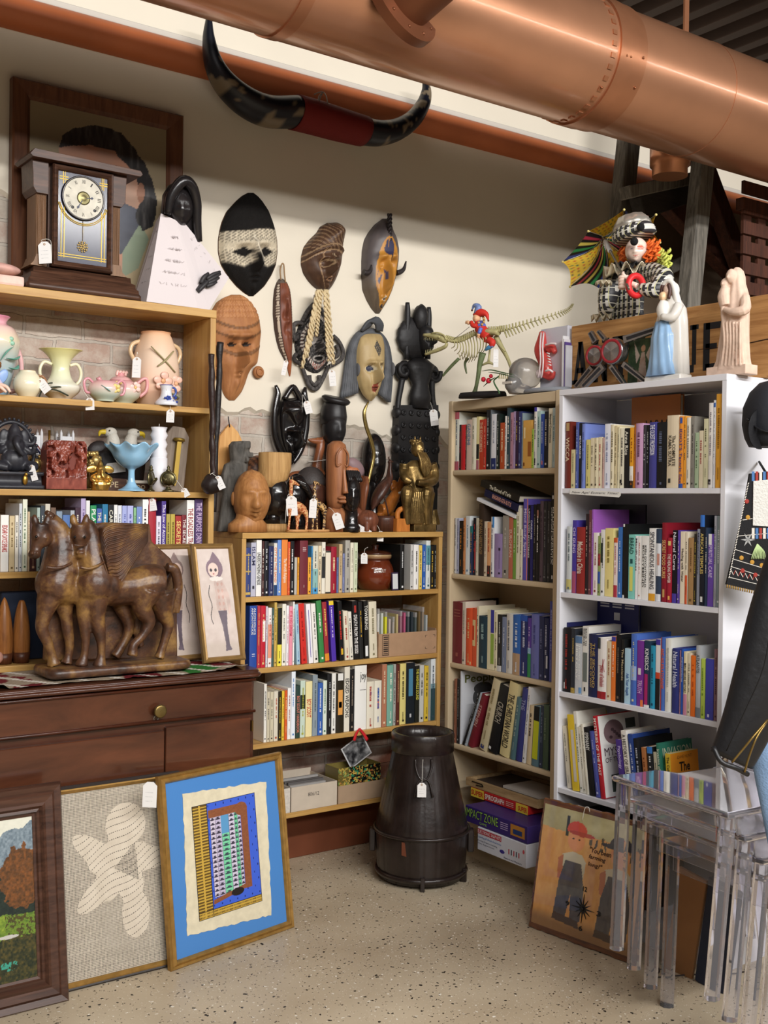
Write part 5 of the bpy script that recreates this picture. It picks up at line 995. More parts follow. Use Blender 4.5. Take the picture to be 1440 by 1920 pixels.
# --- portrait
PYp=3.80;x0=onY(22,148,PYp)[0];x1=onY(341,260,PYp)[0];z1=onY(338,218,PYp)[2]
t=thing('portrait_painting','large framed portrait of a long-haired bearded man behind the clock, leaning on the wall','painting',(x0,PYp,ZT))
Wp,Hp=x1-x0,z1-ZT
mk('frame',frame(MB(),0,Wp,0,Hp,.062,[(0,.022),(0,-.012),(.006,-.018),(.05,-.012),(.062,-.002),(.062,.01)]),wood((78,46,30),(112,72,48),'z',4,.45,coat=.1),t)
def pt_portrait(u,v):
 x=175+u*(945-175);top=270+(x-175)*.2;y=top+(1-v)*(1290-270);n=fbm(u*7,v*9);n2=fbm(u*40,v*12)
 c=mix((168,150,118),(138,124,98),sm(0,1,v)*.9+.2*n-.1)
 hair=inpoly(x+14*(n2-.5)*2,y+30*(n-.5),[(338,540),(350,470),(420,425),(540,410),(660,450),(740,530),(800,620),(860,740),(885,870),(868,1000),(800,1030),(760,940),(790,860),(760,700),(640,560),(500,520)])
 skin=inpoly(x,y,[(340,530),(500,510),(640,560),(770,700),(800,790),(800,860),(770,900),(700,1260),(340,1260)])
 c=np.where(skin[...,None],mix((190,130,102),(160,134,116),n),c)
 beard=inpoly(x,y,[(690,860),(770,900),(810,1000),(760,1120),(690,1160),(600,1160),(600,880)]);c=np.where(beard[...,None],mix((62,62,70),(88,92,104),n),c)
 shirt=inpoly(x,y,[(690,1150),(790,980),(840,1080),(780,1250),(690,1300)]);c=np.where(shirt[...,None],mix((120,134,114),(140,148,124),n),c)
 c=np.where(hair[...,None],mix((28,26,26),(84,80,78),np.clip((n2-.4)*2,0,1)),c)
 ear=np.hypot((x-790)/22,(y-805)/60)<1;c=np.where(ear[...,None],rgb((140,98,76)),c);return c
mk('canvas',picture(.055,Wp-.055,.055,Hp-.055,0,pt_portrait,150,190),painted(.45,.3),t)
# --- mantel clock
YC=3.607;ox=1.372
ck=thing('mantel_clock','dark oak mantel clock with cream dial and gold-lined glass door on the tall bookcase','clock',(ox,YC,ZT))
oak=wood((48,30,22),(92,62,46),'x',7,.4);oakv=wood((50,32,24),(96,66,50),'z',7,.4);oakl=wood((104,74,48),(138,102,70),'z',7,.45)
mb=MB();slab(mb,-.185,.185,.0,.135,.002,[(0,.012),(.016,.012),(.022,.006),(.034,.004),(.04,-.004),(.055,-.006),(.06,-.016),(.078,-.018)]);mk('base',mb,oak,ck)
mk('case',MB().box(-.118,.105,.028,.13,.078,.42),oakv,ck)
for xc in(-.143,.11):
 mb=MB();n=8;P=[(xc-.017+.034*i/(n*4),.02+.004*cos(i/4*2*PI))for i in range(n*4+1)]
 mb.grid([[(x,y,z)for x,y in P]for z in(.115,.312)],0,True);mb.box(xc-.017,xc+.017,.024,.11,.115,.312);mk('fluted_column',mb,oakl,ck)
 s=-1 if xc<0 else 1
 mb=MB();mb.prism([(xc-.019,.312),(xc+.019,.312),(xc+.019+(0.012 if s>0 else 0),.33),(xc+.019+(0.013 if s>0 else 0),.372),(xc+.019+(0.016 if s>0 else 0),.418),(xc-.019-(0.016 if s<0 else 0),.418),(xc-.019-(0.013 if s<0 else 0),.372),(xc-.019-(0.012 if s<0 else 0),.33)],.008,.12);mk('bracket_capital',mb,oak,ck,bevel=.001)
 mb=MB();mb.prism([(xc-.017-(.02 if s<0 else 0),.078),(xc+.017+(.024 if s>0 else 0),.078),(xc+.017+(.008 if s>0 else 0),.092),(xc+.017,.115),(xc-.017,.115),(xc-.017-(.008 if s<0 else 0),.092)],.012,.12);mk('column_foot',mb,oakl,ck)
mb=MB();mb.prism([(-.185,.418),(.182,.418),(.19,.426),(.182,.438),(-.18,.445),(-.195,.426)],-.022,.135);mk('cornice',mb,oak,ck,bevel=.001)
door=mk('door',frame(MB(),-.112,.096,.082,.416,.02,[(0,.03),(0,.004),(.004,-.004),(.008,-.002),(.012,-.005),(.017,0),(.02,.006),(.02,.02)]),oak,ck)
mb=MB();mb.box(-.095,.079,.008,.012,.10,.40);mk('glass_panel',mb,mat((44,46,66),.16,spec=.35),door)
gl=MB();g=[(-.088,.378,.03,.0022),(-.088,.37,.03,.0022),(.048,.378,.028,.0022),(.048,.37,.028,.0022)]
for x,z,L_,h_ in g:gl.box(x,x+L_,.0065,.008,z,z+h_)
for x in(-.076,-.07,.056,.062):gl.box(x,x+.0016,.0065,.008,.356,.396)
for x in(-.082,-.072,.056,.066):gl.box(x,x+.002,.0065,.008,.115,.285)
for z in(.118,.126):gl.box(-.09,.074,.0065,.008,z,z+.002)
for r in(.086,.081):gl.tube([(-.008+r*cos(a),.0066,.315+r*sin(a))for a in LS(PI*1.08,PI*1.92,26)],.0014,n=5,sm=1)
mk('gold_lines',gl,mat((206,170,60),.4,metal=.3),door)
dl=MB();dl.loft([(0,0,0,.070,.070),(0,0,.004,.070,.070),(0,0,.0045,.066,.066)],n=48);dial=mk('dial',dl,mat((206,200,184),.5,var=.14,vscale=30),ck,loc=(-.008,.0072,.318),rot=(PI/2,0,0))
rg=MB();rg.tube([(.0705*cos(a),.0705*sin(a),.002)for a in LS(0,2*PI,49)],.0035,n=8,sm=1,cap=False);mk('bezel',rg,mat((86,84,84),.3,metal=.9),ck,loc=(-.008,.005,.318),rot=(PI/2,0,0))
nm=MB()
for i,s in enumerate('XII I II III IIII V VI VII VIII IX X XI'.split()):
 a=PI/2-2*PI*i/12;M=Tr(.054*cos(a),0,.054*sin(a))@Ry(-(a-PI/2));nm.text(s,-.0028*max(1,len(s))*.7,.0028*max(1,len(s))*.7,-.006,.006,0,M=M)
mk('numerals',nm,mat((36,32,32),.6),ck,loc=(-.008,.0020,.318))
hd=MB()
for a,L_ in((radians(8),.044),(radians(240),.056)):
 M=Ry(-a);hd.prism([(0,-.0018),(L_*.55,-.0012),(L_*.66,-.004),(L_*.78,0),(L_,0),(L_*.78,.0),(L_*.66,.004),(L_*.55,.0012),(0,.0018)],-.001,0,M=M)
mk('hands',hd,mat((48,50,62),.4,metal=.6),ck,loc=(-.008,.0012,.318))
ce=MB();ce.lathe([(.022,0),(.0225,.001),(.018,.0022),(.012,.0015),(.008,.0035),(.0005,.004)],n=24,sm=1);mk('brass_center',ce,mat((128,120,84),.4,metal=.8),ck,loc=(-.008,.0026,.318),rot=(PI/2,0,0))
for x in(-.042,.034):
 mk('winding_hole',MB().ell((x-.003,.0026,.283),(.0055,.0008,.0055),n=12),mat((46,44,44),.4),ck)
pe=MB();pe.tube([(-.008,.0062,.245),(-.008,.0062,.175)],.0008,n=6,sm=1)
for r,n_ in((.016,11),(.010,7),(.005,5)):
 for i in range(n_):a=2*PI*i/n_;pe.ell((-.008+r*cos(a),.006,.158+r*sin(a)),(.0035,.0014,.0035),n=6)
mk('pendulum',pe,mat((176,150,96),.4,metal=.6),ck)
price_tag('white price tag on the left side of the mantel clock',(83,453),(1.25,3.59,2.3),41,-4,[(78,450),(95,452),(97,490)],wr=.58)
# --- robed figure
t=thing('robed_figure','white pyramid-robed figure with black head and black praying hand beside the clock','sculpture',(1.73,3.63,ZT),0)
o=NA([1.73,3.63,ZT])
def cc(x,y,Y):return tuple(onY(*c1(x,y),Y)-o)
A=cc(905,900,3.65);A2=cc(1050,968,3.65);L_=(-.148,.085,0);B=(cc(820,1400,3.60)[0],-.035,0);R_=(cc(1120,1400,3.59)[0],-.03,.0);C=(cc(1170,1440,3.62)[0],-.02,0);D=cc(1288,1262,3.66);A3=(A2[0],.06,A2[2]);A0=(A[0]-.0,.06,A[2]-.02);BK=(.15,.15,0);BL_=(-.13,.15,0)
Tm=tuple((NA(A)*.45+NA(A2)*.55)-NA([0,.012,.004]))
V=[A,Tm,A2,L_,B,R_,C,D,A3,A0,BK,BL_]
Fc=[(0,4,5,1),(1,5,6,2),(2,6,7),(0,3,4),(2,7,8),(0,9,11,3),(8,7,10),(6,10,7),(9,8,10,11),(0,1,2,8,9),(3,11,10,6,5,4)]
rob=MB().add(V,Fc);wm=mat((216,206,206),.75,bump=.15,bscale=50)
R=random.Random(5)
def onface(a,b,c,u,v):return NA(a)*(1-u-v)+NA(b)*u+NA(c)*v
for a,b,c_,n_ in((Tm,B,R_,70),(A2,R_,D,30),(A,L_,B,30)):
 nrm=np.cross(NA(b)-NA(a),NA(c_)-NA(a));nrm=nrm/np.linalg.norm(nrm);nrm=nrm if nrm[1]<0 else-nrm
 for k in range(n_):
  row=R.choice((.2,.34,.48,.62,.76));f=R.uniform(.15,.85);p=onface(a,b,c_,row*(1-f),row*f)+nrm*.0004;d=(NA(b)-NA(c_));d/=np.linalg.norm(d);e=np.cross(nrm,d);q=R.choice((0,.6,1.57,2.2));d2=d*cos(q)+e*sin(q);w2_=np.cross(nrm,d2)*.0008
  rob.add([tuple(p-d2*.005-w2_),tuple(p+d2*.005-w2_),tuple(p+d2*.005+w2_),tuple(p-d2*.005+w2_)],[(0,1,2,3)],1)
ro=mk('robe',rob,[wm,mat((186,176,176),.8)],t)
blk=mat((30,27,28),.28,spec=.5,coat=.2)
hc=cc(1000,880,3.66);hm=MB();hm.ell((0,0,0),(.048,.05,.074),n=40,fn=headfn(nose=.13,brow=.03,eyes=.04,lips=.05))
mk('head',hm,blk,t,loc=(hc[0]+.004,hc[1]-.004,hc[2]+.008),rot=(.12,-.08,-.25))
hh=MB();hh.loft([(hc[0]+.03,.065,A2[2]-.10,.075,.03),(hc[0]+.03,.07,hc[2]-.07,.074,.04),(hc[0]+.016,.055,hc[2],.064,.052),(hc[0]+.008,.045,hc[2]+.05,.056,.055),(hc[0]+.004,.035,hc[2]+.082,.038,.04),(hc[0]+.002,.03,hc[2]+.096,.012,.014)],n=28);hh.tube([(hc[0]-.052,.0,hc[2]-.03),(hc[0]-.046,-.012,hc[2]+.03),(hc[0]-.012,-.03,hc[2]+.085),(hc[0]+.026,-.022,hc[2]+.078),(hc[0]+.056,-.002,hc[2]+.03),(hc[0]+.066,.014,hc[2]-.03),(hc[0]+.082,.03,hc[2]-.10)],[.012,.018,.02,.02,.018,.017,.014],n=12)
mk('hair',hh,blk,t)
hp=cc(1160,1300,3.615);hd=MB()
def hq(x,y,dy=0):q=cc(x,y,3.612);return(q[0],q[1]+dy,q[2])
hd.tube([hq(1108,1340),hq(1135,1310),hq(1160,1285)],[.018,.021,.018],n=12,flat=.5)
for a,b,c_ in(((1160,1270),(1195,1245),(1238,1228)),((1165,1282),(1200,1262),(1240,1240)),((1165,1296),(1200,1280),(1232,1262)),((1160,1310),(1190,1300),(1218,1286))):hd.tube([hq(*a),hq(*b,-.004),hq(*c_)],[.0075,.007,.0045],n=8)
hd.tube([hq(1125,1295,-.006),hq(1140,1262,-.01),hq(1168,1238,-.006)],[.008,.008,.005],n=8)
mk('hand',hd,mat((50,48,50),.5),t)
# --- pink carved stone pieces, cut by the left edge of the picture
t=thing('stone_hands','pink veined stone carving lying at the left end of the tall bookcase top','carving',(1.10,3.64,ZT))
pk=mat((206,160,148),.5,var=.2,vscale=25)
mk('upper_stone',MB().ell((-.01,-.01,.052),(.075,.04,.020),n=20),pk,t);mk('lower_stone',MB().box(-.12,.072,-.03,.04,0,.034),mat((216,184,170),.5,var=.22,vscale=18),t,bevel=.008,seg=2)
# == POTTERY SHELF
def glaze(stops):
 """colour by height: stops (t, rgb)"""
 ts=[s[0]for s in stops];cs=NA([lin(s[1])for s in stops])
 return lambda t_,a:tuple(np.interp(t_,ts,cs[:,k])for k in range(3))
GZ=painted(.22,.5,coat=.4);ZA=TALLZ[0]+.0008
def vessel(name,label,cat,X,Y,Z,prof,stops,fold=None,n=36,group='pottery on the second shelf',sx=1,sy=1,m=None):
 t=thing(name,label,cat,(X,Y,Z),0,group);inner=[(max(r-.004,.001),z)for r,z in prof[::-1]][:3]
 mk('body',MB().lathe(prof,n=n,fold=fold,col=glaze(stops),sx=sx,sy=sy,cap=True),m or GZ,t);return t
def handle(t,pts,r,c,name='handle',flat=1):return mk(name,MB().tube(pts,r,n=10,flat=flat),mat(c,.25,coat=.4),t)
def flower(t,pos,r,c1_,c2_,R):
 mb=MB()
 for k in range(5):
  a=2*PI*k/5+R.random();mb.ell((pos[0]+r*.7*cos(a),pos[1],pos[2]+r*.7*sin(a)),(r*.55,.003,r*.45),n=8)
 mk('flower',mb,mat(c1_,.3),t);mk('flower_center',MB().ell((pos[0],pos[1]-.002,pos[2]),(r*.3,.003,r*.3),n=8),mat(c2_,.3),t)
def leaf(t,pts,w_,c):mk('leaf',MB().tube(pts,[w_*.3,w_,w_*.15],n=8,flat=.25),mat(c,.35),t)
R=random.Random(2)
t=vessel('vase','tall pink to blue glazed vase with raised flowers at the left edge','vase',1.104,3.72,ZA,[(.046,0),(.052,.02),(.068,.08),(.084,.15),(.086,.185),(.07,.222),(.046,.238),(.046,.25),(.056,.262)],[(0,(120,160,190)),(.25,(170,190,196)),(.5,(232,218,190)),(.7,(232,186,190)),(1,(214,134,160))])
handle(t,[(.082,.0,.165),(.093,0,.13),(.096,0,.08),(.088,0,.035),(.058,0,.02)],.008,(222,176,176))
for p in(((.0,-.087,.11),(.02,-.088,.14),(.045,-.078,.16)),((.02,-.086,.12),(.05,-.076,.12),(.075,-.05,.135)),((.03,-.08,.09),(.055,-.066,.09),(.07,-.05,.105))):leaf(t,p,.012,(96,158,140))
flower(t,(.03,-.078,.175),.016,(150,196,170),(210,220,170),R)
t=thing('fairy_figurine','small fairy figurine with brown curls, lilac dress and blue wings at the left edge','figurine',(1.078,3.604,ZA),0,'pottery on the second shelf')
mk('head',MB().ell((0,0,.083),(.014,.014,.016),n=20,fn=headfn()),mat((236,196,176),.3),t)
mb=MB();[mb.ell((.014*cos(a),.004-.008*sin(a*1.7),.09+.012*sin(a)),.0085,n=8)for a in LS(-.5,3.7,9)];mk('hair',mb,mat((120,78,40),.4),t)
mk('dress',MB().loft([(0,0,.02,.03,.024),(0,0,.035,.026,.02),(0,0,.05,.015,.013),(0,0,.066,.018,.013),(0,0,.072,.007,.007)],n=16,fold=lambda t_,a:1+.12*sin(a*7)*(1-t_)),mat((206,196,222),.35),t)
for s,pts in((1,[(.01,-.01,.03),(.03,-.024,.022),(.04,-.03,.006)]),(1,[(-.004,-.014,.028),(.012,-.03,.018),(.026,-.034,.004)])):mk('leg',MB().tube(pts,[.007,.006,.004],n=8),mat((236,200,180),.3),t)
for s in(-1,1):mk('wing',MB().ell((s*.028,.012,.058),(.016,.003,.026),n=12,M=Ry(s*.5)),mat((140,170,216),.3),t)
mk('rock',MB().ell((-.004,0,.013),(.036,.026,.013),n=14),mat((226,170,150),.5),t)
o_=onY(49,741,3.645);pp=[(.026,0),(.03,.006),(.043,.026),(.045,.045),(.038,.066),(.027,.08),(.026,.086)]
t=vessel('pitcher','small cream egg-shaped pitcher with gold rim beside the fairy','pitcher',o_[0]+.004,3.645,ZA,pp,[(0,(200,160,90)),(.04,(228,220,190)),(.6,(236,228,200)),(.96,(232,224,196)),(1,(170,120,60))])
handle(t,[(.03,0,.072),(.05,0,.07),(.062,0,.05),(.056,0,.03),(.044,0,.03)],.0045,(150,104,70))
ZV=ZA
t=vessel('vase','pale yellow double-handled vase with wavy flared mouth on the pottery shelf','vase',1.318,3.68,ZV,[(.032,0),(.036,.006),(.058,.025),(.066,.04),(.062,.05),(.04,.068),(.03,.095),(.029,.115),(.036,.138),(.054,.16),(.064,.168)],[(0,(206,170,120)),(.05,(226,216,196)),(.35,(232,230,214)),(.6,(224,226,190)),(1,(216,206,130))],fold=lambda t_,a:1+.13*max(0,t_-.75)*4*cos(2*a+.6))
for s in(-1,1):handle(t,[(s*.03,0,.118),(s*.056,0,.124),(s*.07,0,.1),(s*.066,0,.07),(s*.05,0,.052)],.0055,(228,222,190))
tw=thing('twig_sprig','dark green twig sprig with a paper label resting before the yellow vase','sprig',(1.24,3.625,ZA+.0),0)
mb=MB()
for a,b in(((-.045,0,.04),(.0,-.004,.03)),((0,-.004,.03),(.085,0,.012)),((-.03,0,.016),(.0,-.004,.034)),((.0,-.004,.03),(.10,0,.035)),((.0,-.004,.03),(.03,-.003,.05)),((-.012,0,.002),(0,-.004,.03))):
 mb.tube([a,tuple((NA(a)+NA(b))/2+NA([0,-.004,.006])),b],.0026,n=6)
mk('twigs',mb,mat((52,58,44),.7),tw)
price_tag('diamond-hung white label tied on the dark twig sprig',(73,712),(1.24,3.60,1.78),28,-38,[(66,716)],wr=.6)
def cup(label,X,Y,prof,st,hs,name='sugar_bowl',cat='bowl'):
 t=vessel(name,label,cat,X,Y,ZA,prof,st)
 return t
PG=[(0,(206,216,196)),(.3,(196,208,190)),(.55,(226,200,190)),(.8,(226,170,172)),(1,(206,140,150))]
t=cup('small pink and green glazed sugar bowl with two pointed handles',1.448,3.618,[(.03,0),(.033,.006),(.05,.022),(.056,.04),(.05,.056),(.04,.066),(.036,.068)],PG,1)
for s in(-1,1):handle(t,[(s*.04,0,.06),(s*.058,0,.074),(s*.072,0,.062),(s*.066,0,.03),(s*.05,0,.026)],.0045,(216,150,160))
flower(t,(.02,-.05,.042),.014,(226,206,130),(206,170,90),R);leaf(t,[(-.03,-.045,.05),(-.01,-.053,.036),(.0,-.052,.03)],.01,(120,160,156))
t=cup('pink and green glazed teapot with lid and yellow flowers, behind the sugar bowl',1.54,3.702,[(.042,0),(.046,.008),(.07,.03),(.078,.052),(.072,.074),(.052,.09),(.04,.094)],PG,1,'teapot','teapot');t.scale=(.88,.88,.88)
mk('lid',MB().lathe([(.042,.093),(.044,.096),(.034,.106),(.018,.112),(.012,.116),(.012,.124),(.0005,.128)],n=28,col=glaze([(0,(226,180,176)),(1,(226,150,156))])),GZ,t)
mb=MB();[mb.tube([(-.018+.012*k,0,.114),(-.014+.012*k,0,.132),(-.008+.012*k,0,.126)],[.006,.005,.003],n=8)for k in range(4)];mk('finial',mb,mat((232,190,180),.3),t)
mk('spout',MB().tube([(-.066,-.01,.05),(-.085,-.012,.075),(-.1,-.014,.1)],[.016,.012,.009],n=12),mat((216,150,156),.25,coat=.4),t)
handle(t,[(.06,-.01,.085),(.09,-.014,.108),(.104,-.016,.10),(.1,-.016,.06),(.074,-.01,.035)],.007,(222,160,160))
flower(t,(.03,-.072,.065),.02,(236,200,190),(226,190,120),R);flower(t,(-.036,-.066,.07),.016,(230,206,130),(206,170,90),R)
t=vessel('vase','large peach two-handled vase with raised flowers at the right of the pottery shelf','vase',1.69,3.75,ZA,[(.052,0),(.06,.01),(.08,.05),(.086,.09),(.083,.15),(.072,.21),(.058,.25),(.052,.262),(.054,.27)],[(0,(200,186,160)),(.25,(226,186,160)),(.55,(226,200,176)),(.8,(226,186,150)),(1,(206,150,110))],fold=lambda t_,a:1+.012*cos(a*8),m=painted(.5,.3))
for s in(-1,1):handle(t,[(s*.06,0,.235),(s*.088,0,.222),(s*.096,0,.195),(s*.082,0,.165)],.0075,(216,186,146))
mk('branch',MB().tube([(-.05,-.072,.21),(.0,-.086,.16),(.04,-.08,.125)],[.004,.006,.004],n=8,flat=.5),mat((160,150,110),.6),t);mk('branch',MB().tube([(.035,-.074,.20),(.0,-.087,.165),(-.03,-.084,.14)],[.004,.006,.004],n=8,flat=.5),mat((160,150,110),.6),t)
flower(t,(-.01,-.088,.09),.03,(232,186,166),(222,166,120),R);flower(t,(.045,-.076,.085),.026,(232,190,170),(222,170,130),R);leaf(t,[(.03,-.08,.05),(.05,-.068,.04),(.06,-.06,.03)],.014,(150,166,140))
t=vessel('ring_vase','tiny white and blue floral candle jug standing before the large peach vase','jug',1.672,3.618,ZA,[(.039,0),(.04,.008),(.033,.018),(.022,.03),(.018,.05),(.021,.064),(.024,.072)],[(0,(226,226,232)),(.9,(226,226,232)),(.97,(50,70,150)),(1,(40,60,140))])
handle(t,[(.02,0,.066),(.034,0,.06),(.036,0,.045),(.026,0,.032)],.004,(70,90,160))
mb=MB();[mb.ell((R.uniform(-.026,.026),-.034+R.uniform(0,.004),R.uniform(.008,.03)),(.005,.003,.004),n=6)for _ in range(16)];mk('blue_flowers',mb,mat((50,70,150),.3),t)
price_tag('white price tag hanging over the shelf edge from the pink sugar bowl',(168,746),(1.45,3.565,1.74),23,-3,[(158,735),(153,722)],wr=.72)
price_tag('white price tag on the left handle of the large peach vase',(257,670),(1.60,3.62,1.88),38,2,[(257,660),(258,664)],wr=.42)
price_tag('white price tag hanging over the shelf edge from the little blue and white jug',(320,768),(1.7,3.575,1.73),24,2,[(318,752),(311,726)],wr=.62)
# == CURIO SHELF
ZB=TALLZ[1]+.0008;cur='curios on the third shelf'
t=thing('deity_statue','black elephant-headed deity statue seated on a stepped base at the left of the curio shelf','statue',(1.165,3.675,ZB),0,cur)
bk2=mat((44,44,50),.42,spec=.5,var=.2,vscale=60)
mk('base',slab(MB(),-.08,.08,-.045,.045,.003,[(0,.006),(.012,.006),(.014,-.002),(.044,-.004),(.046,.004),(.056,.004)]),bk2,t)
mb=MB();mb.ell((0,0,.095),(.045,.034,.04));mb.ell((0,.0,.14),(.032,.026,.03));mb.ell((0,-.006,.165),(.024,.024,.026));mb.tube([(0,-.024,.165),(-.006,-.042,.145),(.006,-.046,.12),(.016,-.044,.108)],[.013,.011,.008,.006],n=10)
for s in(-1,1):
 mb.ell((s*.032,.004,.166),(.018,.008,.03));mb.tube([(s*.03,0,.135),(s*.055,-.01,.12),(s*.06,-.022,.14)],[.011,.010,.008],n=8);mb.tube([(s*.02,-.01,.075),(s*.06,-.02,.075),(s*.03,-.038,.068)],[.018,.017,.012],n=10);mb.tube([(s*.03,.004,.15),(s*.062,.004,.15),(s*.068,0,.175)],[.010,.008,.007],n=8)
mb.loft([(0,0,.185,.022,.022),(0,0,.2,.016,.016),(0,0,.215,.006,.006)],n=12)
mk('seated_figure',mb,bk2,t,voxel=.003,smooth=2)
mb=MB();mb.tube([(.075*cos(a),.03,.12+.10*sin(a))for a in LS(-.4,PI+.4,30)],.007,n=8,sm=1);[mb.ell((.085*cos(a),.03,.12+.11*sin(a)),.006,n=6)for a in LS(-.3,PI+.3,22)];mk('arch',mb,bk2,t)
mb=MB();mb.ell((.02,-.05,.03),(.009,.006,.016));mb.ell((.022,-.052,.048),.006,n=8);mk('gold_mouse',mb,GOLD,t)
price_tag('grey price tag beside the black deity statue base',(58,872),(1.22,3.62,1.5),30,-16,[(52,876)],wr=.4)
t=thing('castle_ornament','white model of a castle with two towers standing behind the red carving','ornament',(1.325,3.803,ZB),0,cur);cw=mat((214,214,216),.6)
for s in(-1,1):
 mb=MB();mb.box(s*.055-.022,s*.055+.022,-.022,.022,0,.185)
 for a in(-1,1):
  for b in(-1,1):mb.lathe([(.005,.12),(.005,.195),(.0005,.208)],(s*.055+a*.021,b*.021,0),n=8,sm=1)
 for k in range(8):mb.box(s*.055-.024,s*.055+.024,-.0225,-.0215,.02+.02*k,.022+.02*k)
 mk('tower',mb,cw,t)
mk('wall',MB().box(-.033,.033,-.012,.012,0,.1),cw,t)
mk('flagpole',MB().tube([(0,0,.1),(0,0,.205)],.0045,n=8,sm=1),GOLD,t)
t=thing('stone_carving','red soapstone block carved with trees and hollows on the curio shelf','carving',(1.322,3.65,ZB),0,cur)
UU,VV=np.meshgrid(LS(-1,1,90),LS(0,1,100));hol=fbm(UU*4.5+3,VV*6+1,3);x_=UU*.068*(1-.10*np.clip((VV-.8)/.2,0,1)**2);Dp=np.where(VV>.25,-.026*sm(.5,.6,hol)*sm(1,.88,np.abs(UU))*sm(.98,.93,VV)+.010*(fbm(UU*12,VV*14)-.5),0)
Dp=Dp-.024*np.exp(-((UU-.35)/.28)**2-((VV-.5)/.14)**2)*(VV>.27)
rc=mix((96,40,32),(166,92,74),np.clip(fbm(UU*6,VV*7)*1.1+Dp*14,0,1))/255;rc=rc**2.2
mb=MB();mb.grid(np.stack([x_,-.028-Dp,.163*VV],-1).tolist(),0,True,col=rc.tolist())
P=[(-.068,0),(.068,0),(.068,.13),(.061,.155),(.05,.163),(-.05,.163),(-.061,.155),(-.068,.13)];mb.prism(P,-.004,.03,0,col=tuple(NA(lin((120,58,46)))))
mb.box(-.068,.068,-.028,-.003,0,.002,col=lin((130,66,54)))
for s in(-1,1):mb.add([(s*.068,-.028,0),(s*.068,-.003,0),(s*.068,-.003,.13),(s*.068,-.028,.13)],[(0,1,2,3)],0,False,lin((110,50,40)))
mb.add([(-.061,-.028,.163),(.061,-.028,.163),(.05,-.003,.163),(-.05,-.003,.163)],[(0,1,2,3)],0,False,lin((120,58,46)))
mk('block',mb,painted(.3,.5),t)
def lion(label,X,Y,s,rot=0):
 t=thing('lion_statuette',label,'statuette',(X,Y,ZB),rot,cur);g2=mat((190,160,100),.35,metal=.7)
 mb=MB();mb.ell((0,0,.045*s),(.028*s,.035*s,.045*s));R=random.Random(3)
 for k in range(40):a=R.uniform(0,2*PI);e=R.uniform(-.6,.9);mb.ell((.026*s*cos(a)*cos(e),-.01*s+.024*s*sin(a)*cos(e),.098*s+.03*s*sin(e)),.008*s,n=6)
 mb.ell((0,-.03*s,.096*s),(.016*s,.014*s,.018*s));[mb.tube([(q*.016*s,-.03*s,.06*s),(q*.018*s,-.038*s,.01*s)],.009*s,n=8,sm=1)for q in(-1,1)]
 mb.loft([(0,0,0,.036*s,.044*s),(0,0,.008*s,.036*s,.044*s)],n=16)
 mk('body',mb,g2,t);return t
lion('gold curly-maned lion statuette between the red carving and the blue compote',1.43,3.70,1.05,.3)
lion('gold lion statuette half hidden left of the red carving',1.255,3.732,.9,-.2)
for lab,X,Y,z in(('striped red white and blue ribbon left of the red carving',1.235,3.72,.155),('striped red white and blue ribbon right of the red carving',1.405,3.69,.09)):
 t=thing('ribbon',lab,'ribbon',(X,Y,ZB),0,cur);pts=[(-.02,0,z-.02),(-.008,-.006,z),(.016,-.004,z-.006),(.03,0,z-.022)]if z>.1 else[(-.012,0,z),(-.006,-.004,z-.03),(.002,-.002,z-.06),(.0,0,0)]
 for k,c in enumerate(((150,40,48),(226,222,220),(40,44,96))):mk('stripe',MB().tube([(p[0]+(.005*k if z<.1 else 0),p[1],p[2]-(.006*k if z>.1 else 0))for p in pts],.0032,n=6),mat(c,.7),t)
t=thing('deity_figurine','small gold elephant-headed figurine with wide ears before the curly lion','figurine',(1.437,3.622,ZB),0,cur)
mb=MB();mb.loft([(0,0,0,.028,.022),(0,0,.018,.034,.026),(0,0,.03,.03,.024)],n=16);mb.ell((0,0,.042),(.026,.02,.022));mb.ell((0,-.004,.068),(.016,.015,.018));mb.tube([(0,-.016,.068),(-.002,-.024,.05),(.006,-.026,.04)],[.007,.005,.004],n=8)
for s in(-1,1):mb.ell((s*.03,0,.072),(.02,.004,.013),M=Ry(s*.3));mb.tube([(s*.02,0,.05),(s*.034,-.012,.038),(s*.024,-.02,.03)],.007,n=8);mb.ell((s*.022,-.014,.022),(.012,.01,.008))
mb.loft([(0,0,.082,.012,.012),(0,0,.094,.007,.007),(0,0,.104,.001,.001)],n=12);mk('body',mb,mat((214,170,90),.28,metal=.9),t,voxel=.002,smooth=1)
t=thing('eagle_sculpture','dark sculpture with two white eagle heads facing apart behind the blue compote','sculpture',(1.565,3.765,ZB),0,cur)
mb=MB();mb.loft([(0,0,0,.085,.04),(0,0,.08,.095,.042),(0,0,.13,.1,.04),(0,0,.155,.06,.03)],n=24,fold=lambda t_,a:1+.05*sin(a*9));[mb.ell((s*.075,0,.135),(.045,.02,.04))for s in(-1,1)];mk('dark_body',mb,mat((38,32,32),.5,bump=.4,bscale=60),t)
for s,x in((-1,-.028),(1,.038)):
 h=MB();h.tube([(x,0,.14),(x+s*.0,-.004,.175),(x+s*.006,-.006,.2)],[.03,.024,.018],n=16);h.ell((x+s*.01,-.006,.205),(.024,.018,.019));ho=mk('eagle_head',h,mat((196,190,178),.6,bump=.5,bscale=200),t)
 b=MB();b.tube([(x+s*.026,-.006,.206),(x+s*.046,-.006,.204),(x+s*.052,-.006,.19)],[.01,.008,.002],n=10);mk('beak',b,mat((206,176,50),.4),ho);mk('eye',MB().ell((x+s*.02,-.024,.211),.003,n=8),mat((30,24,20),.2),ho)
t=thing('compote','pale blue milk glass compote with ruffled rim on a tall foot','compote',(1.556,3.64,ZB),0,cur)
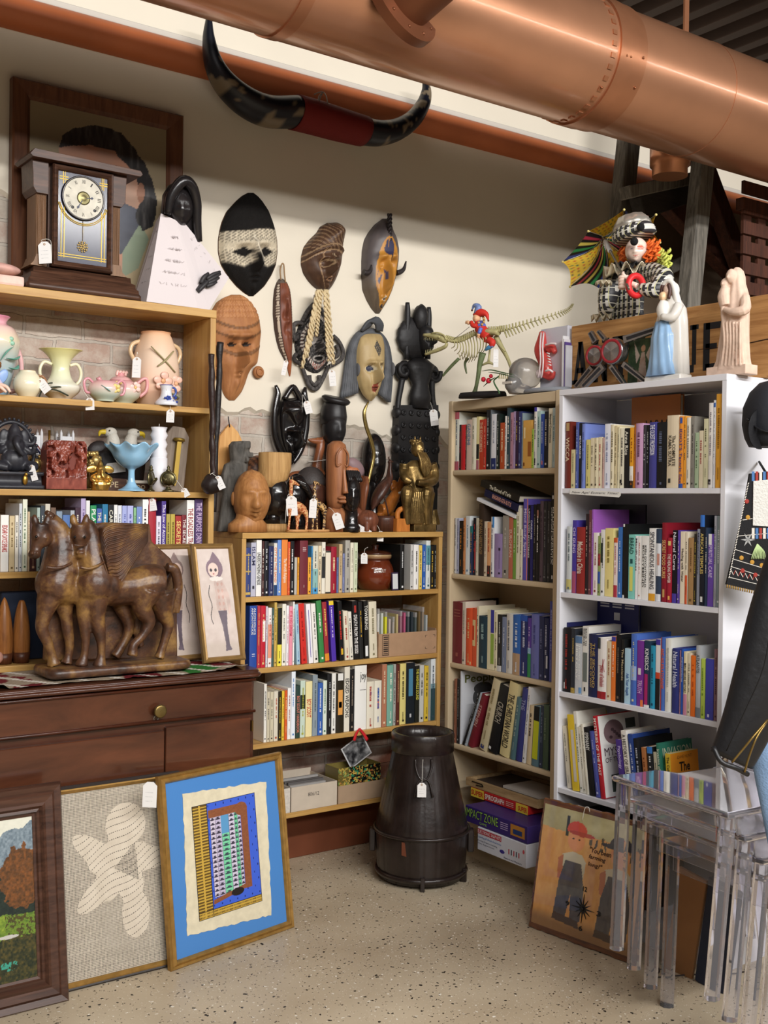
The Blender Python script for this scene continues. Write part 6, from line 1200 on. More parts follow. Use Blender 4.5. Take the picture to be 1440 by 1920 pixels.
prof=[(.046,0),(.045,.004),(.026,.014),(.014,.03),(.011,.06),(.013,.074),(.022,.08),(.04,.09),(.058,.11),(.07,.135),(.088,.158)]
mb=MB();P=[]
pc=catmull(prof,5)
for i,q in enumerate(pc):
 tt=i/(len(pc)-1);row=[]
 for k in range(72):
  a=2*PI*k/72;rf=sm(.8,1,tt);row.append((q[0]*(1+.07*rf*cos(9*a))*cos(a),q[0]*(1+.07*rf*cos(9*a))*sin(a),q[1]+.009*rf*cos(9*a+1)))
 P.append(row)
for q in pc[::-1][1:16]:
 P.append([((q[0]-.004)*cos(2*PI*k/72),(q[0]-.004)*sin(2*PI*k/72),q[1]+.004)for k in range(72)])
mb.grid(P,0,True,cu=True);mk('bowl',mb,mat((150,196,226),.15,spec=.6,coat=.5),t)
price_tag('large buff paper tag tied to the dark eagle sculpture',(197,879),(1.50,3.73,1.53),38,-97,[(190,884)],wr=.5)
t=thing('carved_sign','brown curved wooden sign with raised letters lying behind the blue compote foot','sign',(1.565,3.715,ZB),0,cur)
mk('board',MB().prism([(-.10,0),(.10,0),(.095,.02),(.05,.04),(-.05,.044),(-.09,.03)],-.012,.012),wood((58,36,28),(88,58,42),'x',8,.5),t)
lt_=MB();lt_.text('SPE',-.075,-.03,.012,.032,-.013,rot=0);lt_.text('IN DO',.008,.07,.008,.022,-.013);mk('letters',lt_,mat((206,186,150),.6),t)
mk('trim',MB().box(.0,.08,-.016,-.011,.028,.038),mat((216,206,190),.5),t)
t=thing('candle','white candle with zigzag turned upper half on the curio shelf','candle',(1.668,3.665,ZB),0,cur)
mk('wax',MB().lathe([(.03,0),(.03,.118),(.026,.119),(.028,.122),(.0275,.124),(.03,.134),(.023,.150),(.03,.166),(.023,.182),(.031,.198),(.024,.212),(.029,.226),(.0005,.226)],n=40,sm=1),mat((232,230,234),.4,spec=.4),t)
mk('wick',MB().tube([(0,0,.226),(.001,0,.238)],.0012,n=6,sm=1),mat((200,196,190),.8),t)
for k,(X,Y,lab,rz)in enumerate(((1.682,3.615,'small antique brass medallion stand before the white candle',RC),(1.622,3.625,'small antique brass medallion stand seen edge-on left of the white candle',RC+1.4))):
 t=thing('medallion_stand',lab,'ornament',(X,Y,ZB),rz,cur);m_=mat((112,104,74),.35,metal=.9)
 mk('foot',MB().lathe([(.02,0),(.02,.004),(.012,.007),(.008,.012),(.006,.018)],n=16,sm=1,sy=.6),m_,t)
 mb=MB();mb.tube([(.025*cos(a),0,.044+.025*sin(a))for a in LS(0,2*PI,30)],.004,n=8,sm=1,cap=False);mb.lathe([(.024,-.003),(.022,.003),(.014,.004),(.004,.006),(.0005,.006)],n=24,sm=1);mk('medallion',MB().add([(p[0],-p[2]if abs(p[2])<.02 else p[1],p[1]+.044 if abs(p[2])<.02 else p[2])for p in mb.v],mb.f,0,True),m_,t)
 mk('finial',MB().lathe([(.006,.07),(.009,.074),(.004,.08),(.006,.084),(.0005,.092)],n=12,sm=2),m_,t)
q_=onY(313,918,3.665);t=thing('spike_plaque','grey weathered wood plaque with mounted brass spike, leaning right on the curio shelf','plaque',(q_[0]-.006,3.705,ZB+.010),(-.06,.12,-.1),cur);Wq,Hq=.072,.232
mk('board',MB().prism([(0,0),(Wq*1.2,0),(Wq*1.2,Hq*.86),(Wq*.9,Hq),(Wq*.3,Hq),(0,Hq*.86)],0,.018),wood((112,98,86),(146,132,118),'z',6,.8),t,bevel=.002)
sp=MB();M=Tr(Wq*.62,-.012,Hq*.5)@Ry(-.0);sp.box(-.008,.008,-.008,.012,-.075,.06,M=M);sp.prism([(-.008,-.075),(.008,-.075),(.001,-.1),(-.001,-.1)],-.008,.008,M=M);sp.lathe([(.009,.06),(.022,.064),(.02,.072),(.0005,.075)],(Wq*.62,-.012,Hq*.5),n=16,sm=1);mk('brass_spike',sp,mat((150,124,56),.45,metal=.7),t)
price_tag('white price tag on a long string from the brass spike plaque',(343,916),(1.76,3.585,1.43),17,-32,[(336,907),(327,895)],wr=.7)
price_tag('white price tag hanging over the curio shelf edge onto the books',(284,935),(1.66,3.588,1.43),23,-10,[(283,925),(282,916)],wr=.62)
# == LOW SHELF BEHIND THE DRESSER
ZE=TALLZ[3]+.0008;t=thing('pointed_bookend','pair of pointed wooden carvings on a brown block, left behind the horse sculpture','carving',(1.16,3.655,ZE))
wb=wood((126,76,36),(176,116,62),'z',6,.35)
for x,h in((-.028,.215),(.028,.2)):
 mk('pointed_carving',MB().lathe([(.026,.03),(.028,.06),(.027,.1),(.02,.16),(.009,.2),(.001,h)],(x,0,0),n=20),wb,t)
 mk('carved_base',MB().loft([(x,0,0,.026,.026),(x,0,.035,.03,.03)],n=8),wood((66,34,20),(96,54,32),'z',6,.4),t)
t=thing('box','dark blue flat box standing behind the pointed wooden carvings','box',(1.20,3.72,ZE));mk('box_body',MB().box(-.06,.08,-.01,.05,0,.225),mat((36,46,66),.6),t,bevel=.003)
for k,(X,r,lab)in enumerate(((1.095,.03,'pink rounded stone at the left edge, larger of two'),(1.055,.022,'pink rounded stone at the left edge, smaller of two'))):
 mk('stone',MB().ell((0,0,r*.8),(r,r*.9,r*.8),n=20),mat((190,140,122),.5,var=.2,vscale=30),loc=(X,3.64,ZE),label=lab,cat='stone',group='pink stones on the low shelf')
 # == DRESSER TOP
ZD=.861
rug=MB();UU,VV=np.meshgrid(LS(0,1,150),LS(0,1,40));n_=fbm(UU*9,VV*4)
rx=.72+UU*1.10;fr=3.262+.05*fbm(UU*7+2,UU*0+1)-.012;ry_=fr+(3.575-fr)*VV;rz_=ZD+.0012+.004*fbm(UU*18,VV*9)+.012*sm(.25,0,VV)*sm(.45,.7,fbm(UU*12+5,UU*0))
rc=mix((138,122,104),(172,158,138),fbm(UU*120,VV*30));rc=np.where((fbm(UU*6+4,VV*2)>.58)[...,None],rgb((104,40,44)),rc);rc=np.where(((UU>.80)&(UU<.93)&(VV<.5)&(fbm(UU*10,VV*3)>.38))[...,None],rgb((52,110,52)),rc);rc=np.where(((np.abs(np.sin(UU*34+VV*5))>.95))[...,None],rgb((216,208,196)),rc)
rug.grid(np.stack([rx,ry_,rz_],-1).tolist(),0,True,col=((rc/255)**2.2).tolist())
tag(mk('woven_runner',rug,painted(.95,.1,bump=.8,bscale=300)),'crumpled woven table runner in grey, dark red and green under the horse sculpture','runner')
# --- winged horses
HY=3.415;ZH=ZD+.010
hs=thing('horse_sculpture','bronze-brown sculpture of two winged horses side by side on the dresser','sculpture',(1.42,HY,ZH))
ho_=NA([1.42,HY,ZH])
def h5(x,y,dy=0):return tuple(NA(onY(x/2.88,900+y/2.88,HY+dy))-ho_)
def horse_eye(x,y,dy):mk('eye',MB().ell(h5(x,y,dy),.0045,n=8),mat((24,18,16),.2),hs)
def horse_mat():
 m=bpy.data.materials.new('patinated_plaster');m.use_nodes=True;nt=m.node_tree;b=nt.nodes['Principled BSDF'];L=nt.links
 tc=nt.nodes.new('ShaderNodeTexCoord');n=nt.nodes.new('ShaderNodeTexNoise');n.inputs['Scale'].default_value=11;n.inputs['Detail'].default_value=8;n.inputs['Roughness'].default_value=.65;L.new(tc.outputs['Object'],n.inputs['Vector'])
 r=nt.nodes.new('ShaderNodeValToRGB');r.color_ramp.elements[0].position=.34;r.color_ramp.elements[0].color=(*lin((46,31,25)),1);r.color_ramp.elements[1].position=.70;r.color_ramp.elements[1].color=(*lin((156,118,64)),1)
 e=r.color_ramp.elements.new(.5);e.color=(*lin((88,57,38)),1);L.new(n.outputs[0],r.inputs[0]);L.new(r.outputs[0],b.inputs['Base Color']);b.inputs['Roughness'].default_value=.38;b.inputs['Specular IOR Level'].default_value=.5
 n2=nt.nodes.new('ShaderNodeTexNoise');n2.inputs['Scale'].default_value=70;n2.inputs['Detail'].default_value=5;L.new(tc.outputs['Object'],n2.inputs['Vector']);bp=nt.nodes.new('ShaderNodeBump');bp.inputs['Strength'].default_value=.3;bp.inputs['Distance'].default_value=.004;L.new(n2.outputs[0],bp.inputs['Height']);L.new(bp.outputs[0],b.inputs['Normal']);return m
HM=horse_mat();k_=.00066
def limb(mb,pts,dy,n=14,flat=1):mb.tube([h5(p[0],p[1],dy+(p[3]if len(p)>3 else 0))for p in pts],[p[2]*k_ for p in pts],n=n,sm=4,flat=flat)
def horse_head(mb,dy,poll,muz,cheek):
 limb(mb,[(*poll,38),(poll[0]*.6+muz[0]*.4,poll[1]*.6+muz[1]*.4+0,38),(poll[0]*.3+muz[0]*.7,poll[1]*.3+muz[1]*.7,27),(*muz,26)],dy,16)
 mb.ell(h5(*cheek,dy),(.03,.026,.032));mb.ell(h5(muz[0]-2,muz[1]+4,dy),(.02,.02,.015))
 for s in(-1,1):limb(mb,[(poll[0]+s*32,poll[1]-6,20),(poll[0]+s*36,poll[1]-34,15),(poll[0]+s*34,poll[1]-54,4)],dy,8);limb(mb,[(poll[0]+s*26,poll[1]+75,10,-.024),(poll[0]+s*30,poll[1]+82,9,-.026)],dy,8)
 for s in(-1,1):mb.ell(h5(muz[0]+s*14,muz[1]-4,dy-.02),.006,n=8)
mb=MB()
for x,y,dy,r in((510,560,-.045,100),(560,570,-.04,95),(305,560,-.012,100),(330,500,-.012,92),(360,580,-.01,85),(470,560,-.03,70)):mb.ell(h5(x,y,dy),r*k_)
horse_head(mb,-.055,(430,236),(432,396),(436,300))
limb(mb,[(462,235,40),(490,320,54),(502,430,80),(515,530,98)],-.04);limb(mb,[(500,560,98),(600,580,90),(700,575,88),(800,555,96),(860,560,92)],-.03)
limb(mb,[(486,560,50),(470,640,52),(452,730,34),(458,800,26),(462,880,20),(455,950,19),(442,990,30),(440,1004,32)],-.045);limb(mb,[(524,570,50),(522,650,54),(524,740,38),(535,810,32),(546,880,22),(546,950,20),(538,995,32),(537,1010,34)],-.06)
limb(mb,[(790,600,72),(768,690,50),(806,765,32),(770,840,22),(722,890,22),(715,935,26),(712,950,30)],-.05);limb(mb,[(866,610,80),(885,720,46),(908,780,30),(890,860,22),(868,930,22),(858,962,28)],-.03)
limb(mb,[(640,640,50),(690,760,30),(690,830,24),(650,910,22),(620,955,26)],.01);limb(mb,[(700,650,45),(745,760,26),(740,820,20),(760,900,20)],.015)
limb(mb,[(900,470,24),(940,480,26),(958,540,26),(962,620,22),(955,720,14)],-.03)
horse_head(mb,-.035,(222,236),(188,398),(228,310))
limb(mb,[(258,220,48),(318,290,58),(328,400,78),(318,520,94)],-.012);limb(mb,[(300,540,96),(350,600,80),(420,560,70)],-.0)
limb(mb,[(290,560,50),(264,640,56),(240,725,38),(226,800,30),(258,880,24),(280,950,22),(292,1000,34)],-.02);limb(mb,[(336,580,48),(344,660,46),(358,745,30),(366,810,28),(376,890,22),(368,960,20),(360,992,32)],-.0)
mk('horses',mb,HM,hs,voxel=.0042,smooth=3)
mn=MB()
for k in range(9):
 f=k/8;limb(mn,[(250+90*f,175+110*f,12),(285+90*f,200+120*f,16,.01),(300+80*f,250+120*f,10,.014)],-.02,8)
 limb(mn,[(470+30*f,215+120*f,10),(500+24*f,240+120*f,14,.008),(505+24*f,280+110*f,8,.012)],-.045,8)
mk('mane',mn,HM,hs);[horse_eye(*q)for q in((404,308,-.088),(458,308,-.088),(196,306,-.066))]
cl=MB();limb(cl,[(252,470,7,-.066),(300,476,7,-.068),(345,468,7,-.064),(385,450,7,-.05)],-.02,8);limb(cl,[(430,470,7,-.062),(480,478,7,-.068),(530,462,7,-.064),(580,430,7,-.045)],-.04,8)
limb(cl,[(398,350,5,-.034),(432,354,5,-.038),(466,350,5,-.03)],-.055,6);limb(cl,[(545,400,5,-.06),(572,480,5,-.066),(590,560,5,-.066),(580,630,5,-.064)],-.03,6);mk('harness',cl,HM,hs)
top=[(545,300),(560,255),(620,232),(700,236),(800,238)];bot=[(596,555),(610,560),(650,562),(700,480),(796,330)]
tq=catmull([NA(p,float)for p in top],12);bq=catmull([NA(p,float)for p in bot],12);P=[]
NV=140
for j in range(NV+1):
 v=j/NV;row=[]
 for a,b in zip(tq,bq):
  q=a*(1-v)+b*v;i_=len(row)/(len(tq)-1);rid=abs(sin(v*PI*17+1.2*i_*i_));q0=h5(q[0],q[1],-.075-.03*sin(PI*min(1,v*.9+.05))*(.3+.7*(1-i_)));row.append((q0[0],q0[1]-.006*rid,q0[2]))
 P.append(row)
wg=MB().grid(P,0,True);n0=len(P[0]);ring=P[0]+[r[-1]for r in P[1:]]+P[-1][-2::-1]+[r[0]for r in P[-2:0:-1]];wg.add(ring+[(p[0],p[1]+.035,p[2])for p in ring],[(i,(i+1)%len(ring),(i+1)%len(ring)+len(ring),i+len(ring))for i in range(len(ring))]+[tuple(range(len(ring),2*len(ring)))])
mk('wing',wg,HM,hs)
w2_=MB();pl=[h5(*p,.03)for p in((490,236),(560,228),(790,236),(800,330),(900,420),(930,480),(880,520),(560,560),(500,400))];w2_.prism([(p[0],p[2])for p in pl],.0,.03);mk('wing',w2_,HM,hs,bevel=.004)
bs=MB();q=[h5(*p,.02)for p in((250,985),(262,700),(420,600),(900,590),(945,470),(968,600),(972,965))];bs.prism([(p[0],p[2])for p in q],.035,.06);mk('back_slab',bs,HM,hs,bevel=.006)
xl_,xr_=h5(250,1040,-.06)[0],h5(985,985,-.03)[0]
mb=MB();slab(mb,xl_,xr_,-.105,.07,.03,[(0,-.002),(.006,.004),(.018,.004),(.027,0),(.028,-.004)]);mk('base',mb,HM,hs)
# --- two child pictures
def pt_child(u,v,hood,coat_,flip):
 n=fbm(u*6,v*14);x=(u if not flip else 1-u);c=mix((196,178,168),(222,208,200),n);c=mix(c,(190,174,160),sm(.16,.1,v)*.7)
 def poly(pts,col,k=1):
  nonlocal c;m=inpoly(x,v,pts);c=np.where(m[...,None],col*(.86+.28*n[...,None]),c)
 poly([(.47,.42),(.74,.42),(.70,.26),(.72,.1),(.78,.06),(.58,.05),(.60,.12),(.56,.28)],rgb((104,92,102)))
 poly([(.44,.70),(.70,.70),(.86,.56),(.88,.40),(.78,.38),(.76,.52),(.70,.55),(.74,.42),(.44,.43),(.46,.55)],rgb(coat_));d=np.sin((x+v*2)*26)*np.sin((x-v*2)*26)>.35;m=inpoly(x,v,[(.44,.70),(.70,.70),(.74,.42),(.44,.43)]);c=np.where((m&d)[...,None],c*rgb((.98,.9,.88)),c)
 h=np.hypot((x-.5)/.25,(v-.81)/.095)<1;c=np.where(h[...,None],rgb(hood)*(.85+.3*n[...,None]),c);poly([(.3,.84),(.5,.97),(.66,.9),(.74,.82)],rgb(hood))
 f=np.hypot((x-.46)/.155,(v-.80)/.065)<1;c=np.where(f[...,None],rgb((226,200,188)),c)
 for e in(.39,.53):c=np.where((np.hypot((x-e)/.04,(v-.797)/.015)<1)[...,None],rgb((54,46,52)),c)
 c=np.where((np.hypot((x-.46)/.03,(v-.762)/.006)<1)[...,None],rgb((180,110,108)),c)
 ru=(np.hypot((x-.52)/.2,(v-.715)/.022)<1);c=np.where(ru[...,None],rgb((224,216,208)),c)
 ln=(np.abs(x-(.28+.03*np.sin(v*30)))<.012)&(v>.3)&(v<.66);c=np.where(ln[...,None],rgb((70,62,62)),c);return c
gf=mat((150,118,70),.45,metal=.35,var=.15,vscale=30)
for nm_,lab,bl,br,tl,hd_,ct,fl in(('a','framed picture of a hooded child in patched costume, right of the pair on the dresser',(383.7,1243.7),(461.8,1236.8),(359.4,1019.8),(128,104,116),(206,182,172),False),('b','framed glazed picture of a hooded child, behind and left of its twin on the dresser',(326,1243),(396,1236),(297,1018),(150,130,126),(196,170,156),True)):
 sh=0 if nm_=='a' else.0
 t,W2,H2=lean_frame('framed_picture',lab,'picture',bl,br,tl,ZD+.010,'pair of pictures on the dresser')
 if nm_=='b':t.location=t.location+Vector((-.0,.028,0));H2*=.985
 mk('frame',frame(MB(),0,W2,0,H2,.018,[(0,.016),(0,.002),(.004,-.003),(.009,.001),(.014,-.001),(.018,.005),(.018,.012)]),gf,t)
 mk('print',picture(.016,W2-.016,.016,H2-.016,.007,lambda u,v:pt_child(u,v,hd_,ct,fl),90,190),painted(.35 if nm_=='a' else.08,.5,coat=0 if nm_=='a' else.6),t)
 # == PICTURES STANDING ON THE FLOOR
def c8(x,y):return x/2.483,1230+y/2.483
# --- blue papyrus
t,W2,H2=lean_frame('framed_papyrus','gold framed Egyptian papyrus scene on bright blue mat, leaning on the dresser corner','picture',(322.2,1823.2),(553,1739.5),(298,1457.5),0,'pictures on the floor')
gfr=mat((164,126,66),.38,metal=.5,var=.2,vscale=40)
mk('frame',frame(MB(),0,W2,0,H2,.026,[(0,.02),(0,.004),(.004,-.002),(.010,.003),(.018,-.004),(.022,0),(.026,.008),(.026,.016)]),gfr,t)
mk('blue_mat',MB().box(.022,W2-.022,.009,.014,.022,H2-.022),mat((72,130,196),.5,spec=.4,coat=.3),t)
def tolocal(pts,t):
 Mi=t.matrix_world.inverted();n=t.matrix_world.to_3x3()@Vector((0,1,0));out=[]
 for p in pts:
  q=Mi@Vector(onplane(*c8(*p),tuple(t.matrix_world.translation),tuple(n)));out.append((q[0],q[2]))
 return out
bpy.context.view_layer.update()
R=random.Random(9);q=tolocal([(880,1305),(1272,1205),(1245,585),(858,640)],t);pts=[]
for i in range(4):
 a,b=NA(q[i]),NA(q[(i+1)%4])
 for k in range(26):p=a+(b-a)*k/26;pts.append((p[0]+R.uniform(-.0025,.0025),p[1]+R.uniform(-.0025,.0025)))
pap=MB().prism(pts,.0072,.0088);mk('papyrus',pap,mat((216,206,178),.8,bump=.3,bscale=90,var=.08,vscale=40),t)
q=tolocal([(932,1240),(1228,1140),(1190,637),(900,702)],t);X0,X1,Z0,Z1=(q[0][0]+q[3][0])/2,(q[1][0]+q[2][0])/2,(q[0][1]+q[1][1])/2,(q[2][1]+q[3][1])/2
def pt_nut(u,v):
 x=u;y=v;n=fbm(u*50,v*80);c=np.ones(u.shape+(3,))*rgb((62,96,206));st=(np.abs(np.sin(u*26+np.floor(v*16)%2*1.5))>.985)&(np.abs(np.sin(v*50))>.9);c=np.where(st[...,None],rgb((20,30,90)),c)
 gold=(u<.22)|(v<.06);br=(np.sin(v*240)>.2)|(np.abs(u-.11)<.012)|(np.sin(u*300)*(v<.06)>.4);c=np.where(gold[...,None],np.where(br[...,None],rgb((196,160,66)),rgb((96,74,30))),c)
 inn=(u>.26)&(u<.74)&(v>.16)&(v<.87)
 cols=((.26,.34,(206,196,214)),(.34,.43,(190,180,206)),(.43,.55,(120,206,160)),(.55,.64,(204,196,216)),(.64,.69,(110,200,150)),(.69,.75,(196,188,206)))
 for a,b,cc_ in cols:
  m=inn&(u>=a)&(u<b);w_=(b-a);s_=(np.sin(v*150)>-.2)&(np.abs(u-(a+b)/2)<w_*.30*(1+.5*np.sin(v*300)));c=np.where(m[...,None],np.where((s_|(np.abs(u-a)<.006))[...,None],rgb((56,50,66))if cc_[1]<200 else rgb((60,74,84)),rgb(cc_)),c)
 c=np.where((inn&(v>.7)&(u>.43)&(u<.55))[...,None],rgb((90,150,196)),c)
 body=((np.abs(u-.80)<.055)&(v>.16)&(v<.88))|((np.abs(v-.90)<.035)&(u>.24)&(u<.82))|(np.hypot((u-.76)/.1,(v-.885)/.06)<1)|((np.abs(v-(.13+.12*(u-.3)))<.02)&(u>.24)&(u<.8))
 c=np.where(body[...,None],mix((120,70,44),(150,92,58),n),c);hd2=np.hypot((u-.62)/.1,(v-.155)/.035)<1;c=np.where(hd2[...,None],rgb((34,26,24)),c)
 fr_=(u<.008)|(u>.992)|(v<.006)|(v>.994)|(np.abs(u-.225)<.006)|(np.abs(v-.064)<.004);return np.where(fr_[...,None],rgb((24,22,30)),c)
mk('painted_scene',picture(X0,X1,Z0,Z1,.0064,pt_nut,200,320,.0006),painted(.6,.3),t)
# --- crochet panel
t,W2,H2=lean_frame('framed_lace','framed cream crochet lace panel with a flower, standing between two other floor pictures','picture',(100,1868.5),(356,1804),(84.5,1481),0,'pictures on the floor')
mk('frame',frame(MB(),0,W2,0,H2,.022,[(0,.02),(0,.002),(.005,-.003),(.009,-.001)]),mat((52,46,44),.45),t);mk('gold_lip',frame(MB(),.009,W2-.009,.009,H2-.009,.013,[(0,-.001),(.004,-.003),(.013,.006),(.013,.014)]),gfr,t)
def pt_lace(u,v):
 x=60+u*790;y=1590-v*1010+(420-x)*.0;n=fbm(u*20,v*26)
 gx,gy=(u*92)%1,(v*128)%1;hole=(np.abs(gx-.5)<.30)&(np.abs(gy-.5)<.30);c=mix((196,184,166),(214,203,186),n)
 th=np.arctan2(y-1020,x-470);rr_=np.hypot((x-470),(y-1020));pet=235+85*np.cos(th*5+.4)+30*np.cos(th*10);mot=(rr_<pet)|(np.hypot((x-520)/130,(y-800)/120)<1)|(np.hypot((x-560)/90,(y-1300)/130)<1)
 tri=inpoly(x,y,[(430,1030),(575,905),(590,1120)]);rib=mot&(np.abs(np.sin((y+.4*x)*.085+1.2*np.sin(x*.02)))>.985)&((u*60)%1>.45)
 solid=mot&~tri;h=(hole&~solid)|rib|(tri&hole);return np.where(h[...,None],rgb((56,52,50)),c)
mk('lace',picture(.02,W2-.02,.02,H2-.02,.010,pt_lace,460,620),painted(.9,.15),t)
price_tag('white paper label tucked in the corner of the crochet panel',(282,1466),(1.36,3.155,.5),48,2,wr=.55,eyelet=False,group='paper price tags on strings')
# --- landscape
t,W2,H2=lean_frame('landscape_painting','oil painting of mountain and autumn trees in wide brown frame at the bottom left','painting',(0,1911),(131,1877.5),(-14,1484),0,'pictures on the floor',ext=.36)
mk('frame',frame(MB(),0,W2,0,H2,.085,[(0,.03),(0,.006),(.006,-.004),(.022,.002),(.03,-.006),(.05,-.002),(.058,-.006),(.066,.004),(.074,.002),(.078,.008),(.085,.010),(.085,.02)]),wood((54,34,26),(88,58,44),'x',5,.4,coat=.1),t)
def pt_land(u,v):
 x=215-(1-u)*(W2-.17)/.175*215*.98;y=1590-v*925;n=fbm(u*26,v*30);n2=fbm(u*70,v*70);c=mix((206,206,190),(228,226,210),n)
 ridge=700+np.abs(x-215)*.9+60*(fbm(x/60,x*0+2)-.5)*2;c=np.where((y>ridge)[...,None],mix((84,100,112),(150,164,172),np.clip(n2*1.3-.1,0,1)),c)
 fir=(y>930+60*(fbm(x/14,x*0)-.4)+25*np.abs(np.sin(x*.07)));c=np.where(fir[...,None],mix((22,32,30),(46,58,46),n2),c)
 tr=np.hypot((x-170)/75,(y-1010)/170)+.5*(n-.5)<1;c=np.where(tr[...,None],mix((58,42,26),(156,92,44),n2),c)
 md=(y>1195+.1*x+30*(n-.5))&(y<1400);c=np.where(md[...,None],mix((60,92,36),(170,186,62),n2),c);c=np.where(((y>1340+40*(n-.5))|(md&(x>110)&(n2>.5)))[...,None],mix((26,36,26),(116,96,44),np.clip(n2*1.2-.2,0,1)),c)
 hw_=(np.abs(x-8)<12)&(np.abs(y-1188)<14);c=np.where(hw_[...,None],rgb((214,210,206)),c);rk=(np.hypot((x-120)/34,(y-1330)/10)<1);c=np.where(rk[...,None],rgb((190,186,180)),c)
 tq_=(np.hypot((x-120)/30,(y-1490)/28)<1)&(n2>.5);c=np.where(tq_[...,None],rgb((60,150,130)),c);rd=(y>1510)&(n2>.62)&(x<90);return np.where(rd[...,None],rgb((120,44,36)),c)
mk('canvas',picture(.08,W2-.08,.08,H2-.08,.012,pt_land,260,300),painted(.4,.35,bump=.3,bscale=120),t)
# --- walking sticks in the gap between the pine bookcases
for nm_,pts,r,c,lab in(('a',[(397,664),(397,720),(398,800),(399,870),(399,905)],[.010,.011,.012,.013,.016],(46,30,26),'dark knobbly walking stick with round knob end leaning by the tall pine bookcase'),('b',[(413,642),(410,720),(405,830),(400,960)],[.010,.009,.009,.008],(36,32,32),'thin black walking stick behind the knobbly one')):
 Yk=3.55 if nm_=='a' else 3.63;b0=onY(*pts[0],Yk);t=thing('walking_stick',lab,'walking stick',(b0[0],Yk,b0[2]),0,'walking sticks between the pine bookcases')
 P_=[tuple(NA(onY(*p,Yk))-b0)for p in pts];R=random.Random(nm_)
 Q=[(p[0]+R.uniform(-.002,.002),p[1],p[2])for p in[tuple(x)for x in catmull(P_,4)]]
 mk('shaft',MB().tube(Q,[.0105+R.uniform(-.002,.002)for _ in Q],n=10,sm=3),mat(c,.45,bump=.5,bscale=50),t)
 if nm_=='a':
  mk('knob',MB().ell(tuple(NA(onY(397,908,Yk))-b0),.036,n=20,fn=lambda d:1+.06*sin(d[0]*4+d[2]*3)),mat((34,24,22),.4,bump=.4,bscale=40,var=.4,vscale=20),t)
price_tag('white price tag tied above the knob of the walking stick',(407,893),(1.83,3.51,1.46),26,-25,[(398,888),(394,890),(400,886)],wr=.5)
# == CARVINGS ON THE LOW BOOKCASE
ZC=1.3028;CG='carvings on the low pine bookcase'
def f4(x,y):return 410+x/6.26,800+y/6.26
def f5(x,y):return 600+x/5.76,800+y/5.76
class At:
 """places points read off the photograph onto a vertical plane through the thing, in the thing's own axes"""
 def __init__(s,name,label,cat,conv,base,Y,rot=0,group=CG,z=ZC,gap=0):
  p=onY(*conv(*base),Y);s.o=NA([p[0],Y,z]);s.conv,s.Y=conv,Y;s.t=thing(name,label,cat,tuple(s.o),0,group)
 def __call__(s,x,y,dy=0):
  p=NA(onY(*s.conv(x,y),s.Y+dy))-s.o;return(p[0],dy,p[2])
 def r(s,n):return n*4.15/F/(6.26 if s.conv is f4 else 5.76)
def eng(mb,a,fn):return mb
woodT=wood((150,98,54),(188,134,82),'z',6,.45);woodB=wood((96,54,34),(140,84,54),'z',6,.35);woodD=wood((58,34,26),(88,54,40),'z',6,.35);woodL=wood((158,118,70),(200,160,104),'z',8,.7)
EB=mat((24,21,21),.2,spec=.5,coat=.4);EBm=mat((34,32,33),.4,spec=.4)
a=At('bust','tan carved wooden bust of a wrinkled old man at the left of the low bookcase','bust',f4,(360,1245),3.645)
hd=MB();c=a(385,830);hd.ell((0,0,0),(.068,.075,.104),n=64,fn=lambda d,f=headfn(nose=.28,lips=.11,brow=.09,eyes=.09,chin=.06,cheek=.06,jaw=.02):f(d)+.012*sin(d[2]*40+4*sin(d[0]*7))*(1 if d[1]<.1 else 0)*sm(-.9,.5,d[2])+(.02 if d[2]>.62 else 0));ears(hd,(0,.0,0),(.069,.07,.1))
mk('head',hd,woodT,a.t,loc=(c[0],0,c[2]-.004),rot=(.05,0,-.25));mb=MB();n0=a(340,1060);mb.loft([(n0[0],0,0,.078,.052),(n0[0],0,.03,.076,.052),(n0[0]+.004,0,.05,.05,.046),(n0[0]+.006,0,.075,.046,.046),(n0[0]+.008,0,.11,.05,.05)],n=28);mk('neck_base',mb,woodT,a.t)
a=At('standing_figure','grey weathered wooden standing figure at the left end behind the old man bust','figure',f4,(130,1210),3.735);gw=wood((54,52,48),(106,102,96),'z',12,.7,stretch=4)
mb=MB();mb.loft([(*a(120,1210)[:2],0.0,.05,.036),(*a(125,1100)[:2],.05,.044,.03),(*a(150,800)[:2],.14,.036,.028),(*a(175,620)[:2],.21,.052,.036),(*a(205,520)[:2],.25,.05,.034),(*a(245,470)[:2],.268,.024,.022)],n=16,fold=lambda t_,q:1+.06*sin(q*6));c=a(240,350);mb.loft([(c[0]+.004,0,c[2]-.044,.022,.024),(c[0],0,c[2]-.02,.036,.032),(c[0],0,c[2]+.02,.04,.036),(c[0],0,c[2]+.04,.042,.038),(c[0]+.002,0,c[2]+.056,.03,.03)],n=12);mb.box(c[0]-.0,c[0]+.044,-.034,.0,c[2]-.004,c[2]+.016);mb.tube([(c[0]+.012,-.03,c[2]+.0),(c[0]+.014,-.042,c[2]-.012),(c[0]+.012,-.032,c[2]-.02)],.007,n=8);[mb.box(c[0]+.006*k-.004,c[0]+.006*k,-.038,.02,c[2]+.03,c[2]+.058)for k in range(6)]
mk('body',mb,gw,a.t,voxel=.0035,smooth=1)
a=At('striped_gourd','brown and black striped gourd half hidden behind the light log carving','gourd',f4,(450,1245),3.79)
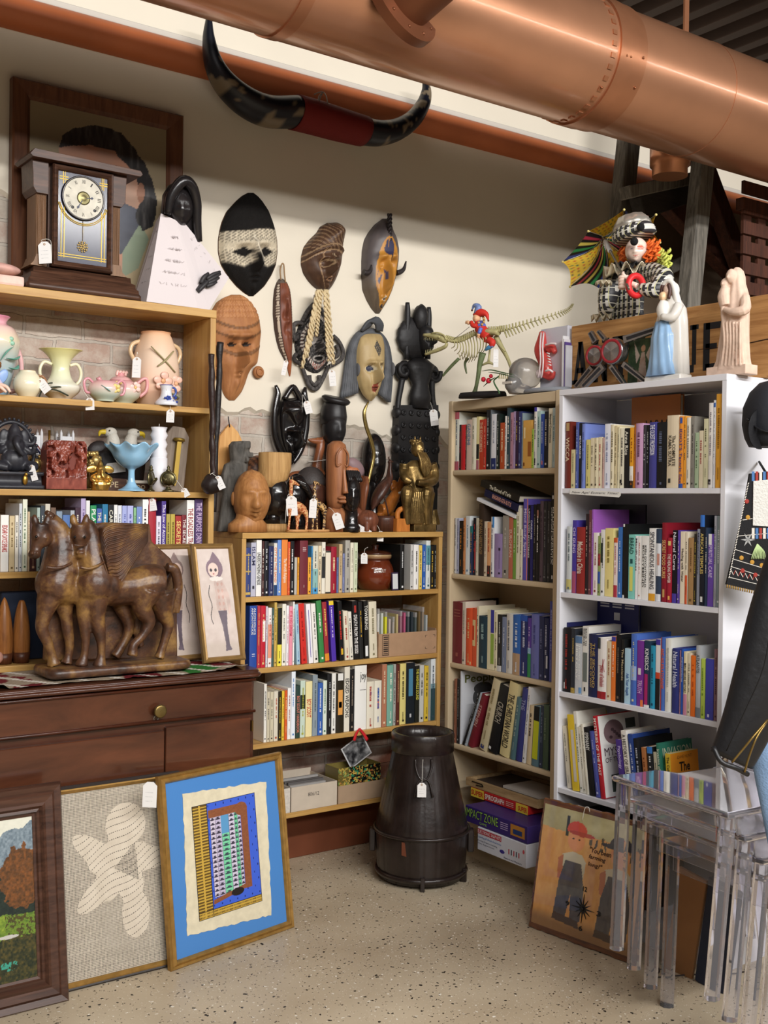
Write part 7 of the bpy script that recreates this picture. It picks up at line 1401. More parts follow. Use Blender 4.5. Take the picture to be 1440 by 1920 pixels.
mb=MB();c=a(470,470);mb.ell((0,0,0),(.062,.05,.062),n=48,col=lambda d:lin((60,40,32))if sin(d[0]*18+d[2]*10)>.1 else lin((122,80,54)));mk('shell',mb,painted(.45,.4),a.t,loc=(c[0],0,c[2]-.018));mk('stand',MB().loft([(c[0],0,0,.03,.03),(c[0],0,c[2]-.07,.02,.02)],n=16),woodD,a.t)
a=At('log_carving','rough light log carving whose lower part is a polished black face','carving',f4,(620,1240),3.695)
L0,L1,bt,tp=a(488,560),a(832,560),a(660,620),a(660,305);w_=(L1[0]-L0[0])/2;cx=(L1[0]+L0[0])/2
mb=MB();mb.loft([(cx-.03,0,bt[2]-.03,w_*.45,.04),(cx-.012,0,bt[2]+.0,w_*.95,.052),(cx,0,bt[2]+.04,w_,.055),(cx,0,tp[2]-.004,w_*1.0,.055),(cx,0,tp[2],w_*.97,.052)],n=32,fold=lambda t_,q:1+.025*sin(q*5)+.015*sin(q*13+t_*3));mk('log_top',mb,woodL,a.t);mk('cut_face',MB().loft([(cx,0,tp[2]+.0004,w_*.8,.044),(cx,0,tp[2]+.0012,w_*.8,.044)],n=28),mat((70,62,52),.8),a.t)
c=a(640,840);hd=MB();hd.ell((0,0,0),(.052,.06,.085),n=44,fn=headfn(nose=.15,lips=.07,brow=.04,eyes=.05,chin=.05));mk('face',hd,EB,a.t,loc=(c[0],.0,c[2]+.004),rot=(.12,0,.45));mk('neck',MB().loft([(c[0],.004,.03,.03,.03),(c[0],.004,c[2]-.05,.024,.026)],n=20),EB,a.t)
q=a(625,1180);mk('log_base',MB().loft([(q[0],0,0,.06,.045),(q[0],0,.03,.058,.044)],n=24,fold=lambda t_,u:1+.03*sin(u*7)),woodL,a.t)
a=At('bust','glossy black bust with coiled braids behind the two small giraffes','bust',f4,(905,1245),3.712)
c=a(915,780);hd=MB();hd.ell((0,0,0),(.042,.046,.07),n=36,fn=headfn(hair=.08));mk('head',hd,EB,a.t,loc=(c[0],0,c[2]),rot=(0,0,-.9));br=MB();[br.tube([(c[0]-.03+.01*k,-.04-.006*sin(k),c[2]+.05-.008*k),(c[0]+.01+.006*k,-.056,c[2]+.03-.012*k),(c[0]+.04,-.04,c[2]-.0-.012*k)],.009,n=8)for k in range(6)];mk('braids',br,EB,a.t);mk('shoulders',MB().loft([(c[0],0,0,.045,.04),(c[0],0,.04,.04,.036),(c[0],0,.07,.026,.026),(c[0],0,c[2]-.05,.024,.026)],n=24),EB,a.t)
a=At('bust','dark brown carved woman head with grey hair cap and closed eyes, behind the right giraffe','bust',f4,(1090,1245),3.735)
c=a(1090,780);hd=MB();hd.ell((0,0,0),(.058,.06,.092),n=44,fn=headfn(nose=.12,lips=.05,brow=.03,eyes=.04));mk('head',hd,woodD,a.t,loc=(c[0],0,c[2]-.004),rot=(0,0,-.35));hh=MB();hh.ell((c[0],.008,c[2]+.03),(.064,.062,.075),n=32,fn=lambda d:1 if d[2]>-.1 or d[1]>.2 else.55);mk('hair_cap',hh,mat((62,56,54),.55,bump=.4,bscale=150),a.t);mk('neck_base',MB().loft([(c[0],0,0,.055,.05),(c[0],0,.05,.035,.035),(c[0],0,c[2]-.06,.03,.03)],n=24),woodD,a.t)
a=At('giraffe_carving','large reddish-brown reclining giraffe carving with raised neck at the back','carving',f4,(1100,1245),3.80)
mb=MB();R_=a.r
mb.tube([a(1140,148),a(1190,170),a(1215,165)],[R_(24),R_(50),R_(56)],n=16);mb.tube([a(1050,150),a(1100,165),a(1180,175)],[R_(16),R_(34),R_(48)],n=14);mb.tube([a(1210,150),a(1190,260),a(1165,380),a(1150,500),a(1190,580)],[R_(48),R_(60),R_(58),R_(72),R_(90)],n=18)
for s in(-1,1):mb.tube([a(1225,130,s*.012),a(1235,105,s*.018)],[R_(12),R_(8)],n=8,sm=1);mb.tube([a(1170,128,s*.008),a(1155,104,s*.01)],[R_(7),R_(5)],n=6,sm=1)
mb.tube([a(1200,620),a(1050,560),a(900,560),a(820,590)],[R_(100),R_(78),R_(70),R_(50)],n=18,flat=.6);mb.tube([(a(1150,600)[0],0,a(1150,600)[2]),(a(1150,600)[0],0,0)],[R_(60),R_(110)],n=16,sm=1,flat=.5);mb.tube([(a(900,600)[0],0,a(900,600)[2]),(a(900,600)[0],0,0)],[R_(50),R_(80)],n=14,sm=1,flat=.5)
mk('body',mb,wood((110,62,38),(152,92,58),'z',6,.3),a.t,voxel=.004,smooth=3);cr=MB();q=a(1160,398);cr.tube([(q[0]+.042*cos(u),.03*sin(u)-.0,q[2]+.006*cos(u))for u in LS(0,2*PI,20)],.0014,n=6,sm=1);mk('neck_string',cr,STR,a.t)
def giraffe(label,conv,base,Y,c1_,c2_,P):
 a=At('giraffe_figurine',label,'figurine',conv,base,Y);R_=a.r
 mb=MB();b=a(*base);mb.loft([(0,0,0,.048,.026),(0,0,.008,.048,.026),(0,0,.0095,.045,.024)],n=24);mk('base',mb,wood((176,126,76),(206,156,100),'x',9,.5),a.t)
 g=MB()
 for pts,r in P:g.tube([a(*p[:2],p[2]if len(p)>2 else 0)for p in pts],[R_(q)for q in r],n=14)
 o=mk('body',g,pattern(c1_,c2_),a.t,voxel=.0022,smooth=2)
 return a
def pattern(c1_,c2_):
 m=bpy.data.materials.new('giraffe_coat');m.use_nodes=True;nt=m.node_tree;b=nt.nodes['Principled BSDF'];tc=nt.nodes.new('ShaderNodeTexCoord');v=nt.nodes.new('ShaderNodeTexVoronoi');v.feature='DISTANCE_TO_EDGE';v.inputs['Scale'].default_value=75
 nt.links.new(tc.outputs['Object'],v.inputs['Vector']);r=nt.nodes.new('ShaderNodeValToRGB');r.color_ramp.elements[0].position=.05;r.color_ramp.elements[1].position=.1;r.color_ramp.elements[0].color=(*lin(c2_),1);r.color_ramp.elements[1].color=(*lin(c1_),1);nt.links.new(v.outputs['Distance'],r.inputs[0]);nt.links.new(r.outputs[0],b.inputs['Base Color']);b.inputs['Roughness'].default_value=.5;return m
ga=giraffe('small reddish patterned giraffe figurine on oval base, left of the pair',f4,(920,1240),3.615,(176,96,56),(224,178,120),[([(850,625),(850,720),(848,820),(870,920)],[24,24,26,36]),([(845,640),(890,660),(945,690)],[28,26,12]),([(870,930),(930,940),(1000,985)],[54,62,52]),([(835,960,-.012),(832,1080,-.012),(815,1215,-.012)],[26,15,17]),([(895,980,.012),(915,1090,.012),(920,1215,.012)],[30,15,17]),([(1010,990,-.012),(1035,1080,-.012),(1025,1215,-.012)],[40,18,17]),([(960,990,.012),(940,1060,.012),(920,1200,.012)],[36,16,15]),([(835,625,-.004),(825,585,-.005)],[7,6]),([(868,622,.004),(868,580,.005)],[7,6])])
gb=giraffe('small dark patterned giraffe figurine on oval base, right of the pair',f4,(1170,1245),3.612,(78,54,38),(222,180,116),[([(1125,650),(1125,740),(1130,830),(1160,900)],[18,19,22,30]),([(1115,655),(1150,662),(1200,685)],[22,20,9]),([(1155,900),(1200,930),(1245,965)],[40,44,40]),([(1110,930,-.01),(1108,1080,-.01),(1100,1215,-.01)],[18,12,13]),([(1150,950,.01),(1152,1090,.01),(1155,1215,.01)],[22,12,13]),([(1250,980,-.01),(1238,1080,-.01),(1225,1215,-.01)],[28,14,13]),([(1220,980,.01),(1245,1090,.01),(1240,1205,.01)],[24,12,12]),([(1100,645,-.004),(1098,630,-.004)],[6,5]),([(1140,640,.004),(1142,622,.004)],[6,5])])
price_tag('large white price tag hanging from the neck of the left small giraffe',(546,930),(*ga.o[:2]-NA([.01,.035]),1.4),37,-4,[(541,926),(537,945),(535,980)],wr=.55)
price_tag('white price tag hanging from the neck of the right small giraffe',(588,935),(*gb.o[:2]-NA([.01,.035]),1.4),36,3,[(592,926),(586,932)],wr=.38)
a=At('long_face_carving','tall reddish-tan carved long face with narrow nose and small mouth, on a block base','carving',f5,(180,1140),3.64)
l_,r_,tp,ch=a(75,500),a(275,500),a(180,155),a(170,880);w_=(r_[0]-l_[0])/2*.92;cx=(l_[0]+r_[0])/2
mb=MB();mb.loft([(cx-.006,.002,.09,w_*.62,.034),(cx-.004,0,.12,w_*.78,.042),(cx-.002,0,ch[2]+.04,w_*.86,.044),(cx,0,ch[2]+.12,w_*.96,.045),(cx,0,tp[2]-.05,w_,.045),(cx,0,tp[2]-.015,w_*.85,.04),(cx,0,tp[2],w_*.4,.02)],n=36);mb.tube([(cx+.006,-.042,a(0,430)[2]),(cx+.006,-.05,a(0,600)[2]),(cx+.006,-.056,a(0,720)[2])],[.006,.009,.014],n=10)
m_=a(190,785);mb.ell((m_[0],-.046,m_[2]+.006),(.03,.012,.008));mb.ell((m_[0],-.046,m_[2]-.008),(.028,.012,.008))
for s in(-1,1):mb.tube([(cx+s*.006,-.043,a(0,225)[2]),(cx+s*.026,-.043,a(0,300)[2]),(cx+s*.024,-.04,a(0,420)[2]),(cx+s*.008,-.044,a(0,400)[2])],.004,n=8)
lw=wood((132,82,52),(170,112,74),'z',5,.4);mk('face',mb,lw,a.t);b_=a(170,1000);mk('block_base',MB().loft([(b_[0],0,0,.05,.04),(b_[0],0,.07,.046,.038),(b_[0]-.002,0,.092,.03,.03)],n=28),lw,a.t,bevel=0)
price_tag('white price tag hanging on the base of the tall long-faced carving',(629,962),(a.o[0],3.565,1.36),31,-18,[(622,955),(616,951)],wr=.55)
a=At('bust','slim glossy black female bust with braided crown in front at the center','bust',f5,(340,1135),3.60)
c=a(340,730);hd=MB();hd.ell((0,0,0),(.036,.046,.082),n=44,fn=headfn(nose=.15,lips=.06,brow=.035,eyes=.045));mk('head',hd,EB,a.t,loc=(c[0],0,c[2]-.002),rot=(0,0,-.45));mb=MB();mb.loft([(c[0],0,0,.036,.034),(c[0],0,.018,.037,.035),(c[0],0,.026,.03,.03),(c[0],0,.04,.027,.027),(c[0],0,c[2]-.04,.023,.023)],n=28);mk('neck_base',mb,EB,a.t);cr=MB();[cr.tube([(c[0]-.026+.009*k,-.026,c[2]+.05),(c[0]-.022+.008*k,0,c[2]+.088),(c[0]-.02+.007*k,.03,c[2]+.05)],.006,n=8)for k in range(7)];mk('braids',cr,EBm,a.t)
a=At('bust','tall black bust of a woman in a broad flat hat, standing by the wall','bust',c3,(760,865),3.765)
def cA(x,y,dy=0):p=onY(*c3(x,y),3.775)-a.o;return(p[0],dy,p[2])
c=cA(760,300);hd=MB();hd.ell((0,0,0),(.046,.055,.085),n=44,fn=headfn(nose=.13,lips=.06,brow=.035,eyes=.045));mk('head',hd,EBm,a.t,loc=(c[0],0,c[2]+.004),rot=(0,0,-.12))
mb=MB();h_=cA(762,235);mb.loft([(h_[0],.006,h_[2]-.03,.049,.055),(h_[0],.006,h_[2]+.0,.052,.057),(h_[0],.006,h_[2]+.04,.047,.05),(h_[0]+.004,.006,h_[2]+.06,.04,.044)],n=32,fold=lambda t_,q:1+.02*sin(t_*40));mk('headwrap',mb,EBm,a.t)
hb_=cA(768,152);mb=MB();mb.loft([(0,0,-.012,.042,.042),(0,0,0,.058,.055),(0,0,.01,.060,.057),(0,0,.017,.05,.047),(0,0,.017,.04,.04)],n=40);mk('hat',mb,EBm,a.t,loc=(hb_[0],0,hb_[2]),rot=(.25,.08,0))
mk('neck',MB().loft([(c[0]-.01,.01,0,.06,.05),(c[0]-.01,.01,.1,.05,.045),(c[0]-.006,.01,.17,.028,.03),(c[0],.006,c[2]-.06,.03,.034)],n=24),EBm,a.t)
a=At('bird_carving','orange wooden bird carving with mauve wing, half hidden behind the slim black bust','carving',f5,(330,1135),3.77)
c=a(350,480);mb=MB();mb.tube([a(270,430),a(330,500),a(440,540)],[.03,.045,.02],n=16);mk('body',mb,wood((166,96,58),(206,130,86),'x',6,.45),a.t);mb=MB();w2_=a(355,440);mb.ell((w2_[0],-.02,w2_[2]),(.05,.02,.03),M=Ry(.7));mk('wing',mb,mat((142,116,118),.5),a.t);mk('stand',MB().loft([(c[0],0,0,.03,.03),(c[0],0,c[2]-.03,.018,.018)],n=16),woodB,a.t)
a=At('bust','black oval head on a slender neck behind the brass reed sculpture','bust',f5,(580,1135),3.79)
c=a(580,370);hd=MB();hd.ell((0,0,0),(.052,.045,.115),n=44,fn=headfn(nose=.12,lips=.05));mk('head',hd,EB,a.t,loc=(c[0],0,c[2]),rot=(0,0,-.2));mk('neck',MB().loft([(c[0],0,0,.05,.04),(c[0],0,.05,.034,.03),(c[0],0,c[2]-.08,.026,.026)],n=20),EB,a.t)
a=At('reed_sculpture','tall curving brass and wood reed sculpture rising in front of the brick','sculpture',f5,(470,1135),3.695)
mb=MB()
for k in(-1,1):mb.tube([a(460+k*6,900),a(530+k*4,560),a(580+k*5,330),a(560+k*6,180),a(500+k*6,0),a(478+k*5,-130),a(490+k*4,-200),a(525,-270)],[.006,.005,.006,.006,.006,.006,.005,.003],n=10)
mk('brass_stem',mb,mat((158,138,84),.25,metal=.9),a.t);mb=MB();mb.tube([a(445,1000),a(450,800),a(470,650),a(500,540)],[.016,.03,.032,.014],n=14,flat=.5);mk('wooden_leaf',mb,woodB,a.t);mk('foot',MB().loft([(a(450,1135)[0],0,0,.035,.03),(a(450,1135)[0],0,.05,.02,.02)],n=18),woodB,a.t)
a=At('bird_carving','dark brown long-necked bird carving standing on a round wooden block','carving',f5,(700,1140),3.66);bw=wood((52,32,26),(86,54,42),'z',6,.35)
mb=MB();R_=a.r;mb.tube([a(560,900),a(610,780),a(680,660),a(745,560),a(750,470),a(755,400),a(745,370)],[R_(16),R_(80),R_(92),R_(60),R_(34),R_(27),R_(26)],n=18,flat=.7);mb.tube([a(745,365),a(775,375),a(800,390)],[R_(20),R_(12),R_(4)],n=10);mb.tube([a(740,350),a(745,322)],[R_(10),R_(12)],n=8,sm=1);mk('body',mb,bw,a.t,voxel=.003,smooth=2)
mk('legs',MB().tube([a(695,760),a(715,840),a(745,970)],.0035,n=8),bw,a.t);b_=a(708,1140);mk('block',MB().loft([(b_[0],0,0,.052,.046),(b_[0],0,.05,.053,.047),(b_[0],0,.062,.05,.044)],n=28),woodD,a.t)
a=At('elephant_carving','glossy orange wooden elephant rearing with raised trunk and white tusks','carving',f5,(712,1140),3.735);ow=wood((160,88,32),(198,122,54),'z',6,.25,coat=.3);R_=a.r
mb=MB();mb.tube([a(650,900),a(720,890),a(790,780),a(840,680)],[R_(70),R_(84),R_(74),R_(50)],n=18);mb.tube([a(840,690),a(880,600),a(890,540),a(930,480)],[R_(50),R_(46),R_(34),R_(20)],n=14);mb.tube([a(800,800),a(850,800)],[R_(40),R_(26)],n=10,sm=1);mb.tube([a(650,930),a(650,1060)],[R_(50),R_(38)],n=12,sm=1);mb.tube([a(760,930),a(800,990),a(810,1060)],[R_(50),R_(38),R_(36)],n=12);mb.ell(a(800,650,.02),(.02,.008,.03));mk('body',mb,ow,a.t,voxel=.003,smooth=2);
for d in(0,1):mk('tusk',MB().tube([a(845+d*40,720,-.02),a(890+d*30,700,-.026),a(915+d*30,668,-.024)],[.005,.004,.001],n=8),mat((236,226,206),.3),a.t)
mk('plinth',MB().loft([(a(710,1140)[0],0,0,.06,.03),(a(710,1140)[0],0,a(0,1050)[2],.056,.028)],n=20),ow,a.t)
a=At('carved_block','small orange carved wooden block with round hole beside the gold statue','carving',f5,(880,1140),3.605)
x0_,x1_=a(805,1140)[0],a(968,1140)[0];mb=MB();mb.box(x0_,x1_-.01,-.014,.014,0,.052);q=a(890,1000);mb.tube([(q[0]-.024,0,.05),(q[0]-.025,0,.072),(q[0]-.012,0,.088),(q[0]+.012,0,.09),(q[0]+.028,0,.072),(q[0]+.028,0,.05)],.011,n=10);mk('block',mb,wood((166,92,30),(206,130,56),'z',14,.6),a.t)
a=At('elephant_carving','round brown wooden elephant seen from behind at the front of the low bookcase','carving',f5,(530,1140),3.615);R_=a.r
mb=MB();c=a(525,1010);mb.ell((c[0],.01,c[2]),(R_(112)*1.2,.045,R_(118)),n=24)
for x in(505,580):mb.tube([a(x,1040,-.016),a(x,1135,-.02)],[R_(40),R_(34)],n=14,sm=1)
mb.tube([a(530,930,-.04),a(528,1000,-.056),a(522,1040,-.054)],[R_(10),R_(8),R_(6)],n=8);mb.ell((a(430,960)[0],.03,a(430,960)[2]),(.034,.02,.036));mk('body',mb,wood((98,56,40),(132,80,58),'z',5,.3),a.t,voxel=.003,smooth=2)
price_tag('white tag lying at the shelf edge by the brown elephant',(664,986),(a.o[0],3.57,1.31),34,-62,[(660,982)],wr=.42,eyelet=False)
price_tag('white price tag hanging over the shelf edge under the dark bird block',(714,996),(a.o[0]+.08,3.565,1.29),19,3,[(709,988),(706,984)],wr=.62)
a=At('seated_statue','antique gold statue of a seated bearded robed man, right end of low bookcase','statue',f5,(1090,1140),3.64)
def gold_mat():
 m=mat((134,110,66),.4,metal=.8,var=.6,vscale=24,key='antique',bump=.3,bscale=90);return m
gm=gold_mat();R_=a.r;mb=MB()
mb.loft([(a(1080,1140)[0],0,0,.062,.042),(a(1080,1140)[0],0,.026,.06,.04)],n=4);
mb.box(a(960,0)[0],a(1200,0)[0],-.045,.045,0,.03)
mb.tube([a(1190,900,.03),a(1200,1060,.03)],[.03,.04],n=12,sm=1)
mb.loft([(a(1080,0)[0],0,.02,.06,.045),(a(1075,0)[0],-.005,.09,.056,.044),(a(1075,0)[0],-.006,a(0,700)[2],.066,.05),(a(1070,0)[0],.005,a(0,620)[2],.062,.042),(a(1070,0)[0],.01,a(0,500)[2],.066,.04),(a(1070,0)[0],.01,a(0,400)[2],.072,.036),(a(1060,0)[0],.008,a(0,350)[2],.04,.026),(a(1050,0)[0],.006,a(0,320)[2],.018,.018)],n=64,fold=lambda t_,q:1+.07*sin(q*9+t_*5)*(1 if t_<.55 else.3))
mb.tube([a(910,400),a(905,480),a(920,560,-.03),a(990,600,-.05)],[.02,.02,.018,.013],n=12);mb.tube([a(1210,400),a(1230,490),a(1225,580,-.02),a(1150,610,-.05),a(1050,600,-.056)],[.02,.022,.02,.017,.012],n=12)
for x in(940,1150):mb.tube([a(x+20,690,-.02),a(x,720,-.05),a(x-6,860,-.05),a(x,1050,-.04)],[.024,.026,.018,.014],n=12)
for k in range(9):mb.tube([a(930+k*22,700,-.052),a(950+k*20,850,-.056),a(990+k*14,1050,-.048)],[.005,.006,.004],n=6)
c=a(1045,250);hd=MB();hd.ell((c[0],-.004,c[2]+.004),(.026,.03,.036),n=24,fn=headfn(nose=.2));mb.add(hd.v,hd.f,0,True)
for k in range(7):mb.tube([(c[0]-.018+.006*k,-.03,c[2]-.012),(c[0]-.012+.007*k,-.042,c[2]-.045),(c[0]-.006+.007*k,-.044,c[2]-.08-.006*(k%3)),(c[0]+.012,-.04,c[2]-.11)],[.006,.007,.006,.003],n=7)
for k in range(26):q=2.4*k;mb.ell((c[0]+.024*cos(q),.002+.02*sin(q),c[2]+.022+.016*((k*7)%5)/5),.008,n=6)
for s in(-1,1):mb.tube([(c[0]+s*.012,-.004,c[2]+.035),(c[0]+s*.015,-.006,c[2]+.055)],[.006,.002],n=6,sm=1)
mk('figure',mb,gm,a.t,voxel=.0019,smooth=1);mk('dark_seat',MB().box(a(1170,0)[0],a(1245,0)[0],.0,.06,0,a(0,560)[2]),mat((36,32,30),.6),a.t,bevel=.006)
# == THINGS IN THE LOW BOOKCASE
q_=onY(703,1108,3.665);t=thing('bean_pot','glossy brown lidded stoneware pot standing between the books of the top row','pot',(q_[0],3.668,SMALLZ[0]+.0008))
mb=MB();mb.lathe([(.062,0),(.068,.006),(.083,.035),(.086,.06),(.08,.09),(.068,.112),(.066,.118),(.073,.126),(.074,.138),(.07,.142)],n=48,sx=.9,sy=.9,col=glaze([(0,(70,28,16)),(.3,(112,46,22)),(.75,(84,36,20)),(.84,(150,116,80)),(.93,(182,156,116)),(1,(110,70,44))]));mk('body',mb,painted(.12,.6,coat=.6),t)
mk('lid',MB().lathe([(.066,.142),(.064,.148),(.045,.155),(.02,.158),(.012,.162),(.016,.176),(.013,.18),(.0005,.181)],n=36),mat((62,30,20),.15,spec=.6,coat=.5),t)
lt_=MB();M=Rz(-.0);lt_.text('ROPERY',-.024,.024,.072,.086,-.0785);mk('lettering',lt_,mat((214,206,196),.4),t,rot=(0,0,-.35))
price_tag('white price tag on the brown stoneware pot',(683,1037),(q_[0]-.03,3.57,1.2),20,0,[(684,1030),(690,1026)],wr=.62)
S=Shelf('low pine bookcase top row',so,0,SMALLZ[0],440,990,3.4286)
a0=S.base(1010,.004);t=thing('framed_card','small white card in purple and black border leaning by the black book','card',S.loc(a0,.002,.001),(-.06,0,0));mk('card',MB().box(0,.032,0,.003,0,.072),mat((52,36,62),.5),t);mk('print',MB().box(.004,.029,-.0006,0,.006,.066),mat((206,206,206),.6),t)
S=Shelf('low pine bookcase second row',so,0,SMALLZ[1],440,990,3.4286);a0=S.base(930,.0);L_=SX1-SX0-.020-a0
cbm=mat((172,138,108),.85,var=.06,vscale=30);t=thing('cardboard_box','low brown cardboard box holding bagged magazines on the second row','box',S.loc(a0,.006,.0008))
mk('front_panel',MB().box(0,L_,0,.003,0,.092),cbm,t);mk('back_panel',MB().box(0,L_,.185,.188,0,.12),cbm,t);[mk('side_panel',MB().box(x,x+.003,.003,.185,0,.1),cbm,t)for x in(0,L_-.003)];mk('base',MB().box(.003,L_-.003,.003,.185,0,.003),cbm,t)
mb=MB();
for k in range(9):mb.box(.024,.046,-.0006,0,.012+.008*k,.012+.008*k+(.005 if k%3 else.003))
mb2=MB()
for x0_,x1_,z0_,z1_ in((.018,.05,.006,.009),(.018,.05,.085,.088),(.018,.02,.006,.088),(.048,.05,.006,.088)):mb2.box(x0_,x1_,-.0006,0,z0_,z1_)
for x_,z_,s,u in((L_*.8,.02,1,1),(L_*.97,.02,-1,1),(L_*.8,.075,1,-1),(L_*.97,.075,-1,-1)):mb2.box(min(x_,x_+s*.01),max(x_,x_+s*.01),-.0006,0,z_-.0007,z_+.0007);mb2.box(x_-.0007,x_+.0007,-.0006,0,min(z_,z_+u*.008),max(z_,z_+u*.008))
mk('barcode_mark',MB().add(mb.v+mb2.v,mb.f+[tuple(i+len(mb.v)for i in f)for f in mb2.f]),mat((56,44,38),.8),t)
R=random.Random(6);cols=['d0cec8','c8ccc0','d8d438','b8aca4','a8a098','b8a878','98707c','b05878','4a5054','303a40','505c5c','6a5a3c','8c8070','a8b0b0']
for i,c in enumerate(cols):
 x_=.0+(L_-.03)*i/len(cols);h_=R.uniform(.13,.175);tt=thing('magazine',ordn(i+1)+' '+cname(hx(c))+' bagged magazine from left in the low cardboard box','magazine',S.loc(a0+x_+.01,.03,.0055),(0,0,0),'bagged magazines in the cardboard box');mk('cover',MB().box(0,.009,0,.13,0,h_),mat(hx(c),.25,spec=.6),tt);
 if i%2==0:mk('sleeve_flap',MB().box(0,.0095,-.001,.131,h_,h_+.02),mat((206,206,206),.15,spec=.6,alpha=.35),tt)
S=Shelf('bottom shelf',so,0,SMALLZ[3],500,1360,3.6);wc=mat((196,182,164),.85,var=.05,vscale=20)
def tray(label,x0_,x1_,h_,d_,m,inset=.004):
 a0,a1=S.base(x0_,inset),S.base(x1_,inset);t=thing('tray_box',label,'tray',S.loc(a0,inset,.0008),0,'cardboard trays on the bottom shelf');L_=a1-a0-.002
 mk('front_panel',MB().box(0,L_,0,.0025,0,h_),m,t);mk('back_panel',MB().box(0,L_,d_,d_+.0025,0,h_*1.15),m,t);[mk('side_panel',MB().box(x,x+.0025,.0025,d_,0,h_),m,t)for x in(0,L_-.0025)];mk('base',MB().box(.0025,L_-.0025,.0025,d_,0,.0025),m,t);return t,a0,L_
tray('speckled white card tray at the left end of the bottom shelf',60,160,.092,.2,mat((206,198,186),.8,var=.15,vscale=120))
t,a0,L_=tray('white card tray printed with a number, full of grey papers',165,476,.092,.19,wc);tx=MB();tx.text('806/12',L_*.36,L_*.6,.05,.064,-.0008);mk('number',tx,mat((70,62,58),.8),t)
for i in range(7):
 tt=thing('paper_stack',ordn(i+1)+' sheet bundle from the front in the numbered white tray','papers',S.loc(a0+.012+.004*i,.02+.02*i,.0036),0,'paper bundles in the numbered tray');mk('sheets',MB().box(0,L_*.78,0,.012,0,.08+.006*(i%3)),mat((160,156,152)if i%2 else(96,92,90),.6),tt)
t,a0,L_=tray('brown card tray right of the numbered tray, under the patterned box',482,800,.068,.19,mat((164,138,112),.85,var=.06,vscale=20))
t=thing('gift_box','small gold and black patterned box with lid open, in the brown tray','box',S.loc(a0+.006,.014,.046),(0,0,.0));UU,VV=np.meshgrid(LS(0,1,120),LS(0,1,50))
gw_,gh_=.2,.088;n_=fbm(UU*34,VV*16);n2_=fbm(UU*22+9,VV*11+4);gc=mix((26,26,22),(196,166,80),(n_>.57)*1.);gc=np.where((n2_>.64)[...,None],rgb((60,150,110)),gc);gc=np.where((fbm(UU*30+3,VV*15+8)>.68)[...,None],rgb((206,110,60)),gc);gc=np.where(((UU<.26))[...,None],mix(gc,rgb((170,150,70)),np.full(UU.shape,.5)),gc)
mb=MB();mb.grid(np.stack([UU*gw_,np.full_like(UU,-.0006),VV*gh_],-1).tolist(),0,False,col=((gc/255)**2.2).tolist());cbx=tuple(NA(lin((120,106,54))));mb.box(0,gw_,0,.003,0,gh_,col=cbx);mb.box(0,.003,.003,.09,0,gh_,col=cbx);mb.box(gw_-.003,gw_,.003,.09,0,gh_,col=cbx);mb.box(0,gw_,.09,.093,0,gh_,col=cbx);mk('box_body',mb,painted(.35,.5),t)
def pt_photo(u,v):return mix((36,36,38),(190,190,190),np.clip(fbm(u*6,v*5)*1.6-.4,0,1)*((u>.05)&(u<.95)&(v>.06)&(v<.94))+(((u<.05)|(u>.95)|(v<.06)|(v>.94)))*1.)
ph=thing('photograph','black and white photograph with white border standing in the patterned box','photograph',S.loc(a0+.09,.05,.115),(-.25,-.42,.12));mk('print',picture(0,.12,0,.09,0,pt_photo,70,50,.001),painted(.25,.5),ph)
t=thing('ribbon','red ribbon ends hanging below the third row of the low bookcase','ribbon',tuple(onY(674,1366,3.575)))
o_=NA(onY(674,1366,3.575));
for pts in(((674,1366),(668,1376),(664,1389)),((674,1366),(682,1376),(689,1388))):mk('ribbon_end',MB().tube([tuple(NA(onY(*p,3.574))-o_)for p in pts],[.004,.006,.007],n=8,flat=.15,up=(0,1,0)),mat((196,34,40),.6),t)
# == COVERS, GAMES AND THINGS IN THE RIGHT-HAND BOOKCASES
def cover_art(fn):
 return lambda mb,mats,w,h,d:fn(mb,mats,w,h,d,Tr(w+.0007,0,0)@Rz(PI/2))
def addm(mats,c,rough=.45):
 m=mat(c,rough)
 if m not in mats:mats.append(m)
 return mats.index(m)
def rectm(mb,x0,x1,z0,z1,y,mi,M):mb.add([tuple(M@Vector(p))for p in((x0,y,z0),(x1,y,z0),(x1,y,z1),(x0,y,z1))],[(0,1,2,3)],mi)
def discm(mb,cx,cz,rx,rz,y,mi,M,n=20):mb.add([tuple(M@Vector((cx+rx*cos(2*PI*k/n),y,cz+rz*sin(2*PI*k/n))))for k in range(n)],[tuple(range(n))],mi)
S=Shelf('beige bookcase fourth row',tanO,tanR,TANZ[3],830,1090,5.052);S.n=2
def people(mb,mats,w,h,d,M):
 rectm(mb,.002,d-.002,.002,h-.002,-.0001,addm(mats,(216,218,224)),M);g=addm(mats,(104,106,56));mb.text('People',.018,d-.02,h*.80,h*.945,-.0006,g,bold=.02,M=M)
 a,b,c=addm(mats,(150,150,152)),addm(mats,(88,88,90)),addm(mats,(196,196,198));discm(mb,d*.56,h*.25,d*.36,h*.26,-.0003,a,M);discm(mb,d*.56,h*.58,d*.21,h*.17,-.0004,c,M);discm(mb,d*.56,h*.74,d*.24,h*.085,-.0005,b,M);discm(mb,d*.36,h*.62,d*.06,h*.08,-.0005,b,M)
 k=addm(mats,(40,40,42));[discm(mb,d*x,h*.61,d*.03,h*.012,-.0006,k,M)for x in(.47,.65)];rectm(mb,d*.48,d*.64,h*.495,h*.51,-.0006,addm(mats,(120,90,90)),M)
put_book(S,max(S.base(160,.012),S.lo+.022),.005,.297,.012,(210,212,218),'',None,0,0,d=.205,marks=False,pages=False,label='magazine titled People with black and white portrait cover on beige bookcase fourth row',decor=cover_art(people))
S=Shelf('white bookcase fourth row',whO,whR,WHZ[3],1030,1120,4.1143);S.n=17
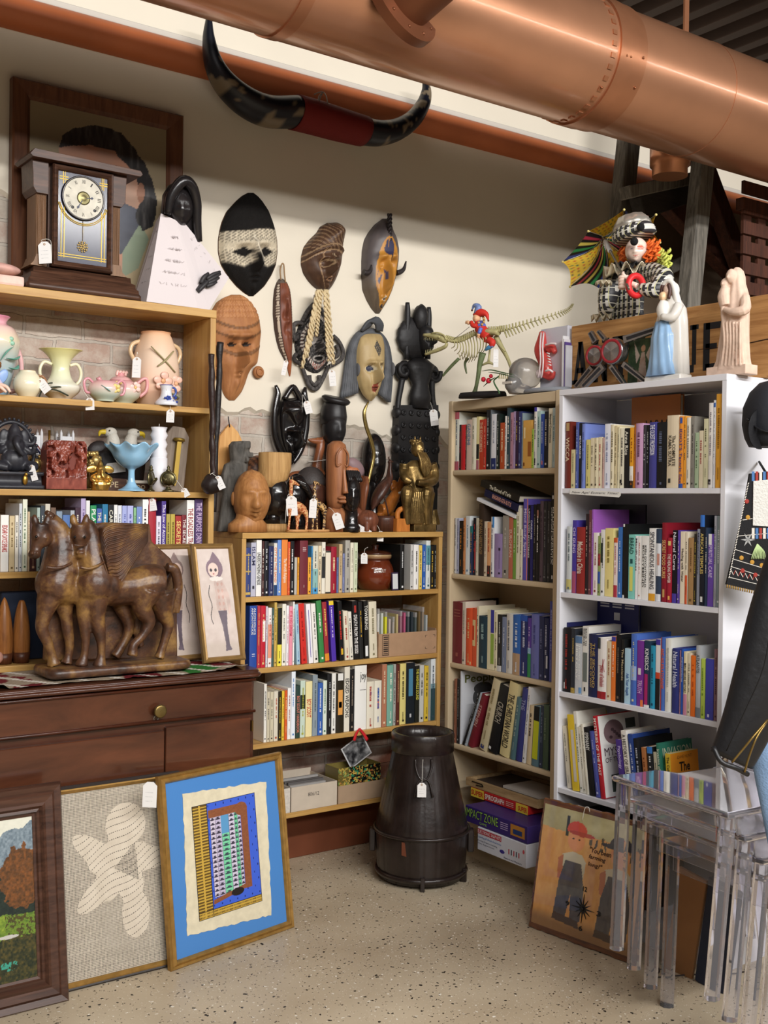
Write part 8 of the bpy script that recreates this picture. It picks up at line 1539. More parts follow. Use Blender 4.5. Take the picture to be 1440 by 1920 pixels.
def cult(mb,mats,w,h,d,M):
 rectm(mb,.001,d-.001,.001,h-.001,-.0001,addm(mats,(232,148,40)),M);k=addm(mats,(44,28,20));mb.text('-DAVE HUNT-',d*.22,d*.78,h*.9,h*.95,-.0006,addm(mats,(120,62,20)),M=M)
 mb.text('The',d*.3,d*.68,h*.70,h*.85,-.0006,k,bold=.03,M=M);mb.text('Cult',d*.24,d*.76,h*.50,h*.68,-.0006,k,bold=.03,M=M);mb.text('Explosion',d*.06,d*.94,h*.33,h*.48,-.0006,k,bold=.03,M=M)
def fit(S,x0,x1,yt,xt,tilt,ins=.012):
 a0,a1=S.base(x0,ins),S.base(x1,ins);return a0,(a1-a0-.0016)*cos(radians(tilt)),(S.hit(*S.px(xt,yt),ins)[1]-S.z)/cos(radians(tilt))
a0,w_,h_=fit(S,920,960,1205,890,-5);put_book(S,a0,w_,h_,.012,hx('e8c83c'),'The Cult Explosion',hx('3a2418'),-5,0,d=.14,tbox=(.45,.95),label='yellow-spined paperback with orange cover about cults, rightmost on white bookcase fourth row',decor=cover_art(cult))
for o in list(COL.objects):
 lab=o.get('label','')
 if 'lettered MYSTERIES OF THE' in lab or 'lettered Invasion' in lab:
  c=[k for k in o.children if k.name.startswith('cover')][0];me=c.data;xs=[v.co.x for v in me.vertices];zs=[v.co.z for v in me.vertices];ys=[v.co.y for v in me.vertices];w,h,d=max(xs),max(zs),max(ys);mats=[];mb=MB();M=Tr(w+.0007,0,0)@Rz(PI/2)
  if 'MYST' in lab:
   rectm(mb,.004,d-.001,.002,h-.002,-.0001,addm(mats,(228,226,222)),M);k=addm(mats,(70,40,60));mb.text('MYSTERIES',.02,d-.015,h*.50,h*.60,-.0006,k,M=M);mb.text('OF THE',.02,d*.5,h*.42,h*.48,-.0006,k,M=M);mb.text('PAST',d*.42,d-.03,h*.33,h*.48,-.0006,addm(mats,(110,30,44)),M=M)
   st=addm(mats,(120,96,100));discm(mb,d*.36,h*.78,d*.24,h*.15,-.0004,st,M);[discm(mb,d*(.28+.05*i),h*(.72+.03*((i*3)%4)),d*.04,h*.02,-.0006,addm(mats,(70,52,58)),M)for i in range(5)];rectm(mb,d*.2,d*.7,h*.06,h*.27,-.0004,addm(mats,(60,70,62)),M);rectm(mb,d*.66,d*.9,h*.80,h*.92,-.0004,addm(mats,(64,70,66)),M)
  else:
   mb.text('INVASION',.01,d-.01,h*.80,h*.93,-.0006,addm(mats,(216,222,196)),M=M);rectm(mb,.01,d-.01,h*.2,h*.7,-.0004,addm(mats,(72,150,120)),M)
  off=c.location.x;mk('front_print',mb,mats,o,loc=(off,0,0))
S=Shelf('white',whO,whR,WHZ[0],1040,730,4.2353);a0,a1=S.base(118,-.001),S.base(525,-.001)
t=thing('shelf_label','handwritten paper shelf label reading New Age Esoteric Titles on the white bookcase','label',S.loc(a0,-.0006,-.022),(0,.02,S.rot));L_=a1-a0
mb=MB();mb.prism([(0,.002),(L_*.97,-.004),(L_,.002),(L_,.014),(.004,.020)],-.0008,0);mk('paper',mb,mat((232,230,224),.8),t);tx=MB();tx.text('New Age! Esoteric Titles!',L_*.05,L_*.96,.003,.013,-.0012,shear=.3);mk('handwriting',tx,mat((46,42,44),.7),t)
def game(name,label,bl,br,z,h,dep,col,parts,lid=None):
 A,B=NA(onZ(*bl,z)),NA(onZ(*br,z));A[1]=min(A[1],3.545);A[0]=max((A[0]+B[0])/2,2.803);L_=A[1]-max(B[1],2.966);ang=tanR;dep=min(dep,3.165-A[0])
 t=thing(name,label,'board game' if 'game' in name else 'box',(A[0],A[1],z+.0006),ang,'boxed games stacked in the beige bookcase');mats=[mat(col,.4)];mb=MB();mb.box(0,L_,0,dep,0,h)
 mk('box_body',mb,mats,t,bevel=.0012);
 if parts:m2=MB();ms=[];parts(m2,ms,L_,h);mk('front_print',m2,ms,t)
 return t,L_
def c7(x,y):return 830+x/2.3607,1400+y/2.3607
def p_snap(mb,ms,L_,h):
 I=Tr(0,0,0);r=addm(ms,(176,40,56));b=addm(ms,(60,110,170));k=addm(ms,(50,50,70));rectm(mb,L_*.0,L_*.5,h*.72,h*.94,-.0005,r,I);mb.text('ELECTRONIC SNAP KITS',L_*.01,L_*.49,h*.76,h*.9,-.001,addm(ms,(240,236,236)));mb.text('Learning all about electronics',L_*.01,L_*.5,h*.52,h*.64,-.001,b);mb.text('Exciting Projects Including',L_*.01,L_*.42,h*.38,h*.46,-.001,k);mb.text('Over Experiments',L_*.01,L_*.36,h*.26,h*.34,-.001,k);mb.text('Record and Playback',L_*.56,L_*.92,h*.05,h*.15,-.001,k)
 rectm(mb,L_*.62,L_*.88,h*.28,h*.62,-.0005,addm(ms,(206,210,216)),I);[rectm(mb,L_*(.65+.05*i),L_*(.67+.05*i),h*.32,h*.55,-.001,k if i%2 else r,I)for i in range(5)];discm(mb,L_*.52,h*.32,L_*.05,h*.08,-.0006,addm(ms,(60,50,130)),I);discm(mb,L_*.95,h*.66,L_*.02,h*.09,-.0006,addm(ms,(200,80,90)),I)
def p_impact(mb,ms,L_,h):
 I=Tr(0,0,0);g=addm(ms,(150,190,90));k=addm(ms,(24,22,34));mb.text('IMPACT ZONE',L_*.0,L_*.54,h*.34,h*.9,-.0006,k,bold=.05);mb.text('IMPACT ZONE',L_*.0,L_*.54,h*.36,h*.88,-.001,g,bold=.0);mb.text('GAME',L_*.24,L_*.36,h*.12,h*.26,-.001,g);rectm(mb,L_*.74,L_*.96,h*.2,h*.86,-.0005,addm(ms,(176,120,50)),I);rectm(mb,L_*.78,L_*.92,h*.32,h*.6,-.001,addm(ms,(40,60,110)),I);[rectm(mb,L_*.58,L_*.70,h*(.7-.12*i),h*(.75-.12*i),-.001,addm(ms,(170,150,190)),I)for i in range(4)]
def p_spiro(mb,ms,L_,h):
 I=Tr(0,0,0);y=addm(ms,(226,196,66));r=addm(ms,(186,36,36));rectm(mb,0,L_*.24,0,h,-.0005,y,I);mb.text('SUPER',L_*.01,L_*.23,h*.2,h*.8,-.001,r,bold=.03);mb.text('SPIROGRAPH',L_*.26,L_*.60,h*.2,h*.8,-.001,addm(ms,(240,234,220)),bold=.02);[rectm(mb,L_*.63,L_*.76,h*(.7-.2*i),h*(.76-.2*i),-.001,addm(ms,(226,200,180)),I)for i in range(3)];rectm(mb,L_*.80,L_,0,h,-.0005,y,I);mb.text('SUPER',L_*.84,L_*.99,h*.2,h*.75,-.001,r,bold=.03)
game('construction_set','white boxed electronic snap kit at the bottom of the stacked games',(878,1596),(997,1637),.101,.086,.27,(206,206,214),p_snap)
game('board_game','purple boxed Impact Zone game in the middle of the stack',(868,1540),(1005,1585),.189,.062,.27,(58,42,104),p_impact)
t,L_=game('drawing_toy','long red and yellow boxed spiral drawing set above the purple game',(855,1497),(1020,1523),.253,.034,.27,(186,40,40),p_spiro)
for z_,nm_,lab,bl,br,h_,c in((.289,'wooden_tray','shallow wooden tray frame on top of the boxed games',(852,1475),(1033,1512),.03,(176,146,106)),):
 A,B=NA(onZ(*bl,z_)),NA(onZ(*br,z_));A[1]=min(A[1],3.545);A[0]=(A[0]+B[0])/2;L_=A[1]-max(B[1],2.966);t=thing(nm_,lab,'tray',(A[0],A[1],z_+.0006),tanR);mm=wood((150,120,82),(190,160,118),'x',6,.6)
 mk('front_rail',MB().box(0,L_,0,.012,0,h_),mm,t);mk('back_rail',MB().box(0,L_,.23,.242,0,h_),mm,t);[mk('side_rail',MB().box(x,x+.012,.012,.23,0,h_),mm,t)for x in(0,L_-.012)];mk('panel',MB().box(.012,L_-.012,.012,.23,0,h_*.6),mat((70,58,50),.7),t);mk('metal_clip',MB().tube([(L_*.1,-.002,h_*.75),(L_*.24,-.002,h_*.75),(L_*.26,-.002,h_*.5),(L_*.16,-.002,h_*.42)],.002,n=6,sm=1),mat((60,54,46),.4,metal=.7),t);mk('papers',MB().box(L_*.4,L_*.95,.05,.2,h_*.6,h_*.9),mat((196,186,176),.7),t)
for k,(sx_,w_,h_,c,lab)in enumerate(((.08,.16,.27,(30,27,27),'dark case on the lowest shelf of the white bookcase behind the wooden picture'),(.27,.12,.24,(44,32,28),'dark brown box beside the dark case on the lowest white shelf'))):
 t=thing('case',lab,'case',tuple(whO+NA([cos(whR),sin(whR),0])*sx_+NA([-sin(whR),cos(whR),0])*.05+NA([0,0,.0878])),whR);mk('case_body',MB().box(0,w_,0,.18,0,h_),mat(c,.6),t,bevel=.004);mk('handle',MB().tube([(w_*.3,.05,h_),(w_*.35,.05,h_+.02),(w_*.65,.05,h_+.02),(w_*.7,.05,h_)],.004,n=8),mat((20,20,20),.5),t)
 # == TOP OF THE BEIGE BOOKCASE
ZN=1.8378
def plane_pt(P,nrm):return lambda conv:(lambda x,y,d=0:NA(onplane(*conv(x,y),P,nrm)))
def c6(x,y):return 780+x/4.114,540+y/4.114
DP,DN=(2.83,3.60,0),NA([.61,.19,0]);DN=DN/np.linalg.norm(DN)
do=NA(onplane(*c6(520,830),DP,DN));do[2]=ZN
dino=thing('dinosaur_skeleton','model dinosaur skeleton with open jaws striding on a black base atop the beige bookcase','model',tuple(do))
def dq(x,y,side=0):return tuple(NA(onplane(*c6(x,y),tuple(NA(DP)-DN*side),DN))-do)
dk=4.05/F/4.114
bone=mat((176,168,120),.55,bump=.3,bscale=120,var=.2,vscale=30);gbone=mat((98,110,74),.55,bump=.3,bscale=120,var=.25,vscale=30)
b0,b1=dq(330,850),dq(690,805)
bs=MB();ax=NA(b1)-NA(b0);L_=np.linalg.norm(ax[:2]);an=atan2(ax[1],ax[0]);M=Tr(b0[0],b0[1],0)@Rz(an);V=[]
bs.loft([(L_/2,0,0,L_/2,.045),(L_/2,0,.012,L_/2*.98,.044),(L_/2,0,.02,L_/2*.93,.04)],n=32,fold=lambda t_,q:1+.03*sin(q*7));mk('base',MB().add([tuple(M@Vector(p))for p in bs.v],bs.f,0,True),mat((32,30,32),.6,bump=.5,bscale=60),dino)
sp=[(225,395),(290,412),(350,405),(420,372),(500,340),(600,330),(680,325),(800,290),(950,244),(1100,196),(1170,165),(1205,127)]
spq=catmull([NA(p,float)for p in sp],10);mb=MB()
for i,p in list(enumerate(spq))[::2]:
 f=i/len(spq);r=(15 if f<.5 else 15*(1-(f-.5)*1.75));mb.ell(dq(*p),(max(r,3)*dk,)*3,n=8)
 q=spq[min(i+1,len(spq)-1)]-spq[max(i-1,0)];q=q/np.linalg.norm(q);nn=NA([q[1],-q[0]]);L1=(34 if f<.5 else 44*(1-(f-.42)*1.5));L1=max(L1,6);e=p+nn*L1+q*6;mb.tube([dq(*p),dq(*e)],[max(r,5)*.62*dk,max(r,5)*.5*dk],n=6,sm=1)
 if f>.53:L2=max(95*(1.32-f*1.25),6);e=p-nn*L2+q*10;mb.tube([dq(*p),dq(*e)],[max(r,5)*.62*dk,5*dk],n=6,sm=1);[mb.tube([dq(*p),dq(*(p-nn*L2*.3),s*.012)],3*dk,n=5,sm=1)for s in(-1,1)]
mb.tube([dq(*p)for p in spq[::2]],[max(7*(1-k/len(spq)*.9),2)*dk for k in range(0,len(spq),2)],n=8,sm=2);mk('spine',mb,bone,dino)
rb=MB()
for k in range(12):
 x=285+k*22;y0=405-(max(0,k-3)*7.5);dp=(60+min(k,6)*22)*(1 if k<9 else.8)
 for s in(-1,1):rb.tube([dq(x,y0),dq(x+14,y0+dp*.35,s*.030*min(1,.4+k*.1)),dq(x+10,y0+dp*.75,s*.026*min(1,.4+k*.1)),dq(x-12,y0+dp,s*.006)],[5*dk,5*dk,4.4*dk,3*dk],n=6)
for k in range(8):rb.tube([dq(330+k*20,480+8*abs(k-3),.014),dq(345+k*18,555-k*3,0)],3.4*dk,n=5,sm=1)
mk('ribs',rb,bone,dino)
sk=MB();sk.tube([dq(60,362),dq(110,366),dq(160,376),dq(215,396),dq(238,412)],[14*dk,22*dk,30*dk,36*dk,22*dk],n=14,flat=.9);[sk.tube([dq(120,350,s*.01),dq(165,345,s*.014),dq(215,365,s*.014),dq(232,400,s*.012)],7*dk,n=8)for s in(-1,1)];[sk.ell(dq(178,378,s*.02),10*dk,n=8)for s in(-1,1)]
for k in range(9):sk.tube([dq(64+k*13,378+k*1.5,.006*(1 if k%2 else-1)),dq(62+k*13,404+k*1,.006*(1 if k%2 else-1))],[3.4*dk,.8*dk],n=5,sm=1)
mk('skull',sk,bone,dino);jw=MB();jw.tube([dq(72,512),dq(120,496),dq(170,478),dq(225,452),dq(240,425)],[13*dk,18*dk,21*dk,19*dk,13*dk],n=12,flat=.8)
for k in range(8):jw.tube([dq(74+k*13,503-k*4,.006*(1 if k%2 else-1)),dq(74+k*13,478-k*4,.006*(1 if k%2 else-1))],[3.2*dk,.8*dk],n=5,sm=1)
mk('jaw',jw,bone,dino)
for nm_,pts,r,s in(('front_limb',[(330,545),(275,600),(230,650),(208,680)],[14,14,12,8],.012),('front_limb',[(400,540),(378,580),(384,630),(390,660)],[16,11,9,6],-.014)):mk(nm_,MB().tube([dq(*p,s)for p in pts],[q*dk for q in r],n=10),gbone,dino)
mk('hind_leg',MB().tube([dq(515,500,.02),dq(492,590,.024),dq(478,690,.024),dq(462,770,.022),dq(450,815,.02)],[30*dk,22*dk,17*dk,16*dk,24*dk],n=14),gbone,dino)
mk('hind_leg',MB().tube([dq(615,370,-.02),dq(650,440,-.026),dq(705,540,-.026),dq(740,640,-.024),dq(755,740,-.02),dq(745,815,-.02)],[24*dk,22*dk,15*dk,14*dk,13*dk,20*dk],n=14),bone,dino)
pv=MB();pv.tube([dq(470,360),dq(560,340),dq(640,345)],[30*dk,42*dk,32*dk],n=14,flat=.7);pv.tube([dq(580,380),dq(570,480),dq(560,570)],[12*dk,9*dk,11*dk],n=8);pv.tube([dq(510,595),dq(560,575),dq(600,590)],[7*dk,13*dk,7*dk],n=8);pv.tube([dq(620,420),dq(690,490)],[9*dk,7*dk],n=8,sm=1);mk('pelvis',pv,bone,dino)
jo=NA(dq(520,345))+do;js=thing('jester_doll','small jester doll in red and blue riding on the dinosaur skeleton','doll',tuple(jo))
def jq(x,y,s=0):return tuple(NA(dq(x,y,s))+do-jo)
redc=mat((206,52,40),.6);bluc=mat((92,110,190),.4,var=.4,vscale=120);skn=mat((226,178,136),.5)
mb=MB();mb.tube([jq(560,385),jq(520,340),jq(490,300),jq(470,260)],[52*dk,50*dk,44*dk,24*dk],n=16);mk('body',mb,redc,js);mb=MB();mb.tube([jq(505,320,-.0),jq(500,290),jq(490,262)],[46*dk,42*dk,28*dk],n=14);mk('vest',mb,bluc,js)
hd=MB();hd.ell((0,0,0),(34*dk,36*dk,40*dk),n=24,fn=headfn());mk('head',hd,skn,js,loc=jq(468,235),rot=(0,0,RC-.4));mb=MB();R=random.Random(2)
for k in range(24):q=R.uniform(-1.2,1.6);mb.ell(jq(480+44*cos(q),248+34*sin(q*1.7),R.uniform(-.018,.018)),11*dk,n=6)
mk('hair',mb,mat((196,160,96),.7),js)
mk('hat_red',MB().tube([jq(450,215),jq(490,190),jq(540,200),jq(558,248)],[20*dk,34*dk,22*dk,6*dk],n=12),redc,js);mk('hat_blue',MB().tube([jq(470,200),jq(480,150),jq(450,135),jq(432,168)],[28*dk,30*dk,16*dk,5*dk],n=12),mat((120,140,190),.3,var=.35,vscale=150),js);[mk('bell',MB().ell(jq(*p),9*dk,n=8),mat((90,50,36),.4),js)for p in((432,172),(558,252))]
mk('arm',MB().tube([jq(470,290,.02),jq(440,290,.024),jq(425,260,.02)],[20*dk,20*dk,16*dk],n=10),redc,js);mk('arm',MB().tube([jq(500,310,.03),jq(490,340,.036),jq(484,345,.036)],[18*dk,17*dk,15*dk],n=10),bluc,js)
def mitten(mb,c,d,r,spread=.5):
 c=NA(c);d=NA(d)/np.linalg.norm(d);u=NA([0,0,1.]);u=u-d*(u@d);u/=np.linalg.norm(u);mb.ell(tuple(c),(r,r,r),n=10)
 for k in range(4):a=(k-1.5)*spread*.5;e=d*cos(a)+u*sin(a);mb.tube([tuple(c+e*r*.5),tuple(c+e*r*1.4),tuple(c+e*r*(2.1-.15*abs(k-1.2))+np.cross(d,u)*r*.15)],[r*.34,r*.3,r*.2],n=8)
 e=u*.85+d*.5;mb.tube([tuple(c),tuple(c+e*r*.9),tuple(c+e*r*1.35)],[r*.4,r*.32,r*.22],n=8);return mb
mk('hand',mitten(MB(),jq(405,268,.02),NA(jq(370,260,.02))-NA(jq(405,268,.02)),17*dk),skn,js);mk('hand',mitten(MB(),jq(482,360,.036),NA(jq(480,390,.036))-NA(jq(482,360,.036)),15*dk),skn,js)
mk('leg',MB().tube([jq(560,400,.04),jq(590,420,.046),jq(580,450,.044)],[30*dk,28*dk,22*dk],n=12),redc,js);mk('shoe',MB().tube([jq(592,440,.046),jq(560,460,.046),jq(535,478,.044)],[18*dk,18*dk,10*dk],n=12),mat((76,140,190),.5),js);mk('strap',MB().tube([jq(290,395,.006),jq(350,350,.02),jq(412,300,.022)],.0011,n=6),mat((120,120,122),.5),js)
price_tag('narrow white price tag hanging from the jester doll',c6(617,470),tuple(jo-NA([.06,0,0])),34,0,[c6(612,430)],wr=.28,eyelet=False)
ko_=NA(onplane(*c6(800,660),(2.93,3.2,0),(1,0,0)));r_=.066;cs=thing('crystal_skull','smoky clear crystal skull resting on the beige bookcase beside the dinosaur','skull',(ko_[0]+.018,ko_[1]+.0,ZN),RC-.9)
gls=mat((206,202,198),.18,trans=.75,ior=1.4,spec=.5,bump=.5,bscale=30)
hd=MB();hd.ell((0,.012,.082),(.058,.072,.062),n=32,fn=lambda d:1-.10*G(atan2(d[0],-d[1]),d[2],-.42,-.1,.3,.25)-.10*G(atan2(d[0],-d[1]),d[2],.42,-.1,.3,.25));hd.tube([(0,-.045,.05),(0,-.058,.036),(0,-.05,.018)],[.032,.03,.024],n=16);hd.loft([(0,-.02,.0006,.03,.05),(0,-.02,.03,.036,.056)],n=16);mk('skull',hd,gls,cs,voxel=.004,smooth=3)
tt=MB();[tt.box(-.024+.007*k,-.018+.007*k,-.088,-.082,.036,.045)for k in range(7)];mk('teeth',tt,mat((214,206,196),.3),cs)
fo=NA(onplane(*c6(640,690),(2.86,3.3,0),(1,0,0)));fl_=thing('artificial_flower','artificial sprig with green strap leaves and red buds in front of the crystal skull','flower',(fo[0],fo[1],ZN))
def fq(x,y,s=0):return tuple(NA(onplane(*c6(x,y),(2.85,3.3,0),(1,0,0)))-NA([fo[0]-s,fo[1],ZN]))
grn=mat((62,96,58),.45);dg=3.9/F/4.114
for pts,w_ in(([(510,640),(580,632),(660,650),(752,668)],14),([(560,650),(650,660),(760,690)],14),([(520,760),(570,715),(610,690)],11)):mk('leaf',MB().tube([fq(*p)for p in pts],[w_*.3*dg]+[w_*dg]*(len(pts)-2)+[w_*.3*dg],n=10,flat=.35),grn,fl_)
for x,y,r in((520,705,22),(560,715,24),(578,680,18)):mk('bud',MB().ell(fq(x,y),(r*dg,r*dg*.9,r*dg),n=14),mat((190,34,52),.5),fl_)
mk('stem',MB().tube([fq(640,680),fq(600,720),fq(640,800),(fq(640,800)[0],fq(640,800)[1],0.0005)],.003,n=8),grn,fl_);mb=MB();[mb.tube([fq(640+k*16,700),fq(648+k*14,660)],.0022,n=6,sm=1)for k in range(5)];mk('stamens',mb,mat((206,196,140),.5),fl_)
ao=NA(onplane(*c6(1040,790),(2.985,3.07,0),(1,0,0)));an_=thing('anatomical_foot','red anatomical foot model standing on tiptoe on a grey stand with white back panel','anatomical model',(2.985,ao[1],ZN),-(PI/2))
def aq(x,y,s=0):p=NA(onplane(*c6(x,y),(2.985+s,3.07,0),(1,0,0)));return(-(p[1]-ao[1]),s,p[2]-ZN)
dl_,dr_=aq(872,780)[0],aq(1228,770)[0];mb=MB();mb.loft([((dl_+dr_)/2-.006,-.018,0,(dr_-dl_)/2*.94,.062),((dl_+dr_)/2-.006,-.018,.010,(dr_-dl_)/2*.94,.062),((dl_+dr_)/2-.006,-.018,.016,(dr_-dl_)/2*.9,.058)],n=40);mk('stand',mb,mat((146,150,158),.5),an_)
x0_,x1_=aq(940,500)[0],aq(1152,500)[0];mk('back_panel',MB().box(x0_,x1_,.012,.036,.0165,aq(1100,292)[2]),mat((206,206,216),.4),an_,bevel=.003);mb=MB();lo=aq(905,772,-.062);mb.ell((lo[0]+.006,-.066,.012),(.021,.002,.007));mk('oval_label',mb,mat((226,222,226),.5),an_)
rm=mat((206,72,66),.4,coat=.3);wm2=mat((230,214,214),.4,coat=.3);dk2=3.95/F/4.114
ft=MB();ft.tube([aq(975,335),aq(970,400),aq(962,480),aq(990,560),aq(1010,640),aq(995,690)],[24*dk2,40*dk2,56*dk2,56*dk2,50*dk2,46*dk2],n=18);ft.tube([aq(1020,470),aq(1050,460),aq(1075,500)],[38*dk2,34*dk2,20*dk2],n=14);ft.tube([aq(1020,690),aq(1050,680),aq(1060,640)],[30*dk2,26*dk2,20*dk2],n=12);mk('muscle',ft,rm,an_,voxel=.003,smooth=2)
tn=MB();[tn.tube([aq(x0+0,345,-.012),aq(x0-8,450,-.038),aq(x0-4,560,-.040),aq(x1_q,650,-.036),aq(x1_q-10,695,-.03)],.0032,n=6)for x0,x1_q in((965,950),(985,975))];tn.tube([aq(1000,440,-.03),aq(1040,428,-.03),aq(1082,430,-.022)],.004,n=6);[tn.tube([aq(1008+k*3,500+k*22,-.036),aq(1030+k*3,508+k*22,-.034)],.0028,n=6,sm=1)for k in range(5)];tn.tube([aq(1000,640,-.034),aq(1030,632,-.034),aq(1056,650,-.024)],.0045,n=6);tn.ell(aq(950,660,-.02),(.012,.014,.016));mk('tendons',tn,wm2,an_)
t=thing('disc_cases','white and purple disc cases stacked upright behind the foot model stand','disc cases',(2.985,ao[1],ZN+.0165),-(PI/2));xq=aq(1168,500)[0]+.004
for k,c in enumerate(((232,232,236),(222,220,224),(92,72,140),(196,196,204))):mk('case',MB().box(xq-.012+.0055*k,xq-.007+.0055*k,-.02,.012,0,.19-.012*k),mat(c,.35),t)
# == TOP OF THE WHITE BOOKCASE
ZW=1.8226
def c7b(x,y):return 1020+x/3.4286,370+y/3.4286
def wall_pt(X):return lambda x,y:NA(onplane(*c7b(x,y),(X,0,0),(1,0,0)))
XS=3.0;p0,p1=wall_pt(XS)(175,830),wall_pt(XS)(1440,640);sg=thing('antiques_sign','weathered wooden board painted with black letters ANTIQUES along the white bookcase top','sign',(XS,p0[1],ZW),-(PI/2));L_=p0[1]-1.93;hB=p0[2]-ZW
ed=[(0,0),(.30*L_,0),(.62*L_,.0),(.80*L_,.0),(.82*L_,.012),(.86*L_,.028),(.9*L_,.04),(L_,.05),(L_,hB*.98),(.9*L_,hB*1.0),(.5*L_,hB*1.0),(0,hB)]
mb=MB();mb.prism(ed,0,.028);mk('board',mb,wood((150,104,58),(198,150,94),'x',4,.8,stretch=14),sg,bevel=.003)
tx=MB();xZ=p0[1]-wall_pt(XS)(1330,900)[1];cw_=xZ/8
def stroke(k,x0,z0,x1,z1,w,h=0):
 P=[(x0-w,z0-h),(x0+w,z0-h),(x1+w,z1+h),(x1-w,z1+h)]if not h else[(x0,z0-h),(x1,z1-h),(x1,z1+h),(x0,z0+h)]
 tx.add([((k+.06+.88*p[0])*cw_,-.0008,hB*(.16+.6*p[1]))for p in P],[(0,1,2,3)])
SF=lambda k,*xs:[stroke(k,x-.2,z,x+.2,z,0,.05)for x,z in xs]
LT={'A':[(.22,0,.5,1,.1),(.78,0,.5,1,.14),(.3,.32,.7,.32,0,.06)],'N':[(.2,0,.2,1,.1),(.8,0,.8,1,.1),(.2,1,.8,0,.13)],'T':[(.5,0,.5,1,.14),(.05,.93,.95,.93,0,.07),(.1,.7,.1,1,.06),(.9,.7,.9,1,.06)],'I':[(.5,0,.5,1,.15)],'Q':[(.18,.2,.18,.8,.15),(.82,.2,.82,.8,.15),(.2,.93,.8,.93,0,.07),(.2,.07,.8,.07,0,.07),(.55,.3,.95,-.05,.1)],'U':[(.2,.15,.2,1,.14),(.8,.15,.8,1,.1),(.2,.07,.8,.07,0,.08)],'E':[(.24,0,.24,1,.15),(.2,.93,.95,.93,0,.07),(.2,.5,.72,.5,0,.06),(.2,.07,.95,.07,0,.07),(.92,.7,.92,1,.05),(.92,0,.92,.3,.05)],'S':[(.2,.93,.85,.93,0,.08),(.2,.5,.8,.5,0,.09),(.15,.07,.8,.07,0,.08),(.18,.55,.18,.9,.13),(.82,.1,.82,.48,.13),(.88,.7,.88,1,.06),(.12,0,.12,.3,.06)]}
for k,ch in enumerate('ANTIQUES'):
 for st_ in LT[ch]:stroke(k,*st_)
 SF(k,*{'A':((.22,.05),(.78,.05)),'N':((.2,.05),(.2,.95),(.8,.95)),'T':((.5,.05),),'I':((.5,.05),(.5,.95)),'U':((.2,.95),(.8,.95))}.get(ch,()))
mk('letters',tx,mat((34,33,35),.8),sg)
ck_=MB();ck_.tube([(.55*L_,-.0006,hB*.44),(.7*L_,-.0006,hB*.43),(.84*L_,-.0006,hB*.46),(L_,-.0006,hB*.40)],[.0008,.0014,.002,.0028],n=6);ck_.tube([(.82*L_,-.0006,hB*.62),(.9*L_,-.0006,hB*.66),(L_,-.0006,hB*.66)],[.001,.0016,.002],n=6);mk('cracks',ck_,mat((52,34,22),.9),sg)
chrome=mat((150,150,152),.22,metal=.9);blk_e=mat((40,40,44),.4);rede=mat((150,40,48),.4);k7=3.5/F/3.4286
def emblem(label,c,X,arms,sc=1):
 o=wall_pt(X)(*c);t=thing('wheel_emblem',label,'emblem',tuple(o),-(PI/2)+.15,'chrome wheel emblems on the white bookcase');
 def e(x,y,s=0):p=wall_pt(X+s)(x,y)-o;return(-p[1],s,p[2])
 R_=96*k7*sc
 def disc(nm,prof,m,n=40):
  q=MB().lathe(prof,n=n,sm=1);mk(nm,q,m,t,rot=(PI/2,0,0))
 disc('hub',[(R_*.98,-.03),(R_,-.02),(R_,0),(R_*.94,.008),(R_*.9,.008)],chrome);disc('red_ring',[(R_*.92,.0075),(R_*.9,.011),(R_*.72,.011),(R_*.70,.008)],rede);
 mb=MB()
 for q in range(3):
  mb.add([(R_*.7*cos(a),-.0085,R_*.7*sin(a))for a in LS(2*PI*q/3+.5,2*PI*q/3+.5+2*PI/3,14)]+[(0,-.012,0)],[(i,i+1,14)for i in range(13)],q%3)
 mk('faceted_center',mb,[mat((176,172,172),.2,metal=.8),mat((120,116,116),.2,metal=.8),mat((148,144,144),.2,metal=.8)],t)
 for a,b,w_ in arms:
  A,B=NA(e(*a)),NA(e(*b));d=(B-A)/np.linalg.norm(B-A);n_=NA([-d[2],0,d[0]]);w2=w_*k7
  mb=MB();P=[A+n_*w2,B+n_*w2*.8,B-n_*w2*.8,A-n_*w2];mb.prism([(p[0],p[2])for p in P],-.004,.012,0);P=[A*.9+B*.1+n_*w2*.45,B*.93+A*.07+n_*w2*.35,B*.93+A*.07-n_*w2*.35,A*.9+B*.1-n_*w2*.45];mb.prism([(p[0],p[2])for p in P],-.0052,-.0035,1);mk('arm',mb,[chrome,blk_e],t)
 return t
emblem('chrome and red three-armed wheel emblem leaning at the front of the pair',(440,990),2.905,[((505,915),(700,838),26),((500,1070),(640,1192),20),((385,1085),(265,1226),24),((430,1085),(505,1200),18)])
emblem('chrome and red wheel emblem partly hidden behind its twin',(330,1018),2.945,[((330,930),(300,868),22),((385,915),(345,860),14),((310,1095),(215,1226),22)],.85)
so_=wall_pt(2.955)(620,1195);t=thing('saint_picture','small green painted panel of a robed winged figure behind the blue robed statue','picture',(2.955,so_[1],ZW),-(PI/2));sh=wall_pt(2.955)(640,905)[2]-ZW
def pt_saint(u,v):
 n=fbm(u*9,v*12);c=mix((44,62,44),(96,116,78),n);b=inpoly(u,v,[(.36,.1),(.72,.1),(.64,.5),(.6,.72),(.48,.72),(.42,.5)]);c=np.where(b[...,None],mix((176,140,120),(214,196,180),n),c);w1=inpoly(u,v,[(.42,.66),(.2,.95),(.3,.5)])|inpoly(u,v,[(.64,.66),(.9,.98),(.78,.5)]);c=np.where(w1[...,None],rgb((206,186,170)),c);h=np.hypot((u-.54)/.08,(v-.8)/.07)<1;return np.where(h[...,None],rgb((196,150,116)),c)
